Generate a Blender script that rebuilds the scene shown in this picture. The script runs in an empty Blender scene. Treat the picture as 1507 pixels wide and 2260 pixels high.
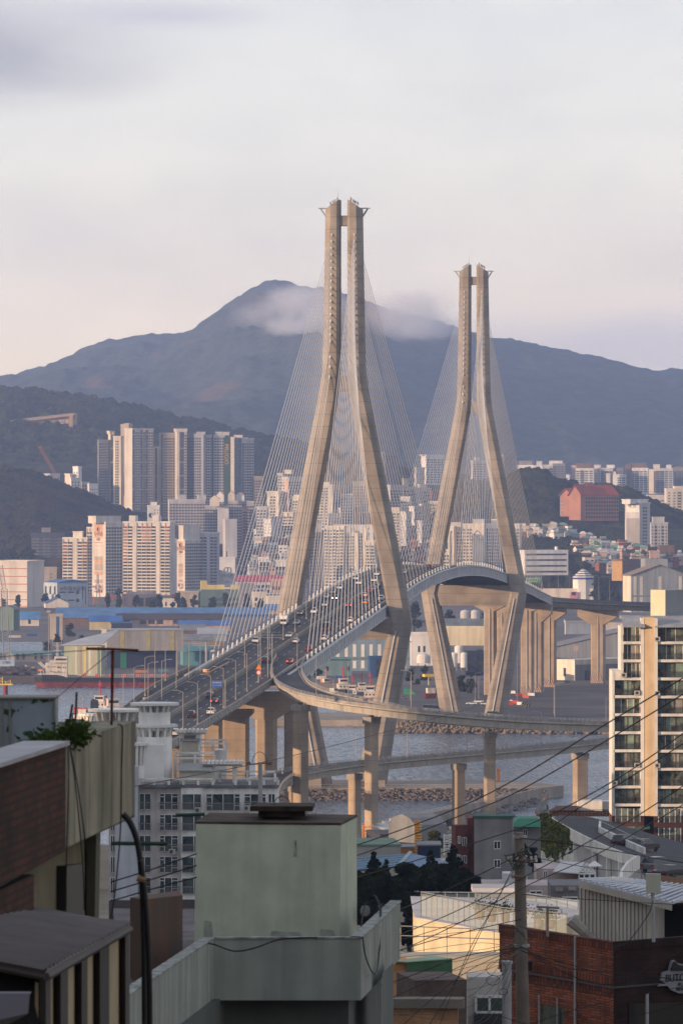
import bpy,math,random
from mathutils import Vector,noise
R=math.radians
C=bpy.context.scene.collection
sc=bpy.context.scene
# ---------------------------------------------------------------- camera (200 mm lens on a hillside 100 m above the harbour)
F=12560.0;HY=1078.0;CX=753.5;CZ=100.0
cam=bpy.data.cameras.new('camera');camo=bpy.data.objects.new('camera',cam);C.objects.link(camo)
camo.location=(0,0,CZ);camo.rotation_euler=(R(90),0,0)
cam.sensor_fit='HORIZONTAL';cam.sensor_width=24.0;cam.lens=24.0*F/1507.0
cam.shift_y=-(1130.0-HY)/1507.0
cam.clip_start=1.0;cam.clip_end=60000
cam.dof.use_dof=True;cam.dof.focus_distance=1500;cam.dof.aperture_fstop=11.0
sc.camera=camo
# ---------------------------------------------------------------- sun, sky, exposure
SUN_AZ=-120.0;SUN_EL=7.0
sv=Vector((math.sin(R(SUN_AZ))*math.cos(R(SUN_EL)),math.cos(R(SUN_AZ))*math.cos(R(SUN_EL)),math.sin(R(SUN_EL))))
sl=bpy.data.lights.new('sun','SUN');sl.energy=5.0;sl.angle=R(0.6);sl.color=(1.0,0.67,0.41)
so=bpy.data.objects.new('sun',sl);C.objects.link(so);so.rotation_euler=sv.to_track_quat('Z','Y').to_euler()
so.location=(0,0,500)
sc.view_settings.view_transform='Standard';sc.view_settings.look='None'
sc.cycles.volume_bounces=2
sc.view_settings.exposure=0.40;sc.view_settings.gamma=1.0
w=bpy.data.worlds.new('World');sc.world=w;w.use_nodes=True
def sky():
 nt=w.node_tree;nt.nodes.clear();N=nt.nodes.new;L=nt.links.new
 out=N('ShaderNodeOutputWorld');bg=N('ShaderNodeBackground');bg.inputs[1].default_value=0.1
 st=N('ShaderNodeTexSky');st.sky_type='NISHITA';st.sun_disc=False
 st.sun_elevation=R(SUN_EL);st.sun_rotation=R(SUN_AZ%360);st.air_density=1.0;st.dust_density=1.5
 tc=N('ShaderNodeTexCoord');sp=N('ShaderNodeSeparateXYZ');L(tc.outputs['Generated'],sp.inputs[0])
 mr=N('ShaderNodeMapRange');L(sp.outputs[2],mr.inputs[0]);mr.inputs[1].default_value=-0.005;mr.inputs[2].default_value=0.6
 mr.clamp=True
 pw=N('ShaderNodeMath');pw.operation='POWER';L(mr.outputs[0],pw.inputs[0]);pw.inputs[1].default_value=0.5
 cr=N('ShaderNodeValToRGB');L(pw.outputs[0],cr.inputs[0])
 stops=[(0.0,(17.0,12.2,7.0)),(0.17,(15.0,11.5,7.7)),(0.26,(12.3,10.5,8.2)),(0.33,(10.2,9.7,8.4)),(0.38,(8.4,8.3,7.9)),(0.5,(5.8,6.0,6.4)),(1.0,(4.2,4.5,5.2))]
 el=cr.color_ramp.elements
 while len(el)<len(stops):el.new(0.5)
 for e,(p,c) in zip(el,stops):e.position=p;e.color=(c[0]/19,c[1]/19,c[2]/19,1)
 sc10=N('ShaderNodeVectorMath');sc10 .operation='SCALE';L(cr.outputs[0],sc10 .inputs[0]);sc10 .inputs[3].default_value=19.0
 mp=N('ShaderNodeMapping');L(tc.outputs['Generated'],mp.inputs[0]);mp.inputs['Scale'].default_value=(13,13,34)
 mp.inputs['Location'].default_value=(0.35,0.2,0.9)
 nz=N('ShaderNodeTexNoise');L(mp.outputs[0],nz.inputs[0]);nz.inputs['Scale'].default_value=2.2
 nz.inputs['Detail'].default_value=9;nz.inputs['Roughness'].default_value=0.52;nz.inputs['Distortion'].default_value=0.25
 c2=N('ShaderNodeValToRGB');L(nz.outputs[0],c2 .inputs[0])
 c2 .color_ramp.elements[0].position=0.36;c2 .color_ramp.elements[0].color=(0.93,0.93,0.945,1)
 c2 .color_ramp.elements[1].position=0.62;c2 .color_ramp.elements[1].color=(1.03,1.02,1.01,1)
 def bank(x,z,rx,rz,col,soft):
  v=N('ShaderNodeVectorMath');v.operation='SUBTRACT';L(tc.outputs['Generated'],v.inputs[0]);v.inputs[1].default_value=(x,1,z)
  s=N('ShaderNodeVectorMath');s.operation='MULTIPLY';L(v.outputs[0],s.inputs[0]);s.inputs[1].default_value=(1/rx,0,1/rz)
  ln=N('ShaderNodeVectorMath');ln.operation='LENGTH';L(s.outputs[0],ln.inputs[0])
  ad=N('ShaderNodeMath');ad.operation='MULTIPLY_ADD';L(nz.outputs[0],ad.inputs[0]);ad.inputs[1].default_value=-2.6;L(ln.outputs['Value'],ad.inputs[2])
  m=N('ShaderNodeMapRange');L(ad.outputs[0],m.inputs[0]);m.inputs[1].default_value=-1.1;m.inputs[2].default_value=-1.1+soft
  m.inputs[3].default_value=1;m.inputs[4].default_value=0;m.interpolation_type='SMOOTHSTEP'
  return m,col
 last=N('ShaderNodeVectorMath');last.operation='MULTIPLY';L(sc10 .outputs[0],last.inputs[0]);L(c2 .outputs[0],last.inputs[1])
 cur=last.outputs[0]
 for b in (bank(-0.064,0.0775,0.020,0.0070,(5.0,4.8,5.0),1.9),bank(-0.034,0.083,0.012,0.0018,(6.6,6.4,6.7),1.9),bank(0.055,0.0245,0.040,0.0045,(8.6,7.6,7.2),2.2)):
  m,col=b
  mx=N('ShaderNodeMix');mx.data_type='RGBA';L(m.outputs[0],mx.inputs[0]);L(cur,mx.inputs[6]);mx.inputs[7].default_value=(*col,1)
  cur=mx.outputs[2]
 mx=N('ShaderNodeMix');mx.data_type='RGBA';mx.inputs[0].default_value=0.93;L(st.outputs[0],mx.inputs[6]);L(cur,mx.inputs[7])
 L(mx.outputs[2],bg.inputs[0]);L(bg.outputs[0],out.inputs[0])
sky()
# ---------------------------------------------------------------- helpers
def P(px,py,Y):return Vector(((px-CX)*Y/F,Y,CZ-(py-HY)*Y/F))
def GY(py,z):return (CZ-z)*F/(py-HY)
def G(px,py,z):
 Y=GY(py,z);return Vector(((px-CX)*Y/F,Y,z))
def ZR(py,Y):return CZ-(py-HY)*Y/F
def XR(px,Y):return (px-CX)*Y/F
class MB:
 def __init__(s,o=(0,0,0),yaw=0.0):
  s.v=[];s.f=[];s.m=[];s.o=Vector(o);s.c=math.cos(yaw);s.s=math.sin(yaw);s.k=0
 def P(s,p):
  x,y,z=p
  s.v.append((s.o.x+x*s.c-y*s.s,s.o.y+x*s.s+y*s.c,s.o.z+z));return len(s.v)-1
 def face(s,idx):s.f.append(tuple(idx));s.m.append(s.k)
 def quad(s,a,b,c,d):s.face([s.P(a),s.P(b),s.P(c),s.P(d)])
 def poly(s,pts):s.face([s.P(p) for p in pts])
 def hexa(s,b,t):
  n=len(b);B=[s.P(p) for p in b];T=[s.P(p) for p in t]
  s.face(B[::-1]);s.face(T)
  for i in range(n):
   j=(i+1)%n;s.face((B[i],B[j],T[j],T[i]))
  return s
 def box(s,x0,x1,y0,y1,z0,z1):
  if x0>x1:x0,x1=x1,x0
  if y0>y1:y0,y1=y1,y0
  return s.hexa([(x0,y0,z0),(x1,y0,z0),(x1,y1,z0),(x0,y1,z0)],[(x0,y0,z1),(x1,y0,z1),(x1,y1,z1),(x0,y1,z1)])
 def prism(s,poly,z0,z1):
  return s.hexa([(x,y,z0) for x,y in poly],[(x,y,z1) for x,y in poly])
 def loft(s,rings,cap=True,closed=True):
  I=[[s.P(p) for p in r] for r in rings];n=len(I[0])
  for a,b in zip(I,I[1:]):
   for i in range(n if closed else n-1):
    j=(i+1)%n;s.face((a[i],a[j],b[j],b[i]))
  if cap and closed:s.face(I[0][::-1]);s.face(I[-1])
  return s
 def tube(s,pts,r,n=6,r2=None,cap=True):
  pts=[Vector(p) for p in pts];rings=[]
  for i,p in enumerate(pts):
   a=pts[max(0,i-1)];b=pts[min(len(pts)-1,i+1)];d=(b-a).normalized()
   u=d.cross(Vector((0,0,1)));
   if u.length<1e-3:u=Vector((1,0,0))
   u.normalize();w_=d.cross(u)
   rr=r if r2 is None else r+(r2-r)*i/(len(pts)-1)
   rings.append([p+(u*math.cos(t)+w_*math.sin(t))*rr for t in [2*math.pi*k/n for k in range(n)]])
  return s.loft(rings,cap)
 def cyl(s,x,y,z0,z1,r,n=12,r2=None):
  r2=r if r2 is None else r2
  return s.hexa([(x+r*math.cos(2*math.pi*k/n),y+r*math.sin(2*math.pi*k/n),z0) for k in range(n)],[(x+r2*math.cos(2*math.pi*k/n),y+r2*math.sin(2*math.pi*k/n),z1) for k in range(n)])
 def build(s,name,mats,parent=None,smooth=False,label=None,cat=None,group=None,kind=None):
  me=bpy.data.meshes.new(name);me.from_pydata(s.v,[],s.f)
  for m in (mats if isinstance(mats,(list,tuple)) else [mats]):me.materials.append(m)
  if any(s.m):me.polygons.foreach_set('material_index',s.m)
  if smooth:me.polygons.foreach_set('use_smooth',[True]*len(s.f))
  me.update()
  o=bpy.data.objects.new(name,me);C.objects.link(o)
  if parent is not None:
   o.parent=parent
   if parent.type=='EMPTY':o.location=-parent.location
  tag(o,label,cat,group,kind)
  return o
def tag(o,label=None,cat=None,group=None,kind=None):
 for k,v in (('label',label),('category',cat),('group',group),('kind',kind)):
  if v:o[k]=v
 return o
def thing(name,label,cat,loc=(0,0,0),group=None):
 o=bpy.data.objects.new(name,None);C.objects.link(o);o.location=loc;o.empty_display_size=1
 return tag(o,label,cat,group)
def kids(o):return [c for c in o.children]
def dup(o,parent=None,**kw):
 c=o.copy();C.objects.link(c)
 if parent is not None:c.parent=parent
 for ch in kids(o):dup(ch,c)
 for k,v in kw.items():
  if v is not None:c[k]=v
 return c
# ---------------------------------------------------------------- materials
MT={}
def srgb(*c):return tuple(((x/255.0)/12.92 if x<=10 else ((x/255.0+0.055)/1.055)**2.4) for x in c)
def mat(name,col,rough=0.75,var=0.15,scale=0.5,bump=0.0,metal=0.0,lines=None,streak=0.0,smin=0.78,col2=None,spec=0.35,detail=6,bscale=None):
 """procedural material: base colour varied by noise, optional second colour patches, horizontal joint lines every n metres, vertical streaks"""
 if name in MT:return MT[name]
 m=bpy.data.materials.new(name);m.use_nodes=True;nt=m.node_tree;N=nt.nodes.new;L=nt.links.new
 b=nt.nodes['Principled BSDF'];b.inputs['Roughness'].default_value=rough;b.inputs['Metallic'].default_value=metal
 b.inputs['Specular IOR Level'].default_value=spec
 g=N('ShaderNodeNewGeometry')
 nz=N('ShaderNodeTexNoise');L(g.outputs['Position'],nz.inputs['Vector']);nz.inputs['Scale'].default_value=scale;nz.inputs['Detail'].default_value=detail
 nz.inputs['Roughness'].default_value=0.6
 c2=col2 if col2 else tuple(c*(1-var*1.6) for c in col);c1=col if col2 else tuple(min(1,c*(1+var*0.6)) for c in col)
 cr=N('ShaderNodeValToRGB');L(nz.outputs[0],cr.inputs[0]);e=cr.color_ramp.elements
 e[0].position=0.32;e[0].color=(*c2,1);e[1].position=0.66;e[1].color=(*c1,1)
 cur=cr.outputs[0]
 if streak:
  mp=N('ShaderNodeMapping');L(g.outputs['Position'],mp.inputs[0]);mp.inputs['Scale'].default_value=(streak,streak,streak*0.06)
  n2=N('ShaderNodeTexNoise');L(mp.outputs[0],n2 .inputs['Vector']);n2 .inputs['Scale'].default_value=1;n2 .inputs['Detail'].default_value=5
  r2=N('ShaderNodeMapRange');L(n2 .outputs[0],r2 .inputs[0]);r2 .inputs[1].default_value=0.35;r2 .inputs[2].default_value=0.6;r2 .inputs[3].default_value=smin;r2 .inputs[4].default_value=1.0
  mm=N('ShaderNodeVectorMath');mm.operation='SCALE';L(cur,mm.inputs[0]);L(r2 .outputs[0],mm.inputs[3]);cur=mm.outputs[0]
 if lines:
  per,wid,dark=lines
  sp=N('ShaderNodeSeparateXYZ');L(g.outputs['Position'],sp.inputs[0])
  d=N('ShaderNodeMath');d.operation='DIVIDE';L(sp.outputs[2],d.inputs[0]);d.inputs[1].default_value=per
  fr=N('ShaderNodeMath');fr.operation='FRACT';L(d.outputs[0],fr.inputs[0])
  lt=N('ShaderNodeMath');lt.operation='LESS_THAN';L(fr.outputs[0],lt.inputs[0]);lt.inputs[1].default_value=wid
  mm=N('ShaderNodeMath');mm.operation='MULTIPLY_ADD';L(lt.outputs[0],mm.inputs[0]);mm.inputs[1].default_value=dark-1;mm.inputs[2].default_value=1
  ms=N('ShaderNodeVectorMath');ms.operation='SCALE';L(cur,ms.inputs[0]);L(mm.outputs[0],ms.inputs[3]);cur=ms.outputs[0]
 L(cur,b.inputs['Base Color'])
 if bump:
  bp=N('ShaderNodeBump');bp.inputs['Strength'].default_value=min(1,bump);bp.inputs['Distance'].default_value=bump
  src=nz
  if bscale:
   src=N('ShaderNodeTexNoise');L(g.outputs['Position'],src.inputs['Vector']);src.inputs['Scale'].default_value=bscale;src.inputs['Detail'].default_value=5
  L(src.outputs[0],bp.inputs['Height']);L(bp.outputs[0],b.inputs['Normal'])
 MT[name]=m;return m
def glass_mat(name,col,rough=0.12,var=0.6,scale=0.35):
 m=mat(name,col,rough,var,scale,spec=0.7);return m
CONC=mat('pylon_concrete',(0.315,0.275,0.235),0.85,0.22,0.10,0.06,lines=(4.0,0.045,0.62),streak=0.16)
PIERC=mat('pier_concrete',(0.40,0.32,0.245),0.85,0.2,0.12,0.05,lines=(3.0,0.04,0.7),streak=0.2)
BARR=mat('barrier_concrete',(0.33,0.30,0.27),0.9,0.2,0.4,streak=1.0)
ASPH=mat('asphalt',(0.052,0.050,0.055),0.85,0.35,0.05,streak=0)
STEEL=mat('pale_painted_steel',(0.52,0.53,0.55),0.5,0.12,0.25,streak=1.6)
WHITE=mat('white_paint',(0.75,0.73,0.70),0.6,0.08,0.3)
CABLE=mat('cable_sheath',(0.60,0.59,0.59),0.5,0.05,0.1)
DARKM=mat('dark_metal',(0.05,0.05,0.055),0.5,0.2,1.0)
GREYM=mat('galvanised_grey',(0.32,0.32,0.33),0.5,0.15,1.0)
MARK=mat('road_paint',(0.62,0.62,0.60),0.8,0.25,0.5)
MARKY=mat('yellow_road_paint',(0.55,0.42,0.12),0.8,0.25,0.5)
MARKG=mat('green_road_paint',(0.10,0.26,0.20),0.8,0.25,0.3)
MARKR=mat('pink_road_paint',(0.36,0.14,0.11),0.8,0.25,0.3)
RED=mat('red_paint',(0.5,0.05,0.03),0.5,0.1,1)
ORANGE=mat('orange_paint',(0.75,0.24,0.04),0.5,0.1,1)
YEL=mat('yellow_paint',(0.75,0.55,0.10),0.5,0.1,1)
BLUE=mat('blue_paint',(0.04,0.12,0.42),0.5,0.1,1)
GREEN=mat('green_paint',(0.03,0.22,0.12),0.5,0.1,1)
GLASS=glass_mat('dark_glass',(0.05,0.06,0.075))
def hermite(tab,u):
 n=len(tab)
 if u<=tab[0][0]:a,b=tab[0],tab[1];return a[1]+(b[1]-a[1])/(b[0]-a[0])*(u-a[0])
 if u>=tab[-1][0]:a,b=tab[-2],tab[-1];return b[1]+(b[1]-a[1])/(b[0]-a[0])*(u-b[0])
 for i in range(n-1):
  if tab[i][0]<=u<=tab[i+1][0]:break
 sl_=lambda j:(tab[min(n-1,j+1)][1]-tab[max(0,j-1)][1])/(tab[min(n-1,j+1)][0]-tab[max(0,j-1)][0])
 x0,y0=tab[i];x1,y1=tab[i+1];h=x1-x0;t=(u-x0)/h;m0,m1=sl_(i)*h,sl_(i+1)*h
 return y0*(2*t**3-3*t**2+1)+m0*(t**3-2*t**2+t)+y1*(-2*t**3+3*t**2)+m1*(t**3-t**2)
# ================================================================= water, land, hills
def fbm(x,y,o=5,s=1.0):
 v=0;a=1;t=0
 for i in range(o):
  v+=a*noise.noise(Vector((x*s,y*s,i*7.3)));t+=a;a*=.5;s*=2.03
 return v/t
def water_mat():
 m=bpy.data.materials.new('harbour_water');m.use_nodes=True;nt=m.node_tree;N=nt.nodes.new;L=nt.links.new
 b=nt.nodes['Principled BSDF'];b.inputs['Base Color'].default_value=(0.035,0.06,0.08,1);b.inputs['Roughness'].default_value=0.16
 b.inputs['Specular IOR Level'].default_value=0.3
 g=N('ShaderNodeNewGeometry');mp=N('ShaderNodeMapping');L(g.outputs['Position'],mp.inputs[0]);mp.inputs['Scale'].default_value=(0.20,0.055,1);mp.inputs['Rotation'].default_value=(0,0,R(8))
 n1=N('ShaderNodeTexNoise');L(mp.outputs[0],n1 .inputs['Vector']);n1 .inputs['Scale'].default_value=1.3;n1 .inputs['Detail'].default_value=6;n1 .inputs['Roughness'].default_value=.62
 n2=N('ShaderNodeTexNoise');L(g.outputs['Position'],n2 .inputs['Vector']);n2 .inputs['Scale'].default_value=0.012;n2 .inputs['Detail'].default_value=3
 ad=N('ShaderNodeMath');ad.operation='MULTIPLY';L(n1 .outputs[0],ad.inputs[0])
 mr=N('ShaderNodeMapRange');L(n2 .outputs[0],mr.inputs[0]);mr.inputs[1].default_value=.35;mr.inputs[2].default_value=.65;mr.inputs[3].default_value=.45;mr.inputs[4].default_value=1.3
 L(mr.outputs[0],ad.inputs[1])
 mp2=N('ShaderNodeMapping');L(g.outputs['Position'],mp2 .inputs[0]);mp2 .inputs['Scale'].default_value=(0.34,0.05,1);mp2 .inputs['Rotation'].default_value=(0,0,R(-6))
 n3=N('ShaderNodeTexNoise');L(mp2 .outputs[0],n3 .inputs['Vector']);n3 .inputs['Scale'].default_value=1.0;n3 .inputs['Detail'].default_value=7;n3 .inputs['Roughness'].default_value=.7
 cr=N('ShaderNodeValToRGB');L(n3 .outputs[0],cr.inputs[0]);cr.color_ramp.elements[0].position=.36;cr.color_ramp.elements[0].color=(.010,.026,.050,1);cr.color_ramp.elements[1].position=.64;cr.color_ramp.elements[1].color=(.10,.165,.245,1);L(cr.outputs[0],b.inputs['Base Color'])
 rr_=N('ShaderNodeMapRange');L(n3 .outputs[0],rr_.inputs[0]);rr_.inputs[1].default_value=.35;rr_.inputs[2].default_value=.65;rr_.inputs[3].default_value=.06;rr_.inputs[4].default_value=.42;L(rr_.outputs[0],b.inputs['Roughness'])
 bp=N('ShaderNodeBump');bp.inputs['Strength'].default_value=1.0;bp.inputs['Distance'].default_value=2.6;L(ad.outputs[0],bp.inputs['Height']);L(bp.outputs[0],b.inputs['Normal'])
 return m
m=MB();m.quad((-9000,1300,0),(9000,1300,0),(9000,24000,0),(-9000,24000,0));m.build('water',water_mat(),kind='structure')
QUAY=mat('quay_concrete',(0.34,0.29,0.24),0.9,0.2,0.05,streak=.2)
YARD=mat('yard_tarmac',(0.10,0.092,0.095),0.9,0.35,0.02,detail=10)
# far shore: one slab of land with a quay edge
def gp(px,py,z=3.5):v=G(px,py,z);return (v.x,v.y)
shore=[(-2500,2870),(-450,2870),gp(-30,1494),gp(140,1494),gp(420,1500),gp(700,1507),gp(845,1512),gp(880,1535),gp(868,1588),gp(1120,1593),gp(1500,1602),(900,2290),(6000,2300)]
m=MB();poly=shore+[(8000,23000),(-8000,23000)]
m.poly([(x,y,3.5) for x,y in poly]);
for (a,b) in zip(shore,shore[1:]):m.quad((*a,-3),(*b,-3),(*b,3.5),(*a,3.5))
m.build('ground',mat('port_ground',(0.13,0.115,0.11),0.9,.3,.01,detail=8),kind='structure')
# inlet of water seen on the left, beyond the quay
m=MB();q=[gp(-60,1441,3.52),gp(97,1441,3.52),gp(93,1417,3.52),gp(-60,1417,3.52)];m.poly([(x,y,3.52) for x,y in q]);m.build('water',MT.get('w') or water_mat(),kind='structure')
# yard under the far viaduct
m=MB();q=[gp(880,1586,3.54),gp(1500,1592,3.54),gp(1500,1512,3.54),gp(880,1512,3.54)];m.poly([(x,y,3.54) for x,y in q]);m.build('road',YARD,kind='structure')
# breakwater strip left of the far pylon and the pier island of the near pylon
m=MB();a=gp(560,1590,2.6);b=gp(868,1590,2.6);c=gp(868,1573,2.6);d=gp(560,1573,2.6)
m.hexa([(*a,-2),(*b,-2),(*c,-2),(*d,-2)],[(*a,2.6),(*b,2.6),(*c,2.6),(*d,2.6)])
m.build('breakwater',QUAY,label='low concrete breakwater wall lying in the water behind the near pylon',cat='breakwater')
isl=[(-40,1828),(62,1828),(72,1845),(60,1872),(40,1880),(-40,1880)]
m=MB();m.prism(isl,-2,3.6);island=m.build('quay',QUAY,label='concrete quay at the foot of the near pylon behind a stone slope',cat='quay')
for q_ in ((-19,-6.5,1832,1840,3.6,7.2),(7.5,14,1838,1846,3.6,5.6)):MB().box(*q_).build('plinth',QUAY,island)
m=MB()
for i in range(56):
 x=-38+i*1.8;m.box(x-.04,x+.04,1829.0,1829.1,3.6,4.8)
m.box(-38,61,1829,1829.08,4.7,4.8);m.box(-38,61,1829,1829.08,4.2,4.27);m.build('fence',GREYM,island)
# boulders: one mass nobody could count
def rocks(name,label,cells,size,seed,col):
 rd=random.Random(seed);m=MB()
 for (x,y,z,s) in cells:
  s=size*rd.uniform(.6,1.25)*s;pts=[]
  rings=[]
  ax=rd.uniform(.7,1.3);ay=rd.uniform(.7,1.3);az=rd.uniform(.55,.9);ph=rd.uniform(0,6)
  for k,(h,r) in enumerate(((-.6,.55),(-.1,1.0),(.45,.8),(.8,.35))):
   rings.append([(x+s*ax*r*math.cos(ph+t*1.0472)*rd.uniform(.8,1.15),y+s*ay*r*math.sin(ph+t*1.0472)*rd.uniform(.8,1.15),z+s*az*h) for t in range(6)])
  m.loft(rings)
 return m.build(name,mat(name+'_stone'+str(seed),col,.9,.45,.6,detail=3),label=label,cat='rocks',kind='stuff')
rd=random.Random(3);cells=[]
for i in range(1500):
 t=rd.random();x=rd.uniform(-42,66);cells.append((x,1828-10*t,3.4-4.4*t,1))
rocks('boulder_slope','slope of loose grey boulders between the quay and the dark water',cells,.68,5,(0.155,0.13,0.115))
# concrete tetrapods in front of the yard
m=MB();rd=random.Random(8)
for i in range(330):
 t=rd.random();x=rd.uniform(23,112);y=2338-14*t+(x-23)*-.15;z=4.0-4*t;s=1.9
 R3=[Vector((rd.gauss(0,1),rd.gauss(0,1),rd.gauss(0,1))).normalized()]
 a=R3[0];b=a.orthogonal().normalized();c=a.cross(b)
 for d in (a,-a/3+b*.943,-a/3-b*.471+c*.816,-a/3-b*.471-c*.816):
  m.tube([(x,y,z),Vector((x,y,z))+d*s],.75,6,.5)
m.build('tetrapods',mat('tetrapod_concrete',(0.21,0.165,0.12),.9,.25,.5),label='tangle of concrete tetrapods guarding the quay edge under the far pylon',cat='tetrapods',kind='stuff')
# narrow jetty with a blue walkway running out from the near shore
ja,jb=Vector((16,1650,0)),Vector((59.5,1812,0))
def jet(t,v,z):d=(jb-ja);r=Vector((d.y,-d.x,0)).normalized();return ja+d*t+r*v+Vector((0,0,z))
m=MB();m.hexa([jet(0,-3.4,-2),jet(1,-3.4,-2),jet(1,4.4,-2),jet(0,4.4,-2)][::-1],[jet(0,-3.4,2.7),jet(1,-3.4,2.7),jet(1,4.4,2.7),jet(0,4.4,2.7)][::-1])
m.hexa([jet(0,2.6,2.7),jet(1,2.6,2.7),jet(1,4.4,2.7),jet(0,4.4,2.7)][::-1],[jet(0,3.4,4.6),jet(1,3.4,4.6),jet(1,4.4,4.6),jet(0,4.4,4.6)][::-1])
jt=m.build('jetty',QUAY,label='narrow concrete jetty with a pale blue painted walkway and railings',cat='jetty')
m=MB();m.quad(jet(.02,-2.8,2.73),jet(.02,2.4,2.73),jet(.93,2.4,2.73),jet(.93,-2.8,2.73))
m.build('walkway',mat('blue_walkway',(0.17,0.30,0.40),.8,.25,.15,col2=(0.24,0.24,0.27)),jt)
m=MB()
for v in (-3.2,):
 m.tube([jet(0,v,3.9),jet(1,v,3.9)],.05,4);m.tube([jet(0,v,3.3),jet(1,v,3.3)],.04,4)
 for i in range(90):m.tube([jet(i/89,v,2.7),jet(i/89,v,3.9)],.05,4)
m.build('railing',GREYM,jt)
rd=random.Random(12);cells=[]
for i in range(260):
 t=rd.uniform(.25,.95);v=rd.uniform(4.4,8);q=jet(t,v,0);cells.append((q.x,q.y,1.8-(v-4.4)*.6,1))
rocks('rubble_bank','bank of dark rubble along the right side of the jetty',cells,.9,6,(0.2,0.18,0.16))
# ----------------------------------------------------------------- near hillside (the camera stands on it); a spur on the left is unseen, added and shaped to throw the evening shade
def near_h(x,y):
 t=max(0.0,min(1.0,(y+60)/1560.0))
 base=88*(1-t)**1.35+3.0
 if y<260:base=min(base,70)
 shade_spur=188*math.exp(-((x+640)/210.0)**2)*math.exp(-((y-240)/200.0)**8)
 back=150*(1/(1+math.exp((y+420)/90.0)))
 return base+shade_spur*(1+.10*fbm(x,y,4,.006))+back+(1.5*fbm(x,y,3,.01) if y<1400 else 0)
nx,ny=90,90;m=MB();xs=[-1500+2700*i/nx for i in range(nx+1)];ys=[-900+2520*j/ny for j in range(ny+1)]
def shore_y(x):return 1632+10*math.sin(x*.03) if -60<x<80 else 1560
idx=[[m.P((x,min(y,shore_y(x)),near_h(x,y) if y<shore_y(x)-10 else 2.2)) for x in xs] for y in ys]
for j in range(ny):
 for i in range(nx):m.face((idx[j][i],idx[j][i+1],idx[j+1][i+1],idx[j+1][i]))
m.quad((-1500,1560,-3),(1200,1560,-3),(1200,1560,2.2),(-1500,1560,2.2))
m.build('hillside',mat('hillside_ground',(0.17,0.16,0.13),.95,.4,.03,col2=(0.09,0.10,0.06)),kind='structure',smooth=True)
m=MB();q=[(-60,1560),(80,1560),(80,1628),(22,1640),(10,1660),(-60,1660)];m.prism(q,-3,2.6);m.build('ground',QUAY,kind='structure')
# ----------------------------------------------------------------- hills and mountains
def hill(name,ridge,Yr,depth,base,mats,seed,n=160,k=46,rough=.03,gully=.05,back=None,power=.8):
 """ridge: silhouette read as (px, py), raised at its true distance Yr; the slope falls towards the camera over depth metres"""
 xs=[r[0] for r in ridge];lo,hi=xs[0],xs[-1];m=MB();rows=[]
 K=k+10
 for j in range(K+1):
  row=[]
  for i in range(n+1):
   px=lo+(hi-lo)*i/n;py=hermite(ridge,px);X=XR(px,Yr);Z=ZR(py,Yr)
   if j<=k:
    t=j/k;y=Yr-depth*(1-t);f=t**power
   else:
    t=(j-k)/10.0;y=Yr+min(depth,1500)*t*.8;f=1-t**1.5
   x=X*(1.0 if not back else 1.0)
   h=base+(Z-base)*f+(fbm(x*3+seed,y,3,.012)*Yr*.0009)
   e=min(1,(1-abs(1-f))*4) if j>k else 1
   g_=fbm(x+seed*977,y*.45,6,9.0/depth);rg=1-abs(fbm(x*1.0+300*seed,y*.35+90,5,5.0/depth))*2
   damp=math.sin(math.pi*min(1,f)) if j<=k else 0.3
   h+=(Z-base)*(gully*(rg-.6)*2.2*damp+rough*g_*(damp*.9+.1))
   row.append(m.P((x,y,h)))
  rows.append(row)
 for j in range(K):
  for i in range(n):m.face((rows[j][i],rows[j][i+1],rows[j+1][i+1],rows[j+1][i]))
 m.build(name,mats,kind='structure',smooth=True);return m
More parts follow.
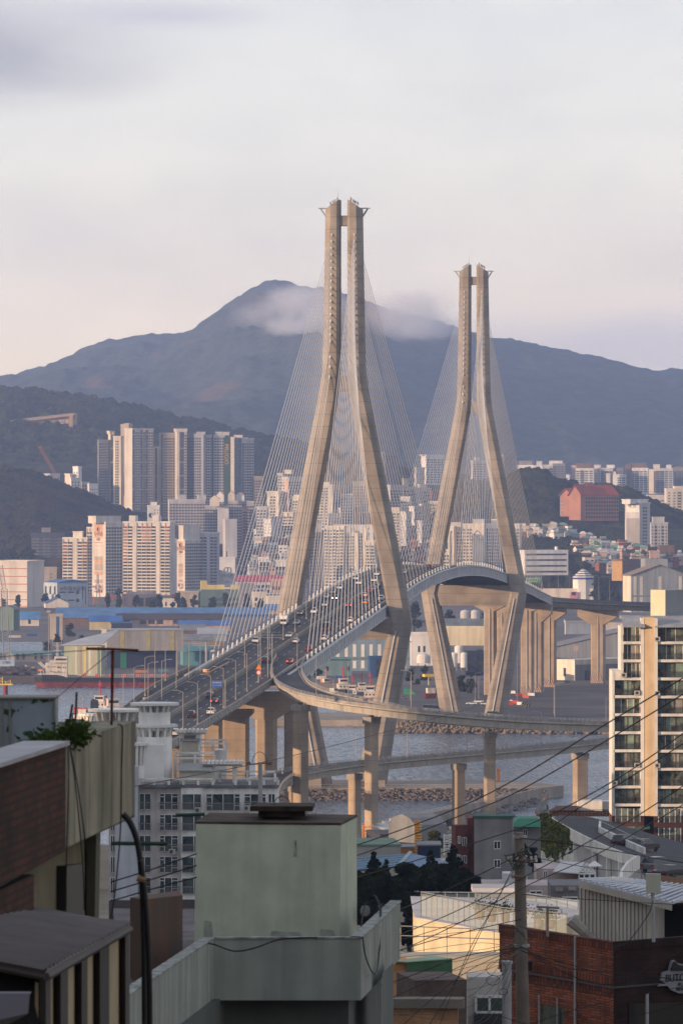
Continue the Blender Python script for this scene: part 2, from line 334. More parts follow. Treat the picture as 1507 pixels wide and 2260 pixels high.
def forest_mat(name,c1,c2,scale,c3=None,bumpd=1.0,bs=.08):
 m=bpy.data.materials.new(name);m.use_nodes=True;nt=m.node_tree;N=nt.nodes.new;L=nt.links.new
 b=nt.nodes['Principled BSDF'];b.inputs['Roughness'].default_value=.95;b.inputs['Specular IOR Level'].default_value=.1
 g=N('ShaderNodeNewGeometry')
 n1=N('ShaderNodeTexNoise');L(g.outputs['Position'],n1 .inputs['Vector']);n1 .inputs['Scale'].default_value=scale;n1 .inputs['Detail'].default_value=10;n1 .inputs['Roughness'].default_value=.68
 cr=N('ShaderNodeValToRGB');L(n1 .outputs[0],cr.inputs[0]);cr.color_ramp.elements[0].position=.38;cr.color_ramp.elements[0].color=(*c1,1);cr.color_ramp.elements[1].position=.62;cr.color_ramp.elements[1].color=(*c2,1)
 cur=cr.outputs[0]
 if c3:
  n3=N('ShaderNodeTexNoise');mp=N('ShaderNodeMapping');L(g.outputs['Position'],mp.inputs[0]);mp.inputs['Scale'].default_value=(.0030,.0007,.007)
  mp.inputs['Rotation'].default_value=(0,R(-20),0)
  L(mp.outputs[0],n3 .inputs['Vector']);n3 .inputs['Scale'].default_value=1.6;n3 .inputs['Detail'].default_value=8;n3 .inputs['Roughness'].default_value=.6
  mr=N('ShaderNodeMapRange');L(n3 .outputs[0],mr.inputs[0]);mr.inputs[1].default_value=.60;mr.inputs[2].default_value=.66;mr.clamp=True
  mx=N('ShaderNodeMix');mx.data_type='RGBA';L(mr.outputs[0],mx.inputs[0]);L(cur,mx.inputs[6]);mx.inputs[7].default_value=(*c3,1);cur=mx.outputs[2]
 L(cur,b.inputs['Base Color'])
 n2=N('ShaderNodeTexNoise');L(g.outputs['Position'],n2 .inputs['Vector']);n2 .inputs['Scale'].default_value=bs;n2 .inputs['Detail'].default_value=8;n2 .inputs['Roughness'].default_value=.75
 bp=N('ShaderNodeBump');bp.inputs['Strength'].default_value=1;bp.inputs['Distance'].default_value=bumpd;L(n2 .outputs[0],bp.inputs['Height']);L(bp.outputs[0],b.inputs['Normal'])
 return m
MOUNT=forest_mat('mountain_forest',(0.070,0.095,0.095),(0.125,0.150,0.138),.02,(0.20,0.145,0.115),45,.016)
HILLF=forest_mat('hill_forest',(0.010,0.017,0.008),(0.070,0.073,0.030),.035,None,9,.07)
HILLA=forest_mat('autumn_forest',(0.012,0.019,0.007),(0.085,0.060,0.024),.03,None,7,.10)
R1=[(-160,862),(0,842),(60,815),(125,803),(175,775),(230,752),(300,743),(350,735),(410,733),(450,708),(500,672),(550,640),(585,622),(605,617),(632,619),(660,630),(710,637),(760,648),(820,668),(880,690),(950,706),(1010,724),(1080,745),(1130,748),(1180,760),(1250,772),(1320,785),(1370,800),(1420,816),(1450,815),(1507,813),(1700,800)]
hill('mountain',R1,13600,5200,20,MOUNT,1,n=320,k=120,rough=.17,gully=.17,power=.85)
R2=[(-260,852),(0,862),(60,868),(120,878),(200,885),(290,905),(370,925),(440,938),(500,955),(560,968),(640,985),(720,1002),(800,1022),(860,1040),(930,1052),(1100,1075)]
hill('wooded_ridge',R2,7600,1500,20,HILLF,2,n=200,k=50,rough=.10,gully=.06)
R3=[(-260,1010),(0,1034),(50,1042),(90,1050),(115,1062),(150,1078),(200,1095),(250,1120),(300,1135),(350,1150),(420,1175),(500,1185)]
hill('wooded_hill',[(a,b+4) for a,b in R3],5750,330,12,HILLA,3,n=150,k=36,rough=.08,gully=.03,power=.6)
R4=[(900,1210),(940,1170),(972,1118),(1000,1076),(1060,1064),(1110,1062),(1140,1042),(1165,1036),(1200,1040),(1225,1058),(1258,1062),(1290,1072),(1340,1072),(1400,1085),(1440,1105),(1480,1122),(1530,1140),(1640,1150)]
R4=[(a,b+7) for a,b in R4];R3=[(a,b+4) for a,b in R3]
hill('wooded_knoll',R4,5500,300,12,HILLF,4,n=170,k=40,rough=.07,gully=.03,power=.7)
# individual crowns too many to count roughen the nearer hills
def forest(name,ridge,Yr,depth,base,power,count,seed,size,mats,label,f0=.12,lim=None):
 rd=random.Random(seed);m=MB();lo,hi=ridge[0][0],ridge[-1][0];n_=0
 lo=max(lo,-30);hi=min(hi,1530)
 while n_<count:
  px=rd.uniform(lo,hi);t=rd.uniform(f0,1.0)**.7
  if lim and not lim(px,t):n_+=.2;continue
  py=hermite(ridge,px);Z=ZR(py,Yr);y=Yr-depth*(1-t);h=base+(Z-base)*t**power;X=XR(px,Yr)
  s=size*rd.uniform(.6,1.3);rings=[]
  for (hh,r) in ((-.3,.75),(.25,1),(.75,.72),(1.05,.2)):
   rings.append([(X+s*r*math.cos(a*1.0472+rd.random())*rd.uniform(.75,1.2),y+s*r*math.sin(a*1.0472+rd.random()),h+s*hh*rd.uniform(.85,1.15)) for a in range(6)])
  m.loft(rings);n_+=1
 return m.build(name,mats,label=label,kind='stuff')
forest('forest',R3,5750,330,12,.6,6500,21,4.6,HILLA,'dense autumn woodland covering the near left hill',f0=.05)
forest('forest',R4,5500,300,12,.7,6500,22,4.6,HILLF,'dense dark green woodland covering the knoll behind the red brick building',f0=.05)
forest('forest',R2,7600,1500,20,.8,5200,23,9.0,HILLF,'woodland crowns along the long ridge on the left',f0=.3)
# ================================================================= the cable-stayed bridge
BD=Vector((0.1015,0.99484,0));BR=Vector((0.99484,-0.1015,0));B0=Vector((0.9,1847.0,0))
def BU(u,v,z):return B0+BD*u+BR*v+Vector((0,0,z))
PROF=[(-900,27.5),(-700,33.5),(-484,41.2),(-368,45.4),(-235,51.0),(0,61.8),(135,67.9),(267,70.3),(400,68.8),(535,63.8),(680,56.3),(826,48.6)]
def dz(u):return hermite(PROF,u)
def on_deck(px,py):
 """the point of the main carriageway seen at pixel px, py (bridge coordinates u, v)"""
 lo,hi=-700.0,267.0
 best=None
 for i in range(400):
  u=lo+(hi-lo)*i/399
  a=(px-CX)/F
  v=(a*(B0 .y+BD.y*u)-(B0 .x+BD.x*u))/(BR.x-a*BR.y)
  Y=B0 .y+BD.y*u+BR.y*v
  row=HY+(CZ-dz(u))*F/Y
  d=abs(row-py)
  if best is None or d<best[0]:best=(d,u,v)
 return best[1],best[2]
def sweep(mb,path,sec,bank=0.0):
 """loft a closed section (v, h) along a path of points; v to the right of travel"""
 rings=[]
 for i,p in enumerate(path):
  a=path[max(0,i-1)];b=path[min(len(path)-1,i+1)]
  d=(Vector(b)-Vector(a));d.z=0;d.normalize();r=Vector((d.y,-d.x,0))
  rings.append([Vector(p)+r*v+Vector((0,0,h+v*bank)) for v,h in sec])
 mb.loft(rings)
def rect(v0,v1,h0,h1):return [(v0,h0),(v1,h0),(v1,h1),(v0,h1)]
def mainpath(u0,u1,st=8.0,f=None):
 n=max(1,int(round((u1-u0)/st)));return [BU(u0+(u1-u0)*i/n,0,dz(u0+(u1-u0)*i/n)) for i in range(n+1)]
bridge=thing('cable_stayed_bridge','huge cable-stayed bridge with two tall concrete diamond pylons carrying a busy road over the harbour','bridge',BU(0,0,4))
# --- pylons
LEG=[(4,4.3,13.6),(33,10.2,18.2),(56,15.0,22.0),(60,14.7,21.4),(118.8,4.05,10.3),(131.8,1.9,7.75),(138,1.45,6.9),(165,1.35,6.3),(190.7,1.3,5.9)]
DEP=[(4,6.0),(56,5.2),(118,4.6),(190,3.9)]
def lerp(tab,x):
 for a,b in zip(tab,tab[1:]):
  if x<=b[0]:t=(x-a[0])/(b[0]-a[0]);return [a[k]+(b[k]-a[k])*t for k in range(1,len(a))]
 return list(tab[-1][1:])
def legring(u0,sgn,z,vi,vo,d,ch):
 o,i=vo*sgn,vi*sgn;s=sgn
 pts=[(i,-d+ch*.45),(i+s*ch*.45,-d),(o-s*ch,-d),(o,-d+ch),(o,d-ch),(o-s*ch,d),(i+s*ch*.45,d),(i,d-ch*.45)]
 if s<0:pts=pts[::-1]
 return [BU(u0+dd,vv,z) for vv,dd in pts]
NC=20
def anch_z(k):return 182.6-2.14*k if k<17 else (146.4-3.2*(k-16))
def anch_v(z):vi,vo=lerp(LEG,z);return (vi+vo)/2
def pylon(u0,cables,label):
 mb=MB();zs=sorted(set([l[0] for l in LEG]+[15,24,44,52,75,90,105,125,128,135,150,178]))
 m=MB()
 for sgn in (-1,1):
  rings=[]
  for z in zs:
   vi,vo=lerp(LEG,z);d=lerp(DEP,z)[0];ch=3.0 if z<60 else 1.7
   if z<=60:vo-=0.0
   rings.append(legring(u0,sgn,z,vi,vo,d,ch))
  top=[]
  for q in rings[-1]:
   v=(q-B0).dot(BR);t=(abs(v)-1.3)/4.6
   top.append(q+Vector((0,0,3.1*max(0,1-t*1.02))))
  rings.append(top);m.loft(rings)
 pyl=m.build('pylon',CONC,bridge,label=label)
 def beam(z0,z1,dd,name):
  b=MB();vi0=lerp(LEG,(z0+z1)/2)[0]+0.6
  b.hexa([BU(u0-dd,-vi0,z0),BU(u0-dd,vi0,z0),BU(u0+dd,vi0,z0),BU(u0+dd,-vi0,z0)],[BU(u0-dd,-vi0,z1),BU(u0-dd,vi0,z1),BU(u0+dd,vi0,z1),BU(u0+dd,-vi0,z1)])
  return b.build(name,CONC,pyl)
 beam(185.3,188.6,2.6,'crossbeam');beam(131.6,136.6,3.4,'crossbeam')
 b=MB();vi=lerp(LEG,54)[0]+1.5
 b.hexa([BU(u0-4.2,-vi+.6,51.0),BU(u0-4.2,vi-.6,51.0),BU(u0+4.2,vi-.6,51.0),BU(u0+4.2,-vi+.6,51.0)],[BU(u0-4.2,-vi,dz(u0)-4.2),BU(u0-4.2,vi,dz(u0)-4.2),BU(u0+4.2,vi,dz(u0)-4.2),BU(u0+4.2,-vi,dz(u0)-4.2)])
 b.build('crossbeam',CONC,pyl)
 for sgn in (-1,1):
  m=MB();z=190.9
  m.hexa([BU(u0-1.4,sgn*4.8,z),BU(u0-1.4,sgn*8.4,z),BU(u0+1.4,sgn*8.4,z),BU(u0+1.4,sgn*4.8,z)],[BU(u0-1.4,sgn*4.8,z+.25),BU(u0-1.4,sgn*8.4,z+.25),BU(u0+1.4,sgn*8.4,z+.25),BU(u0+1.4,sgn*4.8,z+.25)])
  for du in (-1.2,1.2):
   m.tube([BU(u0+du,sgn*5.9,188.2),BU(u0+du,sgn*7.6,190.8)],0.16,5)
  m.build('platform',GREYM,pyl)
  m=MB()
  for vv,hh in ((2.2,194.2),(3.0,193.6),(3.6,193.2),(4.4,192.8)):
   m.tube([BU(u0,sgn*vv,191.5),BU(u0,sgn*vv,hh+.4)],0.07,4)
   m.box(*[c for pair in zip((BU(u0,sgn*vv,0).x-.28,BU(u0,0,0).y-.6,hh-.5),(BU(u0,sgn*vv,0).x+.28,BU(u0,0,0).y+.6,hh+.35)) for c in pair])
  m.build('roof_equipment',GREYM,pyl)
 m=MB();m.tube([BU(u0,-2.0,193),BU(u0,-2.0,197.3)],0.09,5,0.04);m.build('lightning_rod',GREYM,pyl)
 m=MB();m.tube([BU(u0,2.0,193),BU(u0,2.0,194.8)],0.12,5);m.build('beacon_post',GREYM,pyl)
 for sgn in (-1,1):
  for k in range(NC):
   z=anch_z(k);v=anch_v(z)*sgn;d=lerp(DEP,z)[0]
   for e in (-1,1):
    c=BU(u0+e*(d+.15),v,z)
    m=MB();m.tube([c+BD*(-e*.6),c+BD*(e*.3)+Vector((0,0,-.5-.03*k))],0.40,7,0.26);m.build('cable_anchor',CABLE,pyl)
 for sgn in (-1,1):
  m=MB();pts=[]
  for z in (5,20,33,45,54):
   vi,vo=lerp(LEG,z);d=lerp(DEP,z)[0];pts.append(BU(u0-d-.25,sgn*(vi*.62+vo*.38),z))
  m.tube(pts,0.28,5);m.build('downpipe',STEEL,pyl)
 return pyl
pylA=pylon(0.0,None,'nearer pylon rising left of the far one')
pylB=pylon(536.8,None,'farther pylon standing right of the near one')
def cable(u0,k,e,sgn):
 """one stay from pylon at u0: e = -1 towards the camera, +1 away"""
 z=anch_z(k);v=anch_v(z)*sgn;d=lerp(DEP,z)[0]
 L_=(235.0 if e*(1 if u0==0 else -1)<0 else 250.0)
 du=20+(L_-20)*(NC-1-k)/(NC-1)
 a=BU(u0+e*(d+.5),v,z-.8);u=u0+e*du;b=BU(u,sgn*13.45,dz(u)+2.6)
 pts=[a+(b-a)*t+Vector((0,0,-4*t*(1-t)*(b-a).length*.0035)) for t in (0,.25,.5,.75,1)]
 return pts,u
far=MB();fars=MB()
for u0,par in ((0.0,pylA),(536.8,pylB)):
 for e in (-1,1):
  for sgn in (-1,1):
   for k in range(NC):
    pts,u=cable(u0,k,e,sgn)
    r=0.10 if u0==0 else 0.085
    solo=(u0==0) or (e==-1 and sgn==-1)
    m=MB() if solo else far;m.tube(pts,r,5,cap=False)
    ms=MB() if solo else fars
    top=pts[-1];d=(pts[-2]-pts[-1]).normalized();base=BU(u,sgn*13.45,dz(u))-d*.2;ax=(top-base)*.62
    ms.tube([base,base+ax*.16,base+ax*.17,base+ax*.85,base+ax*.86,base+ax+d*.6],.32,8,.22)
    if solo:
     cbl=m.build('stay_cable',CABLE,bridge);ms.build('cable_sheath',WHITE,cbl)
far.build('stay_cable',CABLE,bridge,kind='stuff');fars.build('cable_sheath',WHITE,bridge,kind='stuff')
# --- deck of the bridge
D0,D1=-292.0,826.0
path=mainpath(D0,D1)
m=MB();sweep(m,path,[(-14.0,-.25),(-13.6,-.35),(13.6,-.35),(14.0,-.25),(14.0,0),(-14.0,0)])
for v in (-9,-3,3,9):sweep(m,path,rect(v-.25,v+.25,-2.6,-.34))
deck=m.build('deck',mat('deck_underside',(0.12,0.115,0.12),0.8,0.2,0.2),bridge)
m=MB();n=int((D1-D0)/12.35)
for i in range(n):
 u=D0+(i+.5)*(D1-D0)/n
 m.hexa([BU(u-.2,-13.4,dz(u)-2.9),BU(u-.2,13.4,dz(u)-2.9),BU(u+.2,13.4,dz(u)-2.9),BU(u+.2,-13.4,dz(u)-2.9)],[BU(u-.2,-13.4,dz(u)-.36),BU(u-.2,13.4,dz(u)-.36),BU(u+.2,13.4,dz(u)-.36),BU(u+.2,-13.4,dz(u)-.36)])
m.build('floor_beams',mat('deck_underside',(0,0,0)),deck)
for sgn in (-1,1):
 m=MB()
 a,b=sorted((sgn*13.5,sgn*14.05));sweep(m,path,rect(a,b,-3.3,.35))
 a,b=sorted((sgn*14.05,sgn*14.45));sweep(m,path,rect(a,b,-3.45,-3.2));sweep(m,path,rect(a,b,.1,.36))
 n=int((D1-D0)/6.2)
 for i in range(n):
  u=D0+(i+.5)*(D1-D0)/n
  a,b=sorted((sgn*14.05,sgn*14.33))
  m.hexa([BU(u-.07,a,dz(u)-3.2),BU(u-.07,b,dz(u)-3.2),BU(u+.07,b,dz(u)-3.2),BU(u+.07,a,dz(u)-3.2)],[BU(u-.07,a,dz(u)+.1),BU(u-.07,b,dz(u)+.1),BU(u+.07,b,dz(u)+.1),BU(u+.07,a,dz(u)+.1)])
 m.build('edge_girder',STEEL,deck)
m=MB();sweep(m,path,rect(-11.6,11.6,0.0,.06));m.build('road_surface',ASPH,deck)
for sgn in (-1,1):
 m=MB();a,b=sorted((sgn*11.6,sgn*11.95));sweep(m,path,rect(a,b,0,.95));m.build('barrier',BARR,deck)
m=MB();sweep(m,path,[(-.32,.06),(.32,.06),(.12,.95),(-.12,.95)]);m.build('median_barrier',BARR,deck)
for sgn in (-1,1):
 m=MB()
 for h in (.75,1.25):sweep(m,mainpath(D0,D1,16),rect(sgn*12.6-.06,sgn*12.6+.06,h,h+.1))
 m.build('railing',GREYM,deck)
def markings(mb,u0,u1,lanes,solid,z=.075,pf=None):
 for v in lanes:
  u=u0
  while u<u1-5:
   mb.quad(BU(u,v-.09,dz(u)+z),BU(u,v+.09,dz(u)+z),BU(u+5,v+.09,dz(u+5)+z),BU(u+5,v-.09,dz(u+5)+z));u+=13
 for v in solid:
  u=u0
  while u<u1-1:
   e=min(u1,u+12);mb.quad(BU(u,v-.09,dz(u)+z),BU(u,v+.09,dz(u)+z),BU(e,v+.09,dz(e)+z),BU(e,v-.09,dz(e)+z));u=e
m=MB();markings(m,D0,D1,(-7.7,-4.2,4.2,7.7),(-11.0,11.0));m.build('lane_marking',MARK,deck)
m=MB();markings(m,D0,D1,(),(-.85,.85));m.build('centre_line',MARKY,deck)
m=MB()
for v in (-10.75,):
 u=D0
 while u<200:
  m.quad(BU(u,v-.1,dz(u)+.08),BU(u,v+.1,dz(u)+.08),BU(u+9,v+.1,dz(u+9)+.08),BU(u+9,v-.1,dz(u+9)+.08));u+=14
m.build('lane_marking',MARKG,deck)
# ================================================================= approach viaduct on the near shore
viaduct=thing('approach_viaduct','wide multi-lane road viaduct running down to the lower left on tall concrete piers','road viaduct',BU(-500,0,4))
V0=-900.0
path=mainpath(V0,D0-.3,10)
m=MB();sweep(m,path,[(-12.4,-.5),(-12.4,0),(12.4,0),(12.4,-.5),(10.2,-1.0),(9.2,-2.9),(-9.2,-2.9),(-10.2,-1.0)])
vd=m.build('deck',BARR,viaduct)
m=MB();sweep(m,path,rect(-12.0,12.0,0.01,.06));m.build('road_surface',ASPH,vd)
for sgn in (-1,1):
 m=MB();a,b=sorted((sgn*12.0,sgn*12.4));sweep(m,path if sgn>0 else mainpath(V0,D0+8,10),rect(a,b,0,1.15))
 m.build('barrier',BARR,vd)
m=MB();sweep(m,path,[(-.32,.06),(.32,.06),(.12,.95),(-.12,.95)]);m.build('median_barrier',BARR,vd)
m=MB();markings(m,V0,D0,(-7.9,-4.3,4.3,7.9),(-11.4,11.4));m.build('lane_marking',MARK,vd)
m=MB();markings(m,V0,D0,(),(-.85,.85));m.build('centre_line',MARKY,vd)
# expansion joint and drainage pipes under the right edge
m=MB();u=-300.0
m.quad(BU(u,-12,dz(u)+.08),BU(u,12,dz(u)+.08),BU(u+.5,12,dz(u)+.08),BU(u+.5,-12,dz(u)+.08));m.build('expansion_joint',GREYM,vd)
m=MB();n=60
for i in range(n):
 u=V0+300+(D0-V0-300)*i/n
 m.hexa([BU(u,12.4,dz(u)-.9),BU(u,12.75,dz(u)-.5),BU(u+.25,12.75,dz(u)-.5),BU(u+.25,12.4,dz(u)-.9)],[BU(u,12.4,dz(u)+.2),BU(u,12.6,dz(u)+.2),BU(u+.25,12.6,dz(u)+.2),BU(u+.25,12.4,dz(u)+.2)])
m.build('cable_brackets',STEEL,vd)
def column(mb,c,w,d,z0,z1,yaw,ch=.6):
 """rectangular column with chamfered corners"""
 cy,sy=math.cos(yaw),math.sin(yaw);a,b=w/2,d/2
 P8=[(-a+ch,-b),(a-ch,-b),(a,-b+ch),(a,b-ch),(a-ch,b),(-a+ch,b),(-a,b-ch),(-a,-b+ch)]
 W=[(c[0]+x*cy-y*sy,c[1]+x*sy+y*cy) for x,y in P8]
 mb.prism(W,z0,z1)
def hammer(mb,c,w,d,z1,h,ww,yaw):
 cy,sy=math.cos(yaw),math.sin(yaw)
 def W(x,y,z):return (c[0]+x*cy-y*sy,c[1]+x*sy+y*cy,z)
 mb.hexa([W(-w/2,-d/2,z1-h),W(w/2,-d/2,z1-h),W(w/2,d/2,z1-h),W(-w/2,d/2,z1-h)],[W(-ww/2,-d/2,z1-h*.45),W(ww/2,-d/2,z1-h*.45),W(ww/2,d/2,z1-h*.45),W(-ww/2,d/2,z1-h*.45)])
 mb.hexa([W(-ww/2,-d/2,z1-h*.45),W(ww/2,-d/2,z1-h*.45),W(ww/2,d/2,z1-h*.45),W(-ww/2,d/2,z1-h*.45)],[W(-ww/2,-d/2,z1),W(ww/2,-d/2,z1),W(ww/2,d/2,z1),W(-ww/2,d/2,z1)])
byaw=-0.1017
def pier(parent,px0,px1,Y,z0,z1,d=4.0,yaw=byaw,cap=None,name='pier',pipe=False,stripes=False):
 c=(XR((px0+px1)/2,Y),Y);w=(px1-px0)*Y/F
 if abs(yaw)>.3:w=w/(math.cos(yaw)+abs(math.sin(yaw))*d/w) if w>0 else w
 m=MB();column(m,c,w,d,z0,z1-(cap[1] if cap else 0),yaw)
 if cap:
  hammer(m,c,w,d+.3,z1,cap[1],cap[0],yaw)
 o=m.build(name,PIERC,parent)
 if pipe:
  mm=MB();p=Vector((c[0]-.3,c[1]-d/2-.35,0));mm.tube([p+Vector((0,0,z0+2)),p+Vector((0,0,z1-3))],.22,5);mm.build('downpipe',STEEL,o)
 if stripes:
  mm=MB();mk=MB();n_=7;hh=4.2
  for q in range(n_):
   for (bb,off) in ((mm,0),(mk,.5)):
    x0=-w/2+w*(q+off)/n_;x1=x0+w/n_/2
    cy,sy=math.cos(yaw),math.sin(yaw);y=-d/2-.06
    W=lambda x,z:(c[0]+max(-w/2,min(w/2,x))*cy-y*sy,c[1]+max(-w/2,min(w/2,x))*sy+y*cy,z)
    bb.quad(W(x0,z0),W(x1,z0),W(x1+(-1.8),z0+hh),W(x0+(-1.8),z0+hh))
  mm.build('hazard_stripes',mat('hazard_cream',(0.5,0.42,0.34),.8),o);mk.build('hazard_stripes',mat('hazard_dark_red',(0.11,0.035,0.03),.8),o)
 return o
pier(viaduct,491,549,1515,4,41.2,5,cap=(9.5,2.2))
pier(viaduct,565,610,1558,3,44.3,5,cap=(19.0,7.5))
pier(viaduct,448,490,1500,4,41.0,5,cap=(9,2.2));pier(viaduct,452,492,1562,3,44.3,5,cap=(13.0,6))
for Y in (1390,1290):
 for v in (-6,6):
  u=(Y-B0 .y)/BD.y;q=BU(u,v,0);pxc=CX+F*q.x/q.y
  pier(viaduct,pxc-22,pxc+22,Y,6,dz(u)-2.9,5,cap=(9,3))
# --- side ramp merging on the left
def smooth(pts,n=8):
 out=[];pts=[Vector(p) for p in pts]
 for i in range(len(pts)-1):
  p0=pts[max(0,i-1)];p1=pts[i];p2=pts[i+1];p3=pts[min(len(pts)-1,i+2)]
  for k in range(n):
   t=k/n;out.append(.5*((2*p1)+(p2-p0)*t+(2*p0-5*p1+4*p2-p3)*t**2+(3*p1-p0-3*p2+p3)*t**3))
 out.append(pts[-1]);return out
def ramp(name,label,pts,half,bank=0.0,depth=2.3,rails=True,lanes=True,n=8):
 root=thing(name,label,'road ramp',(pts[0][0],pts[0][1],3))
 path=smooth(pts,n)
 m=MB();sweep(m,path,[(-half,-.45),(-half,0),(half,0),(half,-.45),(half-1.1,-.75),(half-1.3,-depth),(-half+1.3,-depth),(-half+1.1,-.75)],bank)
 dk=m.build('deck',mat('ramp_girder',(0.45,0.41,0.36),0.7,0.1,0.2,streak=0.8),root)
 m=MB();sweep(m,path,rect(-half+.35,half-.35,.01,.06),bank);m.build('road_surface',ASPH,dk)
 for s in (-1,1):
  m=MB();a,b=sorted((s*(half-.35),s*half));sweep(m,path,rect(a,b,-.1,.62),bank);m.build('barrier',BARR,dk)
  if rails:
   m=MB();a,b=sorted((s*(half-.22),s*(half-.12)))
   for h in (.82,1.12):sweep(m,path,rect(a,b,h,h+.09),bank)
   acc=0
   for p,q in zip(path,path[1:]):
    d=(q-p);L_=d.length;dd=d.copy();dd.z=0;dd.normalize();r=Vector((dd.y,-dd.x,0))
    while acc<L_:
     c=p+d*(acc/L_)+r*(s*(half-.17))+Vector((0,0,s*half*bank));m.box(c.x-.07,c.x+.07,c.y-.07,c.y+.07,c.z+.6,c.z+1.28);acc+=2.4
    acc-=L_
   m.build('guard_rail',GREYM,dk)
  if lanes:
   m=MB();sweep(m,path,rect(s*(half-.8)-.08,s*(half-.8)+.08,.07,.08),bank);m.build('edge_line',MARK if s<0 else MARKY,dk)
 return root,path
pts=[(-38.0,1600,49.6),(-41.5,1575,48.3),(-46.0,1545,46.6),(-49.5,1512,44.6),(-53.5,1470,42.2),(-62,1420,39.5),(-80,1370,36)]
r1,_=ramp('merging_ramp','curved side ramp joining the viaduct on its left edge behind a concrete barrier',pts,4.6,rails=False)
for (px,Y) in ((395,1540),(330,1480)):
 pier(r1,px-14,px+14,Y,2,ZR(1510,Y)-3.5,3.2)
# --- upper ramp: leaves the bridge end and swings right across the picture, then loops back underneath
up=[(-14.4,1625,51.6),(-15.2,1598,50.3),(-15.3,1570,49.3),(-14.2,1540,48.4),(-12.3,1512,47.5),(-8.0,1487,46.5),(-1.5,1471,45.5),(8.0,1461,44.3),(22,1463,42.2),(43,1489,39.4),(72,1534,36.5),(105,1572,34)]
r2,_=ramp('upper_ramp','upper curved road ramp with metal guard rails sweeping right from the bridge end',up,4.4,bank=0.0)
def ppier(root,px0,px1,Y,zt,z0,dp,yaw,top=None):
 """box pier seen on two faces: px0..px1 total width"""
 w=(px1-px0)*Y/F;cy,sy=math.cos(yaw),abs(math.sin(yaw))
 ww=(w-dp*sy)/cy
 m=MB();c=(XR((px0+px1)/2,Y),Y+.1)
 column(m,c,ww,dp,z0,zt-2.2,yaw,ch=.25);o=m.build('pier',PIERC,root)
 m=MB();column(m,c,ww+.7,dp+.7,zt-2.2,zt-.5,yaw,ch=.2);m.build('pier_cap',BARR,o)
 m=MB();column(m,c,ww*.35,dp*.3,zt-.5,zt+.1,yaw,ch=.05);m.build('bearing',DARKM,o)
 return o
ppier(r2,645,682,1480,46.6-2.4,5,3.4,R(38));ppier(r2,803,836,1463,44.0-2.3,9,3.1,R(35))
ppier(r2,1067,1094,1494,39.1-2.4,1,2.9,R(12));ppier(r2,627,668,1562,46.4-2.4,2,4,R(-6))
lo_=[(105,1665,29.5),(75,1634,27.4),(54,1606,26.6),(32.5,1577,26.2),(14,1556,25.6),(2.6,1541,25.2),(-8,1520,24.8),(-15.5,1490,24.6),(-19,1455,24),(-20,1420,23)]
r3,_=ramp('lower_ramp','lower curved road ramp passing beneath the upper one over the water',lo_,4.4,bank=-0.05)
ppier(r3,767,798,1548,25.2-2.3,3,3.0,R(38));ppier(r3,997,1027,1582,26.2-2.3,1,3.0,R(25));ppier(r3,1263,1297,1628,27.0-2.3,-1,3.4,R(20))
ppier(r3,626,664,1500,24.6-2.3,5,3.2,R(38))
# --- viaduct beyond the far pylon curving right
fv=thing('far_viaduct','distant concrete viaduct curving to the right beyond the far pylon on flared hammerhead piers','road viaduct',(100,2700,4))
e0=BU(826.3,0,dz(826.3))
fp=[tuple(BU(826.3,0,dz(826)))]+[tuple(BU(860,.6,46.9)),(101.5,2762,45.0),(126.5,2812,42.9),(157,2848,41.3),(192,2866,40.4),(260,2880,39.5)]
fpath=smooth(fp,8)
m=MB();sweep(m,fpath,[(-12.6,-.5),(-12.6,0),(12.6,0),(12.6,-.5),(10.4,-1.0),(9.2,-2.9),(-9.2,-2.9),(-10.4,-1.0)]);fd=m.build('deck',BARR,fv)
m=MB();sweep(m,fpath,rect(-12.0,12.0,.01,.06));m.build('road_surface',ASPH,fd)
for s in (-1,1):
 m=MB();a,b=sorted((s*12.1,s*12.6));sweep(m,fpath,rect(a,b,-.2,1.5));m.build('barrier',mat('noise_barrier_grey',(0.13,0.125,0.13),.8),fd)
for (a,b,Y,zt,z0,cap,st) in ((1150,1177,2652,46.8,3.6,(16,4),1),(1168,1199,2693,44.0,3.6,(15,7),1),(1199,1227,2761,42.0,3.6,(16,6),1),(1305,1335,2815,39.9,3.6,(20,7.2),1),(1069,1094,2655,46.8,3.6,(14,4),0),(1098,1118,2700,44,3.6,(14,5),0)):
 pier(fv,a,b,Y,z0,zt,5.0,R(-12),cap=cap,pipe=True,stripes=bool(st))
# ================================================================= city: one thing per building
def wallm(name,col,**k):return mat(name,col,k.pop('rough',.85),k.pop('var',.1),k.pop('scale',.06),streak=k.pop('streak',.25),**k)
CREAM=wallm('cream_render',(0.66,0.60,0.53));CREAM2=wallm('warm_cream_render',(0.74,0.66,0.54));WHT=wallm('white_render',(0.76,0.74,0.72))
LGREY=wallm('light_grey_render',(0.54,0.53,0.54));MGREY=wallm('mid_grey_render',(0.24,0.235,0.25));DGREY=wallm('dark_slate_render',(0.085,0.09,0.11))
PINKW=wallm('pink_render',(0.50,0.34,0.29));BEIGE=wallm('beige_render',(0.44,0.37,0.29));PEACH=wallm('peach_render',(0.62,0.36,0.22));ORW=wallm('orange_render',(0.62,0.27,0.13))
BRICKR=wallm('red_brick_far',(0.26,0.085,0.06));BROWN=wallm('brown_render',(0.17,0.11,0.08));YELW=wallm('yellow_render',(0.68,0.55,0.20));GRNW=wallm('grey_green_render',(0.14,0.21,0.18))
DKGRN=wallm('dark_green_panel',(0.03,0.07,0.045));REDW=wallm('dull_red_render',(0.30,0.06,0.05));TEALW=wallm('teal_cladding',(0.10,0.26,0.29));BLUEW=wallm('blue_cladding',(0.035,0.09,0.21));NAVY=wallm('navy_cladding',(0.02,0.03,0.065))
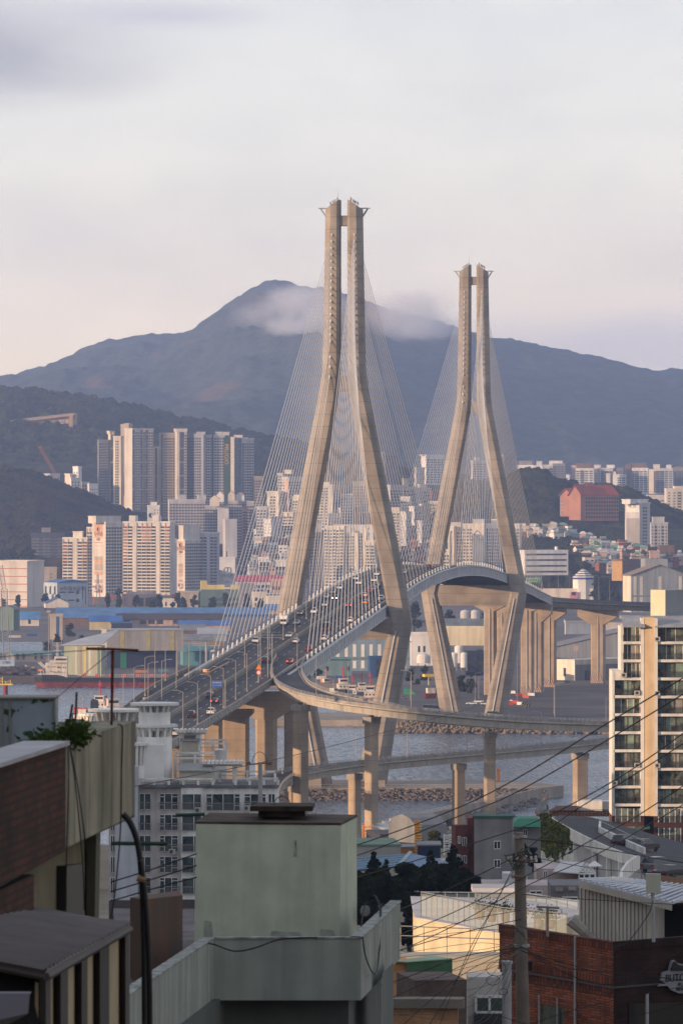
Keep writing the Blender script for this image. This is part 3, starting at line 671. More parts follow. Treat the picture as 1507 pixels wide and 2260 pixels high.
BLUER=mat('blue_metal_roof',(0.075,0.20,0.42),.55,.25,.08,streak=.4);BLUER2=mat('strong_blue_roof',(0.04,0.13,0.38),.55,.2,.08);BROWNR=mat('brown_roof',(0.065,0.04,0.038),.8,.2,.08)
GREYR=mat('grey_metal_roof',(0.20,0.205,0.215),.6,.2,.08,streak=.4);REDR=mat('red_tile_roof',(0.36,0.075,0.045),.75,.2,.1);CRIMR=mat('crimson_roof',(0.42,0.035,0.06),.6,.15,.1);GREENR=mat('green_roof_paint',(0.12,0.30,0.23),.7,.3,.1);LROOF=mat('pale_metal_roof',(0.38,0.39,0.40),.5,.15,.08)
GLS=glass_mat('far_window_glass',(0.035,0.042,0.055),.3,.9,.5);GLSB=glass_mat('blue_window_glass',(0.07,0.10,0.14),.3,.6,.3)
PAINTR=mat('red_panel_paint',(0.45,0.10,0.06),.7,.1,.3);SIGNB=mat('sign_ink',(0.03,0.03,0.04),.7,.1,1)
def text(body,size,loc,yaw,m,parent,name='lettering',ext=.03,align='CENTER',vert=False):
 cu=bpy.data.curves.new('lettering','FONT');cu.body=body;cu.size=size;cu.align_x=align;cu.align_y='CENTER';cu.extrude=ext;cu.resolution_u=2
 tmp=bpy.data.objects.new('tmp_text',cu);C.objects.link(tmp);dg=bpy.context.evaluated_depsgraph_get()
 me=bpy.data.meshes.new_from_object(tmp.evaluated_get(dg));bpy.data.objects.remove(tmp);me.materials.clear();me.materials.append(m)
 o=bpy.data.objects.new(name,me);C.objects.link(o);o.parent=parent
 base=parent.location if parent.type=='EMPTY' else Vector((0,0,0))
 o.location=Vector(loc)-base;o.rotation_euler=(R(90),R(90) if vert else 0,yaw);return o
class Face:
 """maps (s along the wall left to right, h up, o outward) to the building's own axes"""
 def __init__(f,kind,w,wl,wr):f.k=kind;f.w=w;f.wl=wl;f.wr=wr
 def p(f,s,h,o):return (s,-o,h) if f.k=='R' else (-o,f.wl-s,h)
 def box(f,mb,s0,s1,h0,h1,o0,o1):
  a=f.p
  mb.hexa([a(s0,h0,o1),a(s1,h0,o1),a(s1,h0,o0),a(s0,h0,o0)],[a(s0,h1,o1),a(s1,h1,o1),a(s1,h1,o0),a(s0,h1,o0)])
 def quad(f,mb,s0,s1,h0,h1,o):a=f.p;mb.face([mb.P(a(s0,h0,o)),mb.P(a(s1,h0,o)),mb.P(a(s1,h1,o)),mb.P(a(s0,h1,o))])
def facade(root,wallmb,fr,spec,H,fl,h0,O,yaw,wallm_,bandm,gl,top=1.6):
 n=len(spec);bw=fr.w/n;nf=max(1,int((H-h0-top)/fl))
 i=0
 while i<n:
  c=spec[i];j=i
  s0,s1=i*bw,(i+1)*bw;i+=1
  if c in 'x':continue
  if c=='p':fr.box(wallmb,s0+bw*.1,s1-bw*.1,0,H+.6,0,1.1);continue
  m=MB(O,yaw)
  if c=='w':
   for k in range(nf):
    z=h0+k*fl;fr.quad(m,s0+bw*.13,s1-bw*.13,z+.8,z+fl-.35,.06)
   m.k=1
   for k in range(nf):
    z=h0+k*fl;fr.box(m,s0+bw*.12,s1-bw*.12,z+.62,z+.86,0,.3)
   fr.box(wallmb,s0-.18,s0+.18,0,H,0,.35)
  elif c=='b':
   for k in range(nf):
    z=h0+k*fl;fr.quad(m,s0+.1,s1-.1,z+1.05,z+fl,.06)
   m.k=1
   for k in range(nf):z=h0+k*fl;fr.box(m,s0+.05,s1-.05,z,z+1.1,0,.75)
   fr.box(wallmb,s0-.2,s0+.2,0,H,0,.8)
  elif c=='g':
   for k in range(nf):
    z=h0+k*fl;fr.quad(m,s0+.15,s1-.15,z+.35,z+fl,.06)
   m.k=1
   for k in range(nf):z=h0+k*fl;fr.box(m,s0+.1,s1-.1,z,z+.36,0,.3)
   fr.box(wallmb,s0-.16,s0+.16,0,H,0,.4)
  elif c=='n':
   for k in range(nf):
    z=h0+k*fl;fr.quad(m,s0+bw*.3,s1-bw*.3,z+1.0,z+fl-.7,.06)
  elif c=='d':
   fr.quad(m,s0,s1,1,H-.6,.05);m.k=1
   for k in range(0,nf,5):z=h0+k*fl;fr.box(m,s0,s1,z,z+.5,0,.25)
  elif c=='o':
   for k in range(nf):
    z=h0+k*fl;fr.quad(m,s0,s1,z+1.1,z+fl-.9,.06)
   m.k=1
   for k in range(nf):
    z=h0+k*fl
    for q in range(6):fr.box(m,s0+bw*q/6-.08,s0+bw*q/6+.08,z+1.1,z+fl-.9,0,.14)
  m.build('window_bay',[gl,bandm],root)
def tower(a,b,c,top,base,Y,label,cat='apartment building',name='apartment_tower',th=None,L='',Rr='',wall=None,band=None,gl=None,fl=2.9,boxes=(),depth=14.0,group=None,h0=1.5,cap=True,kind=None,parapet=None,topgap=1.6,lwall=None):
 """a, b, c: columns of left edge, near corner, right edge; rows top/base; Y distance; boxes = (px0, px1, row) machine rooms on the roof"""
 if th is None:th=6 if a==b else 30
 if ZR(base,Y)<3.3:Y=GY(base,3.4)
 if th<0:b=a;depth=9
 t=R(th);k=Y/F
 wr=(c-b)*k/math.cos(t);wl=(b-a)*k/math.sin(t) if b>a else depth
 z0=ZR(base,Y);H=(base-top)*k;O=(XR(b,Y),Y,z0)
 if a==b and th>0:
  O=(XR(b,Y),Y,z0)
 wall=wall or CREAM;band=band or wall
 root=thing(name,label,cat,O,group)
 wm=MB(O,t);wm.box(0,wr,0,wl,0,H)
 fr=Face('R',wr,wl,wr);fl_=Face('L',wl,wl,wr)
 if Rr:facade(root,wm,fr,Rr,H,fl,h0,O,t,wall,band,gl or GLS,topgap)
 if L and b>a:facade(root,wm,fl_,L,H,fl,h0,O,t,wall,band,gl or GLS,topgap)
 if cap:
  e=.35;q=H
  for (x0,x1,y0,y1) in ((-e,wr+e,-e,.3),(-e,wr+e,wl-.3,wl+e),(-e,.3,.3,wl-.3),(wr-.3,wr+e,.3,wl-.3)):wm.box(x0,x1,y0,y1,q-.5,q+1.0)
 wm.build('wall',wall,root)
 if parapet:
  m=MB(O,t);e=.5;m.box(-e,wr+e,-e,wl+e,H+.6,H+1.3);m.build('roof_slab',parapet,root)
 for bx in boxes:
  p0,p1,row=bx[:3];bm=bx[3] if len(bx)>3 else wall
  x0=(p0-b)*k/math.cos(t);x1=(p1-b)*k/math.cos(t);hh=(top-row)*k
  m=MB(O,t)
  if a<b:
   s=wl*.35;sh=s*math.sin(t)/math.cos(t);x0+=sh;x1+=sh;x1=min(x1,wr+2)
   m.box(x0,x1,s*.6,wl*.8,H,H+hh)
   m.box(x0-.4,x1+.4,s*.6-.4,wl*.8+.4,H+hh-.5,H+hh+.2)
  else:
   m.box(x0,x1,2,max(6,wl*.7),H,H+hh);m.box(x0-.4,x1+.4,1.6,max(6,wl*.7)+.4,H+hh-.5,H+hh+.2)
  m.build('machine_room',bm,root)
 return root,O,t,wl,wr,H,fr,fl_
def panel(T_,face,s0,s1,h0,h1,m,name='wall_panel',o=.12):
 root,O,t,wl,wr,H,fr,fl_=T_;f=fr if face=='R' else fl_
 mb=MB(O,t);w=f.w;f.box(mb,s0*w,s1*w,h0*H,h1*H,0,o);return mb.build(name,m,root)
def sign(T_,face,s,h,body,size,m,o=.3,name='lettering',vert=False):
 root,O,t,wl,wr,H,fr,fl_=T_;f=fr if face=='R' else fl_
 p=f.p(s*f.w,h*H,o);mb=MB(O,t);mb.P(p);return text(body,size,mb.v[0],t if face=='R' else t-R(90),m,root,name,vert=vert)
YA=5300
T_=tower(139,139,193,1189,1312,YA,'cream apartment block with orange balcony tops, left of the peach logo gable',th=-10,Rr='bbpbb',wall=CREAM2,band=CREAM2,boxes=((160,181,1173),),parapet=WHT)
for s0,s1 in ((.02,.18),(.82,.98)):
 for k in range(7):
  hh=1-.07-k*.0595;panel(T_,'R',s0,s1,hh-.022,hh-.004,ORW if k>1 else PAINTR,'balcony_panel',.85)
tower(192,192,203,1166,1312,YA+25,'narrow cream stair tower wedged left of the peach logo gable',th=-10,Rr='bb',wall=CREAM2,parapet=WHT)
T2=tower(202,233,268,1155,1318,YA-10,'apartment tower whose sunlit gable carries a peach panel, circle logo and number 103',th=46,Rr='wwwwww',wall=CREAM,boxes=((208,262,1139),),parapet=WHT)
def gable(T_,num):
 panel(T_,'L',.18,.78,.80,.985,PEACH);panel(T_,'L',.18,.78,.735,.742,PAINTR);panel(T_,'L',.18,.78,.69,.695,PAINTR)
 for a,b,m_ in ((.50,.55,BEIGE),(.455,.50,PEACH),(.36,.45,BEIGE),(.30,.345,PEACH),(.19,.235,PINKW),(.06,.16,REDW)):panel(T_,'L',.18,.78,a,b,m_)
 sign(T_,'L',.48,.855,'누리움',4.2,SIGNB);sign(T_,'L',.48,.78,num,3.4,SIGNB);sign(T_,'L',.48,.915,'◐',4.5,NAVY);sign(T_,'L',.3,.12,'◎',8,WHT);sign(T_,'L',.66,.13,'◎',6,WHT)
gable(T2,'103')
T3=tower(271,375,385,1154,1314,YA,'broad cream apartment slab with two full-height lift shafts and orange top balconies',th=78,L='bbpbbbbpbb',Rr='x',wall=CREAM,band=CREAM2,boxes=(),parapet=WHT)
mb=MB(T3[1],T3[2])
for s0,s1 in ((.155,.245),(.655,.745)):T3[7].box(mb,T3[3]*s0,T3[3]*s1,T3[5],T3[5]+6.6,-8,1.2)
mb.k=0;o=mb;
for i_,(s0,s1) in enumerate(((.155,.245),(.655,.745))):
 q=MB(T3[1],T3[2]);T3[7].box(q,T3[3]*s0-1,T3[3]*s1+1,T3[5]+1,T3[5]+6.6,-9,1.2);q.build('machine_room',CREAM,T3[0])
for s0,s1 in ((.01,.09),(.41,.49),(.51,.59),(.91,.985)):
 for k in range(5 if s0>.1 else 11):
  hh=1-.045-k*.046;panel(T3,'L',s0,s1,hh-.018,hh-.003,PAINTR if k<2 else ORW,'balcony_panel',.85)
# sawtooth white bay tower
T4=tower(376,378,390,1190,1308,YA-60,'slim white tower of wavy stacked balconies in front of the broad cream slab',th=20,Rr='x',wall=WHT,cap=False)
m=MB(T4[1],T4[2])
for k in range(17):
 z=1+k*T4[5]/17;w_=T4[4]
 m.hexa([(0,-.1,z),(w_*.5,-2.2,z),(w_,-.1,z+1.2),(w_*.5,1,z)],[(0,-.1,z+1.5),(w_*.5,-2.2,z+1.3),(w_,-.1,z+2.6),(w_*.5,1,z+1.3)])
m.build('balconies',WHT,T4[0])
T5=tower(390,408,441,1194,1306,YA-20,'apartment tower whose narrow sunlit gable carries a circle logo and number 104',th=52,Rr='wwwwwww',wall=CREAM,boxes=((402,437,1160),),parapet=WHT);gable(T5,'104')
T6=tower(441,479,484,1178,1306,YA,'grey-shaded apartment slab with dark balcony strips beside the gable numbered 104',th=80,L='bbpbb',Rr='x',wall=LGREY,band=LGREY,parapet=WHT)
# --- tall estate behind
YC=6000
def C_(a,b,c,top,label,base=1145,Y=YC,**k):k.setdefault('th',3 if a==b else 42);return tower(a,b,c,top,base,Y,label,**k)
C_(214,218,239,972,'brown-grey tower with a bright left edge, leftmost of the tall estate',L='x',Rr='gwww',wall=MGREY,band=LGREY,th=8)
C_(238,250,252,957,'thin cream slab sandwiched between the first and third tall towers',L='xd',Rr='x',wall=CREAM2,boxes=((241,252,951),))
C_(250,252,267,964,'narrow cream tower with paired small windows left of the tallest blank wall',L='x',Rr='xwwx',wall=CREAM2,th=-17)
C_(266,284,292,938,'tallest blank beige tower wall of the estate, topped by a small plant room',L='x',Rr='x',wall=BEIGE,boxes=((282,297,934),),th=65,Y=YC+30)
C_(274,292,337,947,'tall white blank gable tower with dark glazed strips on its right face',L='xxxx',Rr='dwwdgdww',wall=CREAM,gl=GLSB,th=42,Y=YC-20)
C_(338,338,351,988,'very narrow lit tower strip between the two big groups of the estate',Rr='xdx',wall=CREAM2,Y=YC+20)
C_(350,355,386,957,'beige gridded tower starting the long terrace right of the gap',L='x',Rr='dwwwww',wall=BEIGE,th=8)
C_(384,391,412,952,'taller tower segment with a lit white crown and central glass strip',L='x',Rr='xddw',wall=CREAM,boxes=((386,412,946,CREAM2),),th=9,Y=YC-15)
C_(412,412,430,958,'dark grey tower segment of the terrace, second right of the lit crown',Rr='gww',wall=MGREY,Y=YC+5)
C_(429,429,449,960,'white gridded tower segment carrying a low grey roof box',Rr='wwwx',wall=LGREY,boxes=((433,453,953),),Y=YC-10)
C_(449,449,467,961,'last white gridded tower segment before the dark vertical gap',Rr='xwww',wall=LGREY)
C_(466,466,473,968,'recessed dark link between the gridded terrace and the next tower',Rr='d',wall=DGREY,Y=YC+15)
C_(472,472,496,961,'light grey windowed tower left of the dark green wall',Rr='wwww',wall=LGREY,boxes=((476,506,953),))
Tg=C_(494,494,510,967,'tower wall clad in dark green with small vertical gold lettering',Rr='x',wall=DKGRN,Y=YC-5);sign(Tg,'R',.35,.80,'PRUGIO',6,mat('gold_letters',(.6,.35,.1),.5),vert=True)
C_(509,509,517,966,'bright cream blade wall right of the dark green cladding',Rr='x',wall=CREAM2,th=0,Y=YC-12)
C_(516,516,536,968,'dark glass tower section with a lit cream crown box',Rr='dwdd',wall=MGREY,gl=GLSB,boxes=((517,535,960,CREAM2),))
C_(534,534,560,969,'rightmost grey gridded tower of the tall estate',Rr='gwwww',wall=LGREY,boxes=((537,548,966),),th=18)
C_(559,559,580,1053,'short beige gridded block right of the tall estate',Rr='wwww',wall=BEIGE,base=1160)
# --- white estate with red gabled roofs
YB=5650
def B_(a,b,c,top,label,base=1250,Y=YB,**k):k.setdefault('th',2 if a==b else 40);return tower(a,b,c,top,base,Y,label,**k)
B_(374,374,453,1104,'long white gridded apartment slab with two small roof boxes',Rr='wwwwwwwwwwww',wall=LGREY,boxes=((392,411,1092),(437,455,1092)),th=7)
B_(452,452,481,1117,'lower white gridded slab joined to the right of the long one',Rr='wwwww',wall=LGREY,Y=YB-15)
def redroof(px0,px1,row,Y,root,wall):
 """small gabled penthouse with red tiles, lit gable to the left"""
 k=Y/F;x0,x1=XR(px0,Y),XR(px1,Y);z=ZR(row,Y);w_=x1-x0
 m=MB((x0,Y,z));m.box(0,w_,0,8,0,7);m.hexa([(0,0,7),(w_,0,7),(w_,8,7),(0,8,7)],[(w_*.45,.1,10.5),(w_*.55,.1,10.5),(w_*.55,8,10.5),(w_*.45,8,10.5)]);m.build('penthouse',wall,root)
 m=MB((x0,Y,z));m.hexa([(w_*.5,-.5,10.6),(w_+.8,-.5,6.6),(w_+.8,8.5,6.6),(w_*.5,8.5,10.6)],[(w_*.5,-.5,11.2),(w_+.8,-.5,7.2),(w_+.8,8.5,7.2),(w_*.5,8.5,11.2)]);m.build('roof',REDR,root)
T7=B_(480,480,505,1118,'grey stepped tower under a big white gabled penthouse with red tiles',Rr='x',wall=LGREY,Y=YB-30)
redroof(463,484,1117,YB-40,T7[0],CREAM2);redroof(478,494,1108,YB-20,T7[0],WHT)
T8=B_(504,504,533,1107,'white gridded tower with a pair of red-roofed penthouses',Rr='wwwww',wall=LGREY);redroof(503,518,1107,YB,T8[0],CREAM2);redroof(520,539,1109,YB+4,T8[0],WHT)
T9=B_(491,497,523,1148,'tall plain pale grey gable wall with a thin brown vertical strip',base=1300,L='x',Rr='x',wall=LGREY,Y=YB-120,th=12);panel(T9,'R',.08,.17,.10,.55,BROWN)
T10=B_(485,485,519,1232,'low blank white gable wall with a dark eye-shaped logo',base=1300,Rr='x',wall=WHT,Y=YB-200,th=4);sign(T10,'R',.5,.62,'(T)',6.5,NAVY);sign(T10,'R',.5,.42,'아이존',4.2,SIGNB);sign(T10,'R',.5,.22,'101',3,SIGNB)
B_(532,532,546,1121,'pink-grey tower with a red cap behind the first stays',Rr='nww',wall=PINKW,parapet=REDR,base=1260,Y=YB+30)
B_(545,545,560,1108,'dull white tower partly behind the outermost stays',Rr='www',wall=LGREY,base=1260,Y=YB+60)
T11=B_(325,325,352,1117,'white block with logo peeping above the broad cream slab',Rr='xxnn',wall=WHT,Y=YB-60,boxes=((332,346,1108),));sign(T11,'R',.3,.84,'◐',6,NAVY)
B_(386,386,410,1160,'small dark navy block between cream towers',Rr='wwww',wall=DGREY,Y=YB-100)
# --- small white houses and construction crane on the hill, upper left
def D_(a,b,c,top,base,label,**k):k.setdefault('th',35);k.setdefault('fl',3.3);return tower(a,b,c,top,base,k.pop('Y',5980),label,cat='building',name='house_block',**k)
D_(160,173,180,1031,1085,'small white stepped block standing highest on the hill shoulder',L='nn',Rr='x',wall=WHT)
D_(141,155,160,1047,1075,'bright sunlit white gabled house on the hill shoulder',L='x',Rr='x',wall=CREAM2)
D_(153,157,176,1056,1085,'white windowed row house below the sunlit gable',L='x',Rr='nnn',wall=WHT,Y=5960)
D_(179,180,197,1065,1100,'pale four-storey block half hidden by trees, left of the gridded one',L='x',Rr='www',wall=LGREY)
D_(197,197,216,1069,1108,'pale gridded block touching the leftmost tall tower',Rr='nnnn',wall=WHT)
D_(111,111,131,1047,1070,'low grey block at the foot of the brown crane',Rr='xnn',wall=LGREY)
cr=thing('construction_crane','rust-brown lattice crane jib leaning left above the wooded hill','crane',P(122,1046,5990))
def lattice(mb,a,b,w,n,r=.12):
 a=Vector(a);b=Vector(b);d=(b-a);u=d.cross(Vector((0,1,0))).normalized()*w/2;v=d.cross(u).normalized()*w/2
 cs=[u+v,u-v,-u-v,-u+v]
 for c in cs:mb.tube([a+c,b+c],r,4)
 for i in range(n):
  for j in range(4):
   p=a+d*(i/n)+cs[j];q=a+d*((i+1)/n)+cs[(j+1)%4];mb.tube([p,q],r*.7,3,cap=False)
m=MB();lattice(m,P(122,1046,5990),P(88,987,5990),2.2,14,.25);m.build('jib',mat('crane_rust',(.30,.12,.07),.7),cr)
m=MB();m.tube([P(135,1050,5990),P(96,1002,5990)],.15,4);m.tube([P(84,988,5990),P(92,985,5990)],.8,5);m.build('stay_rope',mat('crane_rust',(0,0,0)),cr)
# --- indoor ski hall on the ridge
Y=7180
sk=thing('ski_hall','long sloping tan indoor ski hall climbing the ridge on the left','ski hall',P(80,945,Y))
m=MB();f0=[P(-60,966,Y),P(-60,934,Y),P(165,916,Y),P(165,946,Y)];bk=[v+Vector((0,60,0)) for v in f0]
m.hexa([f0[0],f0[3],bk[3],bk[0]],[f0[1],f0[2],bk[2],bk[1]]);m.build('wall',wallm('tan_cladding',(0.40,0.27,0.15)),sk)
m=MB();f1=[v+Vector((0,-6,0)) for v in (P(-60,944,Y),P(-60,936,Y),P(165,911,Y),P(165,917,Y))];bk=[v+Vector((0,75,0)) for v in f1]
m.hexa([f1[0],f1[3],bk[3],bk[0]],[f1[1],f1[2],bk[2],bk[1]]);m.build('roof',mat('tan_roof',(.36,.26,.2),.8),sk)
m=MB();m.hexa([P(152,947,Y-14),P(161,947,Y-14),P(161,947,Y),P(152,947,Y)],[P(152,917,Y-14),P(161,916,Y-14),P(161,916,Y),P(152,917,Y)]);m.build('end_tower',wallm('tan_cladding',(0,0,0)),sk)
text('스노우캐슬',9,P(136,934,Y-3),0,WHT,sk)
tower(163,164,178,926,944,Y+30,'low pinkish annex beside the upper end of the ski hall',cat='building',name='annex_building',Rr='nn',wall=BROWN,fl=4)
# --- left edge blocks
tower(-40,-40,93,1162,1208,5600,'long cream factory block with seven rows of paired windows at the left edge',cat='building',name='factory_block',th=3,Rr='oooooooo',wall=CREAM,fl=3.9)
tower(92,92,146,1162,1200,5650,'cream block with a roof turret continuing the long factory',cat='building',name='factory_block',th=3,Rr='xonx',wall=CREAM,boxes=((130,146,1156),),fl=3.9)
tower(146,146,200,1164,1200,5680,'pale teal-grey low block between the factory and the logo tower',cat='building',name='office_block',th=3,Rr='xxoo',wall=wallm('pale_teal',(.30,.36,.36)),fl=4)
tower(68,70,142,1178,1288,5450,'dark slate apartment block with white window frames on the left',th=6,L='x',Rr='bbgbbggbb',wall=DGREY,band=MGREY,boxes=((92,111,1165,MGREY),),parapet=NAVY)
T_=tower(-30,60,92,1240,1341,4700,'windowless cream cold-store box with five red stripes',cat='warehouse',name='cold_store',th=72,L='x',Rr='x',wall=CREAM)
for h in (.17,.34,.51,.68,.85):panel(T_,'L',.02,.995,h-.007,h+.009,PAINTR,'stripe',.2)
panel(T_,'L',.02,.995,.015,.03,PAINTR,'stripe',.2)
tower(92,92,125,1254,1290,4900,'plain tan block between the cold store and the slate apartments',cat='building',name='office_block',th=5,Rr='xxnx',wall=BEIGE)
T_=tower(93,126,192,1286,1340,4500,'white-blue office block lettered 동우국제 with a blue roof edge',cat='building',name='office_block',th=28,L='nnn',Rr='x',wall=wallm('ice_blue_cladding',(.44,.50,.56)),cap=False,h0=9,fl=8)
sign(T_,'R',.52,.74,'(주)동우국제',3.9,SIGNB);sign(T_,'R',.12,.74,'≋',4,RED)
for s,h in ((.15,.6),(.43,.6),(.15,.27),(.43,.27)):panel(T_,'R',s-.08,s+.13,h-.03,h+.03,GLS,'window',.1)
for s in (.62,):panel(T_,'R',s,s+.1,.53,.68,GLS,'window',.1);panel(T_,'R',s,s+.1,.2,.33,GLS,'window',.1)
panel(T_,'R',.82,.84,.3,.85,GLS,'window',.1);panel(T_,'R',.92,.94,.1,.85,GLS,'window',.1)
m=MB(T_[1],T_[2]);m.hexa([(-.5,-.5,T_[5]),(T_[4]+.5,-.5,T_[5]),(T_[4]+.5,T_[3]+.5,T_[5]),(-.5,T_[3]+.5,T_[5])],[(T_[4]*.45,-.5,T_[5]+2.4),(T_[4]*.55,-.5,T_[5]+2.4),(T_[4]*.55,T_[3]+.5,T_[5]+2.4),(T_[4]*.45,T_[3]+.5,T_[5]+2.4)]);m.build('roof',BLUER2,T_[0])
# --- centre, seen between and through the stays
YH=5600
def H_(a,b,c,top,base,label,Y=YH,**k):k.setdefault('th',3 if a==b else 40);return tower(a,b,c,top,base,Y,label,**k)
H_(589,590,615,1086,1150,'cream gridded tower just right of the outer stays',L='x',Rr='xwwx',wall=CREAM2,th=-17)
H_(613,613,624,1046,1150,'thin cream tower with a grey crown left of the orange-striped one',Rr='ww',wall=CREAM2,boxes=((626,642,1037),),th=-17,Y=YH+30)
T_=H_(622,637,674,1054,1150,'tower with a full-height orange gable stripe behind the left pylon leg',L='nx',Rr='wwwww',wall=LGREY,th=38);panel(T_,'L',.5,.98,.0,.97,PEACH)
H_(645,647,664,1098,1200,'cream windowed tower touching the left pylon leg',L='x',Rr='www',wall=CREAM2,boxes=((648,660,1092),),th=-17,Y=YH-60)
H_(623,629,647,1132,1190,'lower cream block with small balconies below the orange-striped tower',L='x',Rr='bb',wall=CREAM2,th=-17,Y=YH-90)
H_(582,598,606,1148,1184,'little white block pierced by dark square windows',L='nn',Rr='x',wall=WHT,th=65,Y=YH-150)
H_(600,613,623,1142,1202,'pale grey-green gable with a windowed return, below the cream towers',L='x',Rr='wx',wall=LGREY,th=45,Y=YH-120)
H_(698,700,733,1071,1170,'tall cream gridded tower seen between the pylon legs',L='x',Rr='wwwx',wall=CREAM2,boxes=((709,726,1064),),th=-17)
H_(731,731,753,1073,1150,'grey tower joined to the right of the cream one between the legs',Rr='gggg',wall=MGREY,band=LGREY,th=20)
H_(777,781,815,1064,1140,'cream and grey gridded tower left of the right pylon leg',L='x',Rr='wwgww',wall=BEIGE,th=6,Y=YH+60)
H_(748,750,767,1123,1165,'white block with dark square windows and a small roof box',L='x',Rr='nn',wall=WHT,boxes=((757,769,1112,CREAM2),),Y=YH-60,th=8)
H_(767,768,797,1121,1168,'dark grey gabled block right of the small white one',L='x',Rr='www',wall=DGREY,Y=YH-70)
H_(722,724,750,1135,1165,'low lit white terraces crowding below the tall cream tower',L='x',Rr='nnn',wall=CREAM2,Y=YH-130)
H_(792,793,822,1134,1170,'low reddish block with an orange roof edge near the right leg',L='x',Rr='www',wall=BROWN,parapet=PEACH,Y=YH-100)
for a,c,top,sp_,wl_,lab in ((664,684,1082,'www',CREAM2,'cream tower half hidden by the left pylon leg'),(753,778,1092,'wwww',LGREY,'pale tower filling the gap between the two tall ones between the legs'),(814,838,1078,'www',CREAM2,'cream tower squeezed against the right pylon leg'),(828,852,1112,'www',WHT,'white lower tower right of the near pylon leg'),(858,882,1122,'bww',CREAM2,'cream balcony block below the orange-gabled tower'),(884,904,1098,'www',WHT,'white block right below the lit roof box'),(948,968,1108,'www',CREAM,'cream block before the red-brown one'),(966,986,1136,'www',CREAM2,'sunlit cream block touching the far pylon leg'),(836,862,1160,'wwww',CREAM2,'low cream block above the deck between the pylons'),(862,886,1176,'www',WHT,'low white block above the deck between the pylons'),(938,962,1172,'www',CREAM2,'low cream block left of the far pylon leg'),(640,662,1168,'www',WHT,'low white block left of the near pylon leg foot'),(664,686,1150,'www',CREAM2,'cream block in the shadow of the near pylon leg'),(566,588,1120,'www',LGREY,'pale grey block behind the outer stays'),(560,580,1170,'www',WHT,'low white block behind the outer stays')):
 H_(a,a,c,top,1215,lab,Rr=sp_,wall=wl_,th=-14,Y=YH-40-(a%7)*14)
YI=5150
def I_(a,b,c,top,label,**k):k.setdefault('th',-17);k.setdefault('L','x');return tower(a,b,c,top,k.pop('base',1300),k.pop('Y',YI),label,**k)
I_(683,684,718,1177,'shaded grey tower at the left end of the cream estate between the legs',Rr='wwwx',wall=MGREY,band=LGREY,boxes=((692,710,1151,WHT),),L='x',th=25)
I_(716,718,758,1163,'sunlit cream tower of boxy balconies, tallest of the estate between the legs',Rr='bwbwb',wall=CREAM2)
I_(758,760,789,1178,'second sunlit cream balcony tower between the legs',Rr='bwbx',wall=CREAM2,boxes=((773,778,1166),))
I_(792,795,808,1178,'narrow sunlit cream tower between the second and last balcony blocks',Rr='bx',wall=CREAM2,boxes=((802,808,1166),))
I_(806,808,827,1195,'lowest cream balcony tower, nearest the right pylon leg',Rr='bb',wall=CREAM2,Y=YI-20)
I_(735,736,824,1160,'grey rear slab showing above the cream balcony towers',Rr='xxxwxx',wall=LGREY,Y=YI+60)
# --- right of the right leg
H_(838,850,879,999,1080,'tall far glass tower with white vertical edge, right of the near pylon',L='xd',Rr='gggg',wall=MGREY,gl=GLSB,Y=6600)
H_(929,940,981,1005,1070,'far white gridded tower rising behind the middle stays',L='x',Rr='wwwww',wall=WHT,Y=6700,boxes=((930,938,1004),(958,966,1004)))
H_(914,918,937,1033,1080,'lower grey-white tower left of the far gridded one',L='x',Rr='nnn',wall=LGREY,Y=6600)
H_(850,861,889,1072,1150,'tower with an orange left gable right of the near pylon leg',L='x',Rr='wwww',wall=LGREY,lwall=None,th=40)
T_=H_(887,889,921,1075,1150,'grey gridded tower with a lit box on top, among the stays',L='x',Rr='wwww',wall=LGREY,boxes=((889,901,1056,CREAM2),),Y=YH+30)
H_(917,925,950,1079,1140,'pale tower with a cream crown left of the red-brown block',L='x',Rr='nww',wall=LGREY,boxes=((925,940,1069,CREAM2),),Y=YH+20)
H_(950,953,974,1084,1140,'red-brown block tucked behind the far pylon leg',L='x',Rr='nnn',wall=BRICKR,Y=YH+40)
H_(1039,1043,1074,1018,1068,'far pale tower framed between the legs of the far pylon',L='x',Rr='wwww',wall=LGREY,Y=6800,boxes=((1049,1059,1009,CREAM2),))
H_(1098,1112,1129,1004,1060,'far dark glass tower just right of the far pylon leg',L='gg',Rr='gg',wall=MGREY,gl=GLSB,Y=6700)
H_(883,896,908,1131,1205,'pale grey terrace block, left of three stepped ones behind the stays',L='nx',Rr='nn',wall=LGREY,Y=YH-200)
H_(903,914,938,1119,1160,'white stepped block above the grey terraces',L='x',Rr='nnn',wall=WHT,Y=YH-120)
H_(926,931,951,1114,1150,'bright lit white block, highest of the stepped group',L='x',Rr='nx',wall=CREAM2,Y=YH-100)
H_(920,931,948,1151,1215,'grey gabled block, right of the stepped group near the far pylon leg',L='nx',Rr='nnn',wall=LGREY,Y=YH-220)
H_(998,1001,1010,1070,1092,'small bright white house beside the far left leg',L='x',Rr='x',wall=CREAM2,Y=5500)
H_(1020,1022,1159,1092,1130,'long salmon-brick school block behind the far pylon',cat='school building',name='school_block',L='x',Rr='nwnnwnnwnnwn',wall=wallm('salmon_brick',(.40,.17,.12)),Y=5480,th=3,fl=3.6)
H_(1000,1002,1021,1090,1130,'dark grey wing at the left end of the salmon-brick block',L='x',Rr='www',wall=MGREY,Y=5470,th=3)
YJ=4950
def J_(a,b,c,top,label,base=1310,Y=YJ,**k):k.setdefault('th',-14);k.setdefault('L','x');return tower(a,b,c,top,base,Y,label,**k)
J_(979,980,992,1174,'narrow bright white gable with three round-headed windows beside the far pylon leg',Rr='n',wall=CREAM2,fl=9,base=1245,Y=YJ-40)
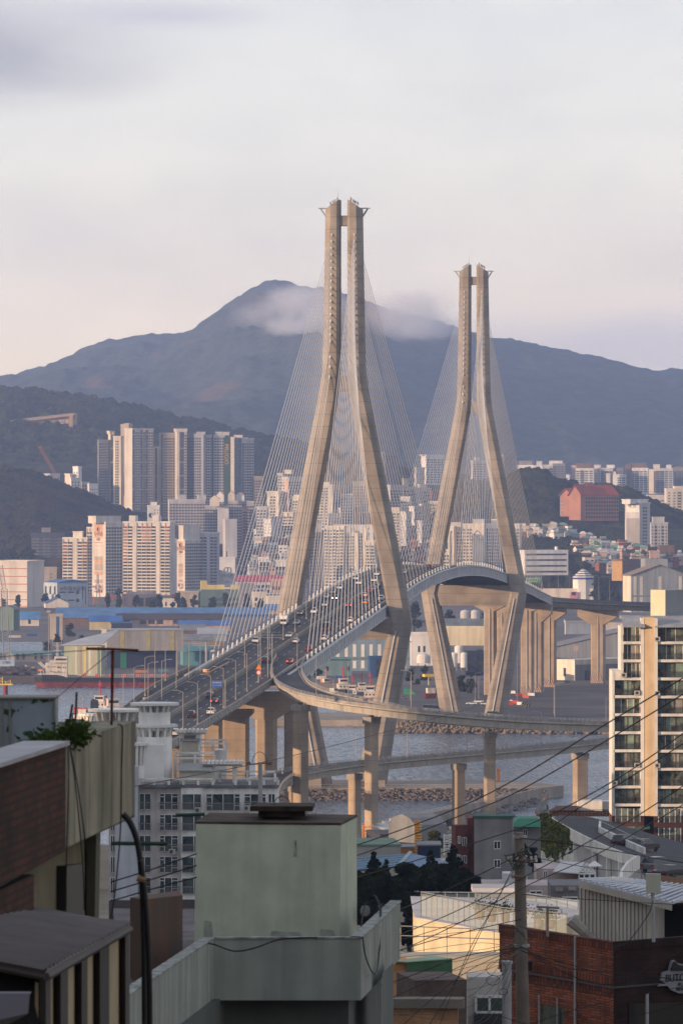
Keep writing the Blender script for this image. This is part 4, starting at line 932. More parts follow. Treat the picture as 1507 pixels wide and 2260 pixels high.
J_(972,973,991,1215,'low cream gridded block at the foot of the narrow white gable',Rr='www',wall=CREAM2,Y=YJ-60)
J_(990,992,1001,1163,'slim cream stair tower left of the lit gridded estate',Rr='n',wall=CREAM2,boxes=((991,1016,1153,LGREY),))
J_(1000,1001,1022,1165,'sunlit gridded slab left part, framed by the far pylon legs',Rr='www',wall=CREAM2,Y=YJ+10)
J_(1021,1022,1043,1158,'sunlit gridded slab right part, framed by the far pylon legs',Rr='www',wall=CREAM2)
Tq=J_(1042,1044,1067,1158,'blank cream gable with a small diamond logo framed by the far pylon legs',Rr='x',wall=CREAM2,boxes=((1043,1067,1146,LGREY),),Y=YJ-20);sign(Tq,'R',.45,.86,'◇',7,SIGNB);sign(Tq,'R',.45,.78,'아이파크',3,SIGNB)
J_(1066,1067,1102,1158,'white slab with dark vertical window strips right of the diamond-logo gable',Rr='wgwgwg',wall=WHT,boxes=((1083,1096,1146,CREAM2),),Y=YJ-10)
J_(1120,1121,1146,1158,'white slab end with narrow window columns right of the far pylon leg',Rr='wgww',wall=WHT,Y=YJ-5)
# --- far row on the right skyline
YK=7400
def K_(a,b,c,top,label,base=1090,Y=YK,**k):k.setdefault('th',-11 if a==b else 38);return tower(a,b,c,top,base,Y,label,**k)
for (a,c,top,lab,spec,wl_,bx) in ((1138,1143,1022,'thin dark tower edge first on the far right skyline','x',BROWN,()),(1142,1178,1028,'far white block under a flat dark penthouse, left end of the skyline row','wwwx',WHT,((1144,1174,1017,MGREY),)),(1178,1197,1029,'far block with a cube-shaped roof box above the knoll trees','xww',WHT,((1183,1195,1018,CREAM),)),(1195,1222,1027,'far gridded tower left of the one with a wide flat roof','gww',LGREY,((1211,1222,1019,CREAM),)),(1220,1246,1024,'far grey tower capped by a wide flat roof slab','gww',MGREY,((1212,1240,1017,WHT),)),(1231,1256,1049,'low far white block nestling against the knoll','nnn',WHT,((1233,1240,1042,CREAM2),)),(1261,1272,1028,'thin pinkish far tower left of the dark-crowned one','xn',PINKW,()),(1270,1309,1035,'far white tower with a dark brown crown, left of two alike','wgww',WHT,((1271,1306,1022,BROWN),)),(1308,1318,1036,'dark far tower strip right of the first brown crown','gg',MGREY,((1310,1324,1026,CREAM),)),(1316,1352,1034,'far pale gridded tower with a lit box on its right corner','wggw',LGREY,((1338,1355,1026,WHT),)),(1337,1346,1046,'narrow brightly sunlit far tower','x',CREAM2,()),(1350,1374,1034,'dull grey far tower behind the sunlit strip','www',MGREY,()),(1352,1381,1048,'lower far white gridded tower left of the second brown crown','xww',WHT,((1353,1358,1041,CREAM2),)),(1380,1392,1027,'shaded pink-brown edge of the second brown-crowned tower','n',BROWN,()),(1391,1429,1034,'far white tower with a dark brown crown, right of two alike','ggww',WHT,((1388,1426,1022,BROWN),)),(1428,1449,1037,'cream far tower right of the second brown crown','xxg',CREAM2,()),(1447,1484,1035,'far pale glass-gridded tower with a cream roof box','ggww',LGREY,((1441,1455,1025,CREAM),(1469,1480,1026,WHT))),(1483,1515,1033,'dark far tower cut by the right edge of the picture','ggg',MGREY,((1490,1512,1029,BROWN),))):
 K_(a,a,c,top,lab,Rr=spec,wall=wl_,boxes=bx,Y=YK+(c*37%11)*22)
tower(1468,1471,1540,1080,1150,5900,'sunlit cream block with many balconies at the right edge under the skyline row',L='x',Rr='nnwnnn',wall=CREAM2,boxes=((1488,1507,1073),),th=5)
tower(1428,1430,1472,1094,1130,6000,'low pale buildings tucked between trees left of the sunlit cream block',cat='building',name='house_block',Rr='nn',wall=CREAM,L='x',th=5)
# --- big red-brick building with red roofs
Y=5330;rb=thing('brick_hospital','large orange-red brick building with red gabled roofs on the wooded knoll','building',P(1300,1148,Y))
k_=Y/F
def wing(a,b,c,eave,base,Y,th,spec,lspec,name='wing',rise=12,gab='L'):
 t=R(th);k=Y/F;wr=(c-b)*k/math.cos(t);wl=(b-a)*k/math.sin(t);z0=ZR(base,Y);H=(base-eave)*k;O=(XR(b,Y),Y,z0)
 m=MB(O,t);m.box(0,wr,0,wl,0,H);fr=Face('R',wr,wl,wr);fl=Face('L',wl,wl,wr)
 if gab=='L':
  m.hexa([(0,0,H),(.4,0,H),(.4,wl,H),(0,wl,H)],[(0,wl*.49,H+rise*.9),(.4,wl*.49,H+rise*.9),(.4,wl*.51,H+rise*.9),(0,wl*.51,H+rise*.9)])
 wg=m.build('wing',mat('orange_brick',(0.42,0.20,0.13),.85,.15,.1),rb)
 for s,f in ((spec,fr),(lspec,fl)):
  if not s:continue
  n=len(s);bw=f.w/n;nf=max(1,int((H-3)/3.5))
  for i,ch in enumerate(s):
   if ch=='x':continue
   mm=MB(O,t)
   for q in range(nf):f.quad(mm,(i+.2)*bw,(i+.8)*bw,2+q*3.5+.7,2+q*3.5+2.8,.15)
   mm.build('window_bay',mat('pinkish_glass',(.05,.04,.05),.4,.5,.5),wg)
 r_=MB(O,t)
 if gab=='L':
  for (y0,y1,h0,h1) in ((-1,wl/2,H-1,H+rise),(wl+1,wl/2,H-1,H+rise)):
   r_.hexa([(-1.5,y0,h0),(wr+1,y0,h0),(wr+1,y1,h1),(-1.5,y1,h1)],[(-1.5,y0,h0+.7),(wr+1,y0,h0+.7),(wr+1,y1,h1+.7),(-1.5,y1,h1+.7)])
 else:
  r_.hexa([(-1,-1,H),(wr+1,-1,H),(wr+1,wl+1,H),(-1,wl+1,H)],[(wr*.06,wl*.45,H+rise),(wr*.86,wl*.45,H+rise),(wr*.86,wl*.55,H+rise),(wr*.06,wl*.55,H+rise)])
 r_.build('roof',REDR,wg);return O,t,wr,wl,H
wing(1236,1262,1278,1093,1140,Y,60,'','nxn',rise=6)
wing(1256,1281,1300,1092,1148,Y-12,60,'','xx',rise=9)
wing(1272,1280,1367,1093,1150,Y-6,24,'nnnnnnnnnnnnnnn','',rise=9.5,gab='H')
wing(1279,1306,1322,1083,1096,Y+12,62,'n','xx',rise=7)
# --- white high-rise slab and neighbours, right
T_=tower(1380,1411,1436,1112,1226,4900,'white high-rise with a two-tone grey blank gable lettered 백양',L='x',Rr='xwwx',wall=LGREY,boxes=((1386,1430,1102,WHT),),th=52,parapet=WHT)
panel(T_,'L',.1,.98,.84,.985,WHT);panel(T_,'L',.1,.98,.12,.72,MGREY if 0 else wallm('warm_grey',(.34,.32,.31)));sign(T_,'L',.5,.95,'백 양',4,SIGNB)
tower(1434,1436,1474,1155,1230,4960,'lower white gridded block right of the two-tone high-rise',L='x',Rr='nwnwn',wall=LGREY,th=8,boxes=((1440,1466,1141,LGREY),))
T_=tower(1145,1158,1255,1214,1270,4560,'long white office block with four dark ribbon windows',cat='office building',name='office_block',th=20,L='x',Rr='x',wall=WHT,cap=False)
for h in (.14,.37,.60,.82):
 q=panel(T_,'R',.03,.96,h-.035,h+.035,GLS,'ribbon_window',.12)
m=MB(T_[1],T_[2]);m.cyl(T_[4]*.78,5,T_[5],T_[5]+2.6,1.3);m.build('water_tank',WHT,T_[0])
# hall with a striped pyramid roof
Y=4558;pg=thing('pyramid_roof_hall','white octagonal hall with a blue and white striped pyramid roof','pavilion',P(1288,1298,Y));k_=Y/F
cx,cz=XR(1288,Y),ZR(1298,Y)
def octo(r,z,n=8,ph=.2):return [(cx+r*math.cos(ph+i*2*math.pi/n),Y+10+r*math.sin(ph+i*2*math.pi/n),z) for i in range(n)]
rr=25*k_;m=MB();m.loft([octo(rr*.95,3.5),octo(rr*.95,ZR(1279,Y))]);m.build('wall',WHT,pg)
m=MB();m.loft([octo(rr,ZR(1279,Y)),octo(rr,ZR(1275,Y))]);m.build('blue_fascia',mat('pavilion_blue',(.03,.05,.22),.5),pg)
lv=[1275,1272.4,1270,1267.3,1265,1262.3,1260,1257.5,1254];ra=[1,.88,.76,.66,.54,.44,.33,.2,.02]
m=MB()
for i in range(8):m.k=i%2;m.loft([octo(rr*ra[i],ZR(lv[i],Y)),octo(rr*ra[i+1],ZR(lv[i+1],Y))])
m.build('roof',[WHT,DGREY],pg)
# lit hoarding with a pink poster
hb=thing('site_hoarding','long sunlit cream wall with a pink portrait poster beside the far viaduct','wall',P(1255,1322,4560))
m=MB(P(1197,1326,4560),R(2));m.box(0,112*4560/F,0,1.2,0,27*4560/F);m.build('panel',YELW if 0 else CREAM2,hb)
m=MB(P(1258,1323,4559),R(2));m.box(0,16*4560/F,-.3,.0,.5,17*4560/F);po=m.build('poster',mat('poster_pink',(.6,.25,.3),.6),hb)
m=MB(P(1261,1314,4558.4),R(2));m.cyl(2.2,0,0,.1,0);m.box(0,3.2,-.05,.02,0,2.6);m.build('portrait',mat('poster_dark',(.04,.02,.03),.6),po)
# --- generic sheds
def shed(a,b,c,eave,base,Y,rise,label,wall,roof,th=20,ridge='x',cat='warehouse',name='warehouse',spec='',lspec='',depth=None,gl=None,over=.8,fl=5,kind=None):
 """gabled shed; ridge 'x' runs along the right face, 'y' runs along the left face (gable on the right face)"""
 if ZR(base,Y)<3.3:Y=GY(base,3.4)
 t=R(th);k=Y/F;wr=(c-b)*k/math.cos(t);wl=(b-a)*k/math.sin(t) if b>a else (depth or 20);z0=ZR(base,Y);H=(base-eave)*k;O=(XR(b,Y),Y,z0);rs=rise*k
 root=thing(name,label,cat,O)
 m=MB(O,t)
 fr=Face('R',wr,wl,wr);fl_=Face('L',wl,wl,wr)
 if ridge=='x':
  y=wl/2;m.loft([[(0,0,0),(0,wl,0),(0,wl,H),(0,y,H+rs),(0,0,H)],[(wr,0,0),(wr,wl,0),(wr,wl,H),(wr,y,H+rs),(wr,0,H)]])
 else:
  x=wr/2;m.loft([[(0,0,0),(wr,0,0),(wr,0,H),(x,0,H+rs),(0,0,H)],[(0,wl,0),(wr,wl,0),(wr,wl,H),(x,wl,H+rs),(0,wl,H)]])
 if spec:facade(root,m,fr,spec,H,fl,.5,O,t,wall,wall,gl or GLS,.5)
 if lspec and b>a:facade(root,m,fl_,lspec,H,fl,.5,O,t,wall,wall,gl or GLS,.5)
 m.build('wall',wall,root)
 r_=MB(O,t);e=over;g_=.35
 if ridge=='x':
  for (y0,y1) in ((-e,wl/2),(wl+e,wl/2)):
   d=e*rs/(wl/2);h0=H-d
   r_.hexa([(-e,y0,h0+.05),(wr+e,y0,h0+.05),(wr+e,y1,H+rs+.05),(-e,y1,H+rs+.05)],[(-e,y0,h0+g_),(wr+e,y0,h0+g_),(wr+e,y1,H+rs+g_),(-e,y1,H+rs+g_)])
 else:
  for (x0,x1) in ((-e,wr/2),(wr+e,wr/2)):
   d=e*rs/(wr/2);h0=H-d
   r_.hexa([(x0,-e,h0+.05),(x1,-e,H+rs+.05),(x1,wl+e,H+rs+.05),(x0,wl+e,h0+.05)],[(x0,-e,h0+g_),(x1,-e,H+rs+g_),(x1,wl+e,H+rs+g_),(x0,wl+e,h0+g_)])
 r_.build('roof',roof,root)
 return root,O,t,wl,wr,H,fr,fl_
CLAD=wallm('grey_blue_cladding',(0.30,0.33,0.36),streak=.6);CLADC=wallm('cream_cladding',(0.56,0.50,0.36),streak=.5)
T_=shed(1377,1393,1520,1270,1352,3300,23,'huge pale gabled shipyard hall with translucent vertical strips, right',CLAD,mat('dun_roof',(.26,.20,.16),.8),th=14,ridge='y',lspec='xx')
for s in (.06,.17,.50,.86):panel(T_,'R',s-.02,s+.03,.02,.97,CREAM,'strip_or_lit_end',.1)
panel(T_,'L',.05,.95,.02,.98,CREAM2,'strip_or_lit_end',.1);panel(T_,'R',.0,.999,.42,.46,MGREY,'band',.14)  # left-face panel paints the sunlit end wall in cream
m=MB(P(1424,1262,3420),R(6));m.box(0,50*3420/F,0,18,0,28*3420/F);m.build('roof_block',CLAD,T_[0])
shed(42,44,86,1366,1382,4250,15,'low white shed under a bright blue roof at the left',CREAM,BLUER,th=3,spec='xnx')
shed(95,101,151,1331,1342,4420,12,'small cream gabled store with a blue left roof slope',CREAM,BLUER2,th=8,ridge='y',depth=30)
shed(124,124,592,1356,1362,4550,13,'very long bright blue metal roof spanning the left dockside',BLUEW,BLUER,th=1,depth=36,name='long_warehouse')
shed(138,138,252,1364,1383,4430,9,'brown-walled warehouse under a short blue roof',BROWN,BLUER,th=1,depth=30)
shed(197,197,491,1368,1382,4350,12,'long pink-walled dormitory under a dark brown roof',PINKW,BROWNR,th=1,depth=34,spec='wwxwwxwwwxwwwxww',fl=4.6,name='long_warehouse')
shed(197,198,268,1369,1391,4150,9,'pale yellow warehouse under a strong blue roof',wallm('pale_yellow',(.56,.48,.26)),BLUER2,th=4,depth=24)
shed(246,246,292,1376,1392,4100,2,'low navy container store beside the yellow warehouse',NAVY,BLUEW,th=3,depth=15)
shed(392,396,508,1380,1394,4230,9,'salmon shed with open gable under a blue roof',PINKW,BLUER2,th=4,depth=30)
tower(110,110,138,1359,1412,3950,'plain beige tower block with one tall navy window',cat='building',name='office_block',th=3,Rr='xxdx',wall=BEIGE,gl=BLUEW,fl=30)
shed(0,30,42,1345,1392,4300,8,'green-grey gabled shed at the far left edge',GRNW,GREYR,th=60)
T_=tower(141,141,224,1425,1492,3130,'hangar with cream, green and yellow striped walls left of the big pale hall',cat='hangar',name='hangar',th=-10,Rr='x',wall=wallm('pale_green_clad',(.40,.44,.32),streak=.5),cap=False)
for q,mm in ((.30,CREAM),(.42,BEIGE),(.54,YELW),(.66,CREAM),(.80,BEIGE),(.90,GRNW)):panel(T_,'R',q,q+.06,.02,.97,mm,'stripe',.12)
m=MB(T_[1],T_[2]);w_=T_[4];h_=T_[5];m.hexa([(-1,-1,h_),(w_+1,-1,h_+.5),(w_+1,40,h_+7),(-1,40,h_+2)],[(-1,-1,h_+.4),(w_+1,-1,h_+.9),(w_+1,40,h_+7.4),(-1,40,h_+2.4)]);m.build('roof',LROOF,T_[0])
# big pale hall with overhanging upper volume and navy lower doors
Y=3050;k_=Y/F
T_=tower(221,236,404,1392,1437,Y,'big pale grey hall with yellow stripes overhanging a navy ground floor',cat='hangar',name='shipyard_hall',th=12,L='x',Rr='x',wall=wallm('pale_hall_clad',(.36,.345,.33),streak=.5),cap=False)
for s in (.20,.54,.85):panel(T_,'R',s-.025,s+.03,.01,.985,mat('faded_yellow',(.42,.36,.16),.8),'stripe',.12)
m=MB(T_[1],T_[2]);m.box(3,T_[4]-3,6,T_[3],-15.5,-.01);m.build('lower_wall',NAVY,T_[0])
m=MB(T_[1],T_[2]);m.box(-.4,T_[4]+.4,-.4,T_[3]+.4,T_[5],T_[5]+.7);m.build('roof',LROOF,T_[0])
m=MB(T_[1],T_[2])
m.box(T_[4]*.2,T_[4]*.28,5.8,6,-15,-1);m.build('green_door',GREEN,T_[0])
shed(187,187,222,1471,1492,3020,2,'dark blue dockside container store below the striped hangar',BLUEW,NAVY,th=3,depth=10)
shed(8,32,150,1447,1462,3350,7,'long dark workshop with a pale teal roof behind the moored ship',MGREY,mat('teal_roof',(.17,.27,.26),.7),th=14,depth=30,spec='nnxnnxnnx')
tower(266,285,352,1314,1345,4600,'low pink two-storey building with a cream roof block',cat='building',name='office_block',L='xnx',Rr='xwww',wall=PINKW,th=25,fl=8,boxes=((287,340,1307,CREAM),))
tower(352,352,390,1324,1345,4650,'small cream house between the pink building and the tan box',cat='building',name='house',Rr='nnxn',wall=CREAM2,th=4,fl=5)
tower(390,391,437,1308,1345,4600,'windowless tan brick box left of the grey-green office',cat='building',name='warehouse_box',Rr='x',L='x',wall=BEIGE,th=4,parapet=LROOF)
T_=tower(436,444,531,1302,1345,4600,'grey-green office with ribbon windows and bright yellow roof volumes',cat='office building',name='office_block',Rr='xooooo',L='x',wall=GRNW,th=10,fl=4.3,band=MGREY,cap=False)
for (a,b,r0,r1) in ((443,457,1282,1303),(457,496,1291,1303),(510,530,1291,1312)):
 m=MB(P(a,r1,4592),R(4));m.box(0,(b-a)*4592/F,0,8,0,(r1-r0)*4592/F);m.build('roof_volume',YELW,T_[0])
tower(526,528,560,1290,1345,4750,'plain grey warehouse gable behind the outer stays',cat='warehouse',name='warehouse_box',Rr='xxxx',L='x',wall=MGREY,th=4)
shed(522,522,628,1284,1312,4900,13,'white row building under a long crimson roof',LGREY,CRIMR,th=3,depth=30,spec='wwwwwwwwww',fl=4)
tower(598,600,628,1281,1308,4800,'small peach building with two rows of windows under the crimson roof',cat='building',name='house',Rr='www',L='x',wall=PEACH,th=5,fl=4)
tower(556,558,588,1309,1346,4550,'bright cream cube house beside the left pylon leg',cat='building',name='house',Rr='nx',L='x',wall=CREAM2,th=6,fl=4.5)
tower(587,590,620,1318,1348,4560,'second bright cream house, lower and touching the pylon leg',cat='building',name='house',Rr='xnx',L='x',wall=CREAM2,th=6,fl=4.5)
for i,(a,c,ev,bs,Y_,rf,lab) in enumerate(((590,632,1347,1356,4400,BLUER,'small blue-roofed shed by the foot of the left pylon leg'),(404,470,1414,1428,3400,GREYR,'grey pitched workshop right of the big pale hall'),(440,500,1400,1416,3600,LROOF,'pale green-grey pitched roof below the blue dockside roofs'),(400,452,1392,1408,3800,GREYR,'low dark grey shed behind the grey workshop'),(404,462,1438,1470,3150,TEALW,'teal-walled boat shed between the hall and the viaduct'),(455,490,1378,1392,4150,BROWNR,'tiny tan house among the dockside roofs'))):
 shed(a,a,c,ev,bs,Y_,12 if i!=5 else 5,lab,(PINKW,MGREY,CLAD,BROWN,TEALW,PINKW)[i],rf,th=5,depth=26)
# --- port sheds behind the near pylon's right leg
T_=shed(660,664,905,1418,1482,3050,22,'wide blue-grey warehouse with white vertical stripes behind the near pylon',wallm('blue_grey_clad',(.20,.28,.34)),mat('blue_grey_roof',(.22,.30,.33),.7),th=2,ridge='y',depth=70)
for i in range(13):panel(T_,'R',.02+i*.076,.05+i*.076,.50,.93,WHT,'stripe',.12);panel(T_,'R',.02+i*.076,.05+i*.076,.1,.37,WHT,'stripe',.12)
panel(T_,'R',.0,.999,.40,.47,GRNW,'band',.14)
tower(668,668,776,1458,1492,2980,'low teal harbour office with small windows below the striped warehouse',cat='building',name='harbour_office',Rr='xnxnxxn',wall=wallm('teal_office',(.16,.26,.28)),th=2,fl=4,cap=False,parapet=TEALW)
T_=tower(812,816,858,1453,1496,2960,'blue-fronted cabin on cream legs beside the near pylon leg',cat='building',name='harbour_cabin',Rr='xdd',L='x',wall=BLUEW,th=6,fl=5,h0=5)
shed(962,966,1082,1386,1424,3250,20,'hall with a big blue-grey roof and cream side wall under the far deck',CLADC,mat('slate_blue_roof',(.13,.17,.21),.7,.2,.1,streak=.5),th=-9,depth=60,spec='xxxxxx')
tower(1080,1080,1130,1390,1450,3260,'teal hall end with an orange trim behind the far pylon legs',cat='warehouse',name='warehouse_box',Rr='xxx',wall=TEALW,th=2,parapet=ORW)
tower(1030,1030,1075,1442,1492,3000,'dark navy shed beside the white tanks',cat='warehouse',name='warehouse_box',Rr='gg',wall=NAVY,th=2,fl=6)
tower(905,907,965,1400,1470,3100,'white plant building seen between the pylons',cat='building',name='plant_building',Rr='xnnxx',L='x',wall=WHT,th=3,fl=5)
def tanks(px,row0,row1,Y,r,label,m_,dome=True):
 root=thing('storage_tank',label,'tank',P(px,row1,Y));x=XR(px,Y);z0=ZR(row1,Y);z1=ZR(row0,Y)
 m=MB();rings=[[(x+rr*math.cos(t*.4488),Y+rr*math.sin(t*.4488),z) for t in range(14)] for rr,z in ((r,z0+1.5),(r,z1-r*.5),(r*.8,z1-r*.2),(r*.3,z1))]
 m.loft(rings);m.build('shell',m_,root,smooth=False)
 m=MB()
 for dx in (-.8,.8):m.box(x+r*dx-.2,x+r*dx+.2,Y-.2,Y+.2,z0,z0+1.6)
 m.tube([(x+r+.1,Y-.6,z0),(x+r+.1,Y-.6,z1)],.12,4);m.build('ladder',GREYM,root)
tanks(1001,1440,1480,2900,1.7,'upright white tank, left of two beside the far pylon leg',WHT);tanks(1023,1440,1480,2900,1.7,'upright white tank, right of two beside the far pylon leg',WHT)
tanks(1012,1424,1470,2960,2.2,'taller square-shouldered white tank standing behind the upright pair',WHT)
tanks(1026,1346,1392,3500,2.9,'grey cement silo, left of two behind the far pylon',LGREY);tanks(1048,1346,1392,3500,2.9,'grey cement silo, right of two behind the far pylon',LGREY)
tanks(934,1442,1470,2980,3.4,'squat white drum tank just right of the near pylon leg',WHT)
# right of the far pylon: grey hangar, office, yard things
T_=shed(1222,1226,1520,1428,1470,2990,34,'wide grey hangar with a low gable roof behind the hammerhead piers',wallm('cool_grey_clad',(.26,.275,.30),streak=.5),mat('lead_roof',(.22,.21,.23),.7,.2,.1,streak=.5),th=1,ridge='y',depth=120,name='hangar')
panel(T_,'R',0,.999,.30,.42,DGREY,'band',.14)
tower(1246,1248,1310,1372,1400,3350,'white-blue clad box building on the hangar roofline behind the piers',cat='building',name='warehouse_box',Rr='x',L='x',wall=wallm('ice_white_clad',(.52,.56,.60),streak=.6),th=20,parapet=GREYR)
tower(1334,1336,1420,1376,1405,3400,'pale clad box building right of the wide hammerhead pier',cat='building',name='warehouse_box',Rr='x',L='x',wall=CREAM,th=8,parapet=GREYR)
T_=tower(1226,1268,1400,1462,1503,2880,'low depot office with a bright cream side wall and dark doorways',cat='building',name='depot_office',Rr='x',L='xnx',wall=CREAM2,th=42,fl=6,parapet=CREAM,h0=1)
panel(T_,'R',.01,.99,.0,.86,MGREY,'front_shade_panel',.1)  # grey sheet puts the shade of the front into its colour
for s in (.17,.28,.62,.8):panel(T_,'R',s,s+.09,.0,.55,DGREY,'door',.2)
# --- hillside of small houses right of the far pylon
m=MB();rows=[]
for j in range(13):
 y=4600+j*50;rows.append([m.P((XR(px,y),y,ZR(1276-(1276-1168)*(j/12)**.95,y)+2*fbm(px,y,3,.01))) for px in range(1120,1560,20)])
rows.insert(0,[m.P((m.v[q_][0],4598,3)) for q_ in rows[0]])
for a,b in zip(rows,rows[1:]):
 for i in range(len(a)-1):m.face((a[i],a[i+1],b[i+1],b[i]))
m.build('hillside',HILLF,kind='structure')
rd=random.Random(41);m=MB();n_=0
while n_<1500:
 px=rd.uniform(1165,1420);y=rd.uniform(4660,5198)
 if not ((px>1300 and y>4960) or (1175<px<1262 and 4850<y<5060) or (1258<px<1300 and 4700<y<4860) or y>5165):continue
 X_=XR(px,y);h=ZR(1276-108*((y-4600)/600)**.95,y);s=4.2*rd.uniform(.6,1.3);rings=[]
 for (hh,r) in ((-.3,.75),(.25,1),(.75,.72),(1.05,.2)):rings.append([(X_+s*r*math.cos(a*1.0472+rd.random())*rd.uniform(.75,1.2),y+s*r*math.sin(a*1.0472+rd.random()),h+s*hh*rd.uniform(.85,1.15)) for a in range(6)])
 m.loft(rings);n_+=1
m.build('forest',HILLF,label='dark woodland between the hillside houses and the red brick building',kind='stuff')
rd=random.Random(77);cols=[('white',WHT),('cream',CREAM),('grey',LGREY),('brick-red',BRICKR),('tan',BEIGE),('pink',PINKW),('brown',BROWN)]
rfs=[('pale',LROOF),('mint green',GREENR),('brown',BROWNR),('pale grey',MT['light_grey_render']),('cream',CREAM),('pale',LROOF),('dark grey',GREYR),('teal',mat('teal_roof',(0,0,0)))]
def house(px,row,Y,wpx,hpx,wall,roof,style,label,group=None,name='house',th=None):
 k=Y/F;t=R(th if th is not None else rd.uniform(-14,32));wr=wpx*k;H=hpx*k;d=wr*rd.uniform(.7,1.0);O=(XR(px,Y),Y,ZR(row,Y))
 root=thing(name,label,'house',O,group);m=MB(O,t);m.box(0,wr,0,d,-6,H);
 if rd.random()<.6:m.box(wr*.1,wr*.6,d*.3,d*.9,H,H+2.6)
 m.build('wall',wall,root);fr=Face('R',wr,d,wr);fl=Face('L',d,d,wr)
 nf=max(1,int(H/3.0));nb=max(2,int(wr/3.2));g=MB(O,t)
 for k2 in range(nf):
  for q in range(nb):fr.quad(g,wr*(q+.2)/nb,wr*(q+.8)/nb,k2*3+1.0,k2*3+2.3,.05)
  for q in range(2):fl.quad(g,d*(q+.3)/2,d*(q+.6)/2,k2*3+1.0,k2*3+2.1,.05)
 g.build('windows',GLS,root)
 r_=MB(O,t)
 if style==0:r_.box(-.6,wr+.6,-.8,d+.4,H+.0,H+.45);
 elif style==1:
  for (y0,y1) in ((-.8,d/2),(d+.8,d/2)):r_.hexa([(-.6,y0,H),(wr+.6,y0,H),(wr+.6,y1,H+2.4),(-.6,y1,H+2.4)],[(-.6,y0,H+.3),(wr+.6,y0,H+.3),(wr+.6,y1,H+2.7),(-.6,y1,H+2.7)])
 else:r_.hexa([(-.7,-.7,H),(wr+.7,-.7,H),(wr+.7,d+.7,H),(-.7,d+.7,H)],[(wr*.3,d*.4,H+2.2),(wr*.7,d*.4,H+2.2),(wr*.7,d*.6,H+2.2),(wr*.3,d*.6,H+2.2)])
 r_.build('roof',roof,root);return root
# rows of houses stepping down the slope: (row on the picture, first column, last column)
STR=['topmost','second','third','fourth','fifth','sixth','seventh','eighth','lowest']
ORD=['first','second','third','fourth','fifth','sixth','seventh','eighth','ninth','tenth','eleventh','twelfth','thirteenth','fourteenth','fifteenth','sixteenth','seventeenth']
for ri,(row,x0,x1) in enumerate(((1172,1146,1256),(1182,1146,1262),(1192,1190,1300),(1202,1262,1338),(1212,1262,1380),(1222,1272,1440),(1232,1284,1500),(1243,1290,1500),(1254,1322,1420))):
 Y=5150-ri*60;px=x0;n_=0
 while px<x1:
  wpx=rd.uniform(13,24);cn,cm=rd.choice(cols[:5] if rd.random()<.75 else cols);rn,rm=rd.choice(rfs)
  house(px,row+rd.uniform(-2,2),Y+rd.uniform(-15,15),wpx,rd.uniform(9,15),cm,rm,rd.choice((0,0,1,2)),'%s house with %s roof, %s from left in %s hillside row'%(cn,rn,ORD[min(16,n_)],STR[ri]),'small houses stepping down the hillside')
  px+=wpx*rd.uniform(.85,1.1);n_+=1
T_=tower(1351,1373,1424,1237,1282,4550,'brown brick block with an ochre left side wall below the small houses',cat='building',name='brick_block',L='x',Rr='wxwxwx',wall=BROWN,th=45,fl=4);panel(T_,'L',0,.999,0,.99,mat('ochre_wall',(.45,.27,.10),.8),'side_cladding',.1)
tower(1433,1435,1455,1218,1244,4700,'small square pinkish house right of the ochre-sided block',cat='house',name='house',L='x',Rr='nn',wall=PINKW,th=6,fl=4)
tower(1453,1455,1488,1206,1242,4720,'brown stepped house block right of the small pinkish one',cat='house',name='house',L='x',Rr='nnn',wall=BROWN,th=6,fl=4)
# low houses in the hollow left of the near pylon and between its legs
for ri,(row,x0,x1,Y) in enumerate(((1205,562,660,5350),(1222,560,650,5200),(1242,556,640,5080),(1262,550,640,5000),(1212,905,975,5300),(1232,905,960,5200))):
 px=x0;n_=0
 while px<x1:
  wpx=rd.uniform(13,22);cn,cm=rd.choice(cols);rn,rm=rd.choice(rfs)
  house(px,row,Y+rd.uniform(-20,20),wpx,rd.uniform(10,20),cm,rm,rd.choice((0,0,1)),'%s house, %s roof, %s along %s behind the stays'%(cn,rn,ORD[n_],['upper hollow lane','second hollow lane','third hollow lane','lowest hollow lane','upper lane between the pylons','lower lane between the pylons'][ri]),'small houses in the hollow behind the stays')
  px+=wpx*1.02;n_+=1
for (px,top,label) in ((582,1232,'white three-by-five gridded low block behind the outer stays'),(618,1238,'second white gridded low block nearer the left pylon leg')):
 tower(px-10,px-10,px+12,top,1285,4950,label,cat='building',name='office_block',Rr='ggg',wall=WHT,th=3,fl=4)
# ================================================================= traffic
WIN=mat('car_window',(0.012,0.014,0.018),.1,.2,1,spec=.8);TYRE=mat('tyre_rubber',(.02,.02,.02),.9);HEADL=mat('headlight_glass',(.8,.8,.75),.2,.02,1)
def lamp_mat(name,col,e):
 m=mat(name,col,.3,.02,1);b=m.node_tree.nodes['Principled BSDF'];b.inputs['Emission Color'].default_value=(*col,1);b.inputs['Emission Strength'].default_value=e;return m
HLON=lamp_mat('headlight_lit',(1,.85,.6),6);TLON=lamp_mat('taillight_lit',(1,.04,.02),2.5);TAIL=mat('taillight_red',(.35,.02,.015),.3)
PAINT={'white':(.72,.72,.72),'silver':(.40,.41,.43),'grey':(.16,.165,.175),'black':(.02,.02,.022),'dark red':(.20,.02,.02),'orange':(.75,.22,.03),'brown':(.12,.06,.045),'dark blue':(.02,.035,.08),'pale':(.6,.58,.54)}
def cpaint(c):return mat('car_paint_'+c.replace(' ','_'),PAINT[c],.25,.03,1,spec=.6)
CARS={}
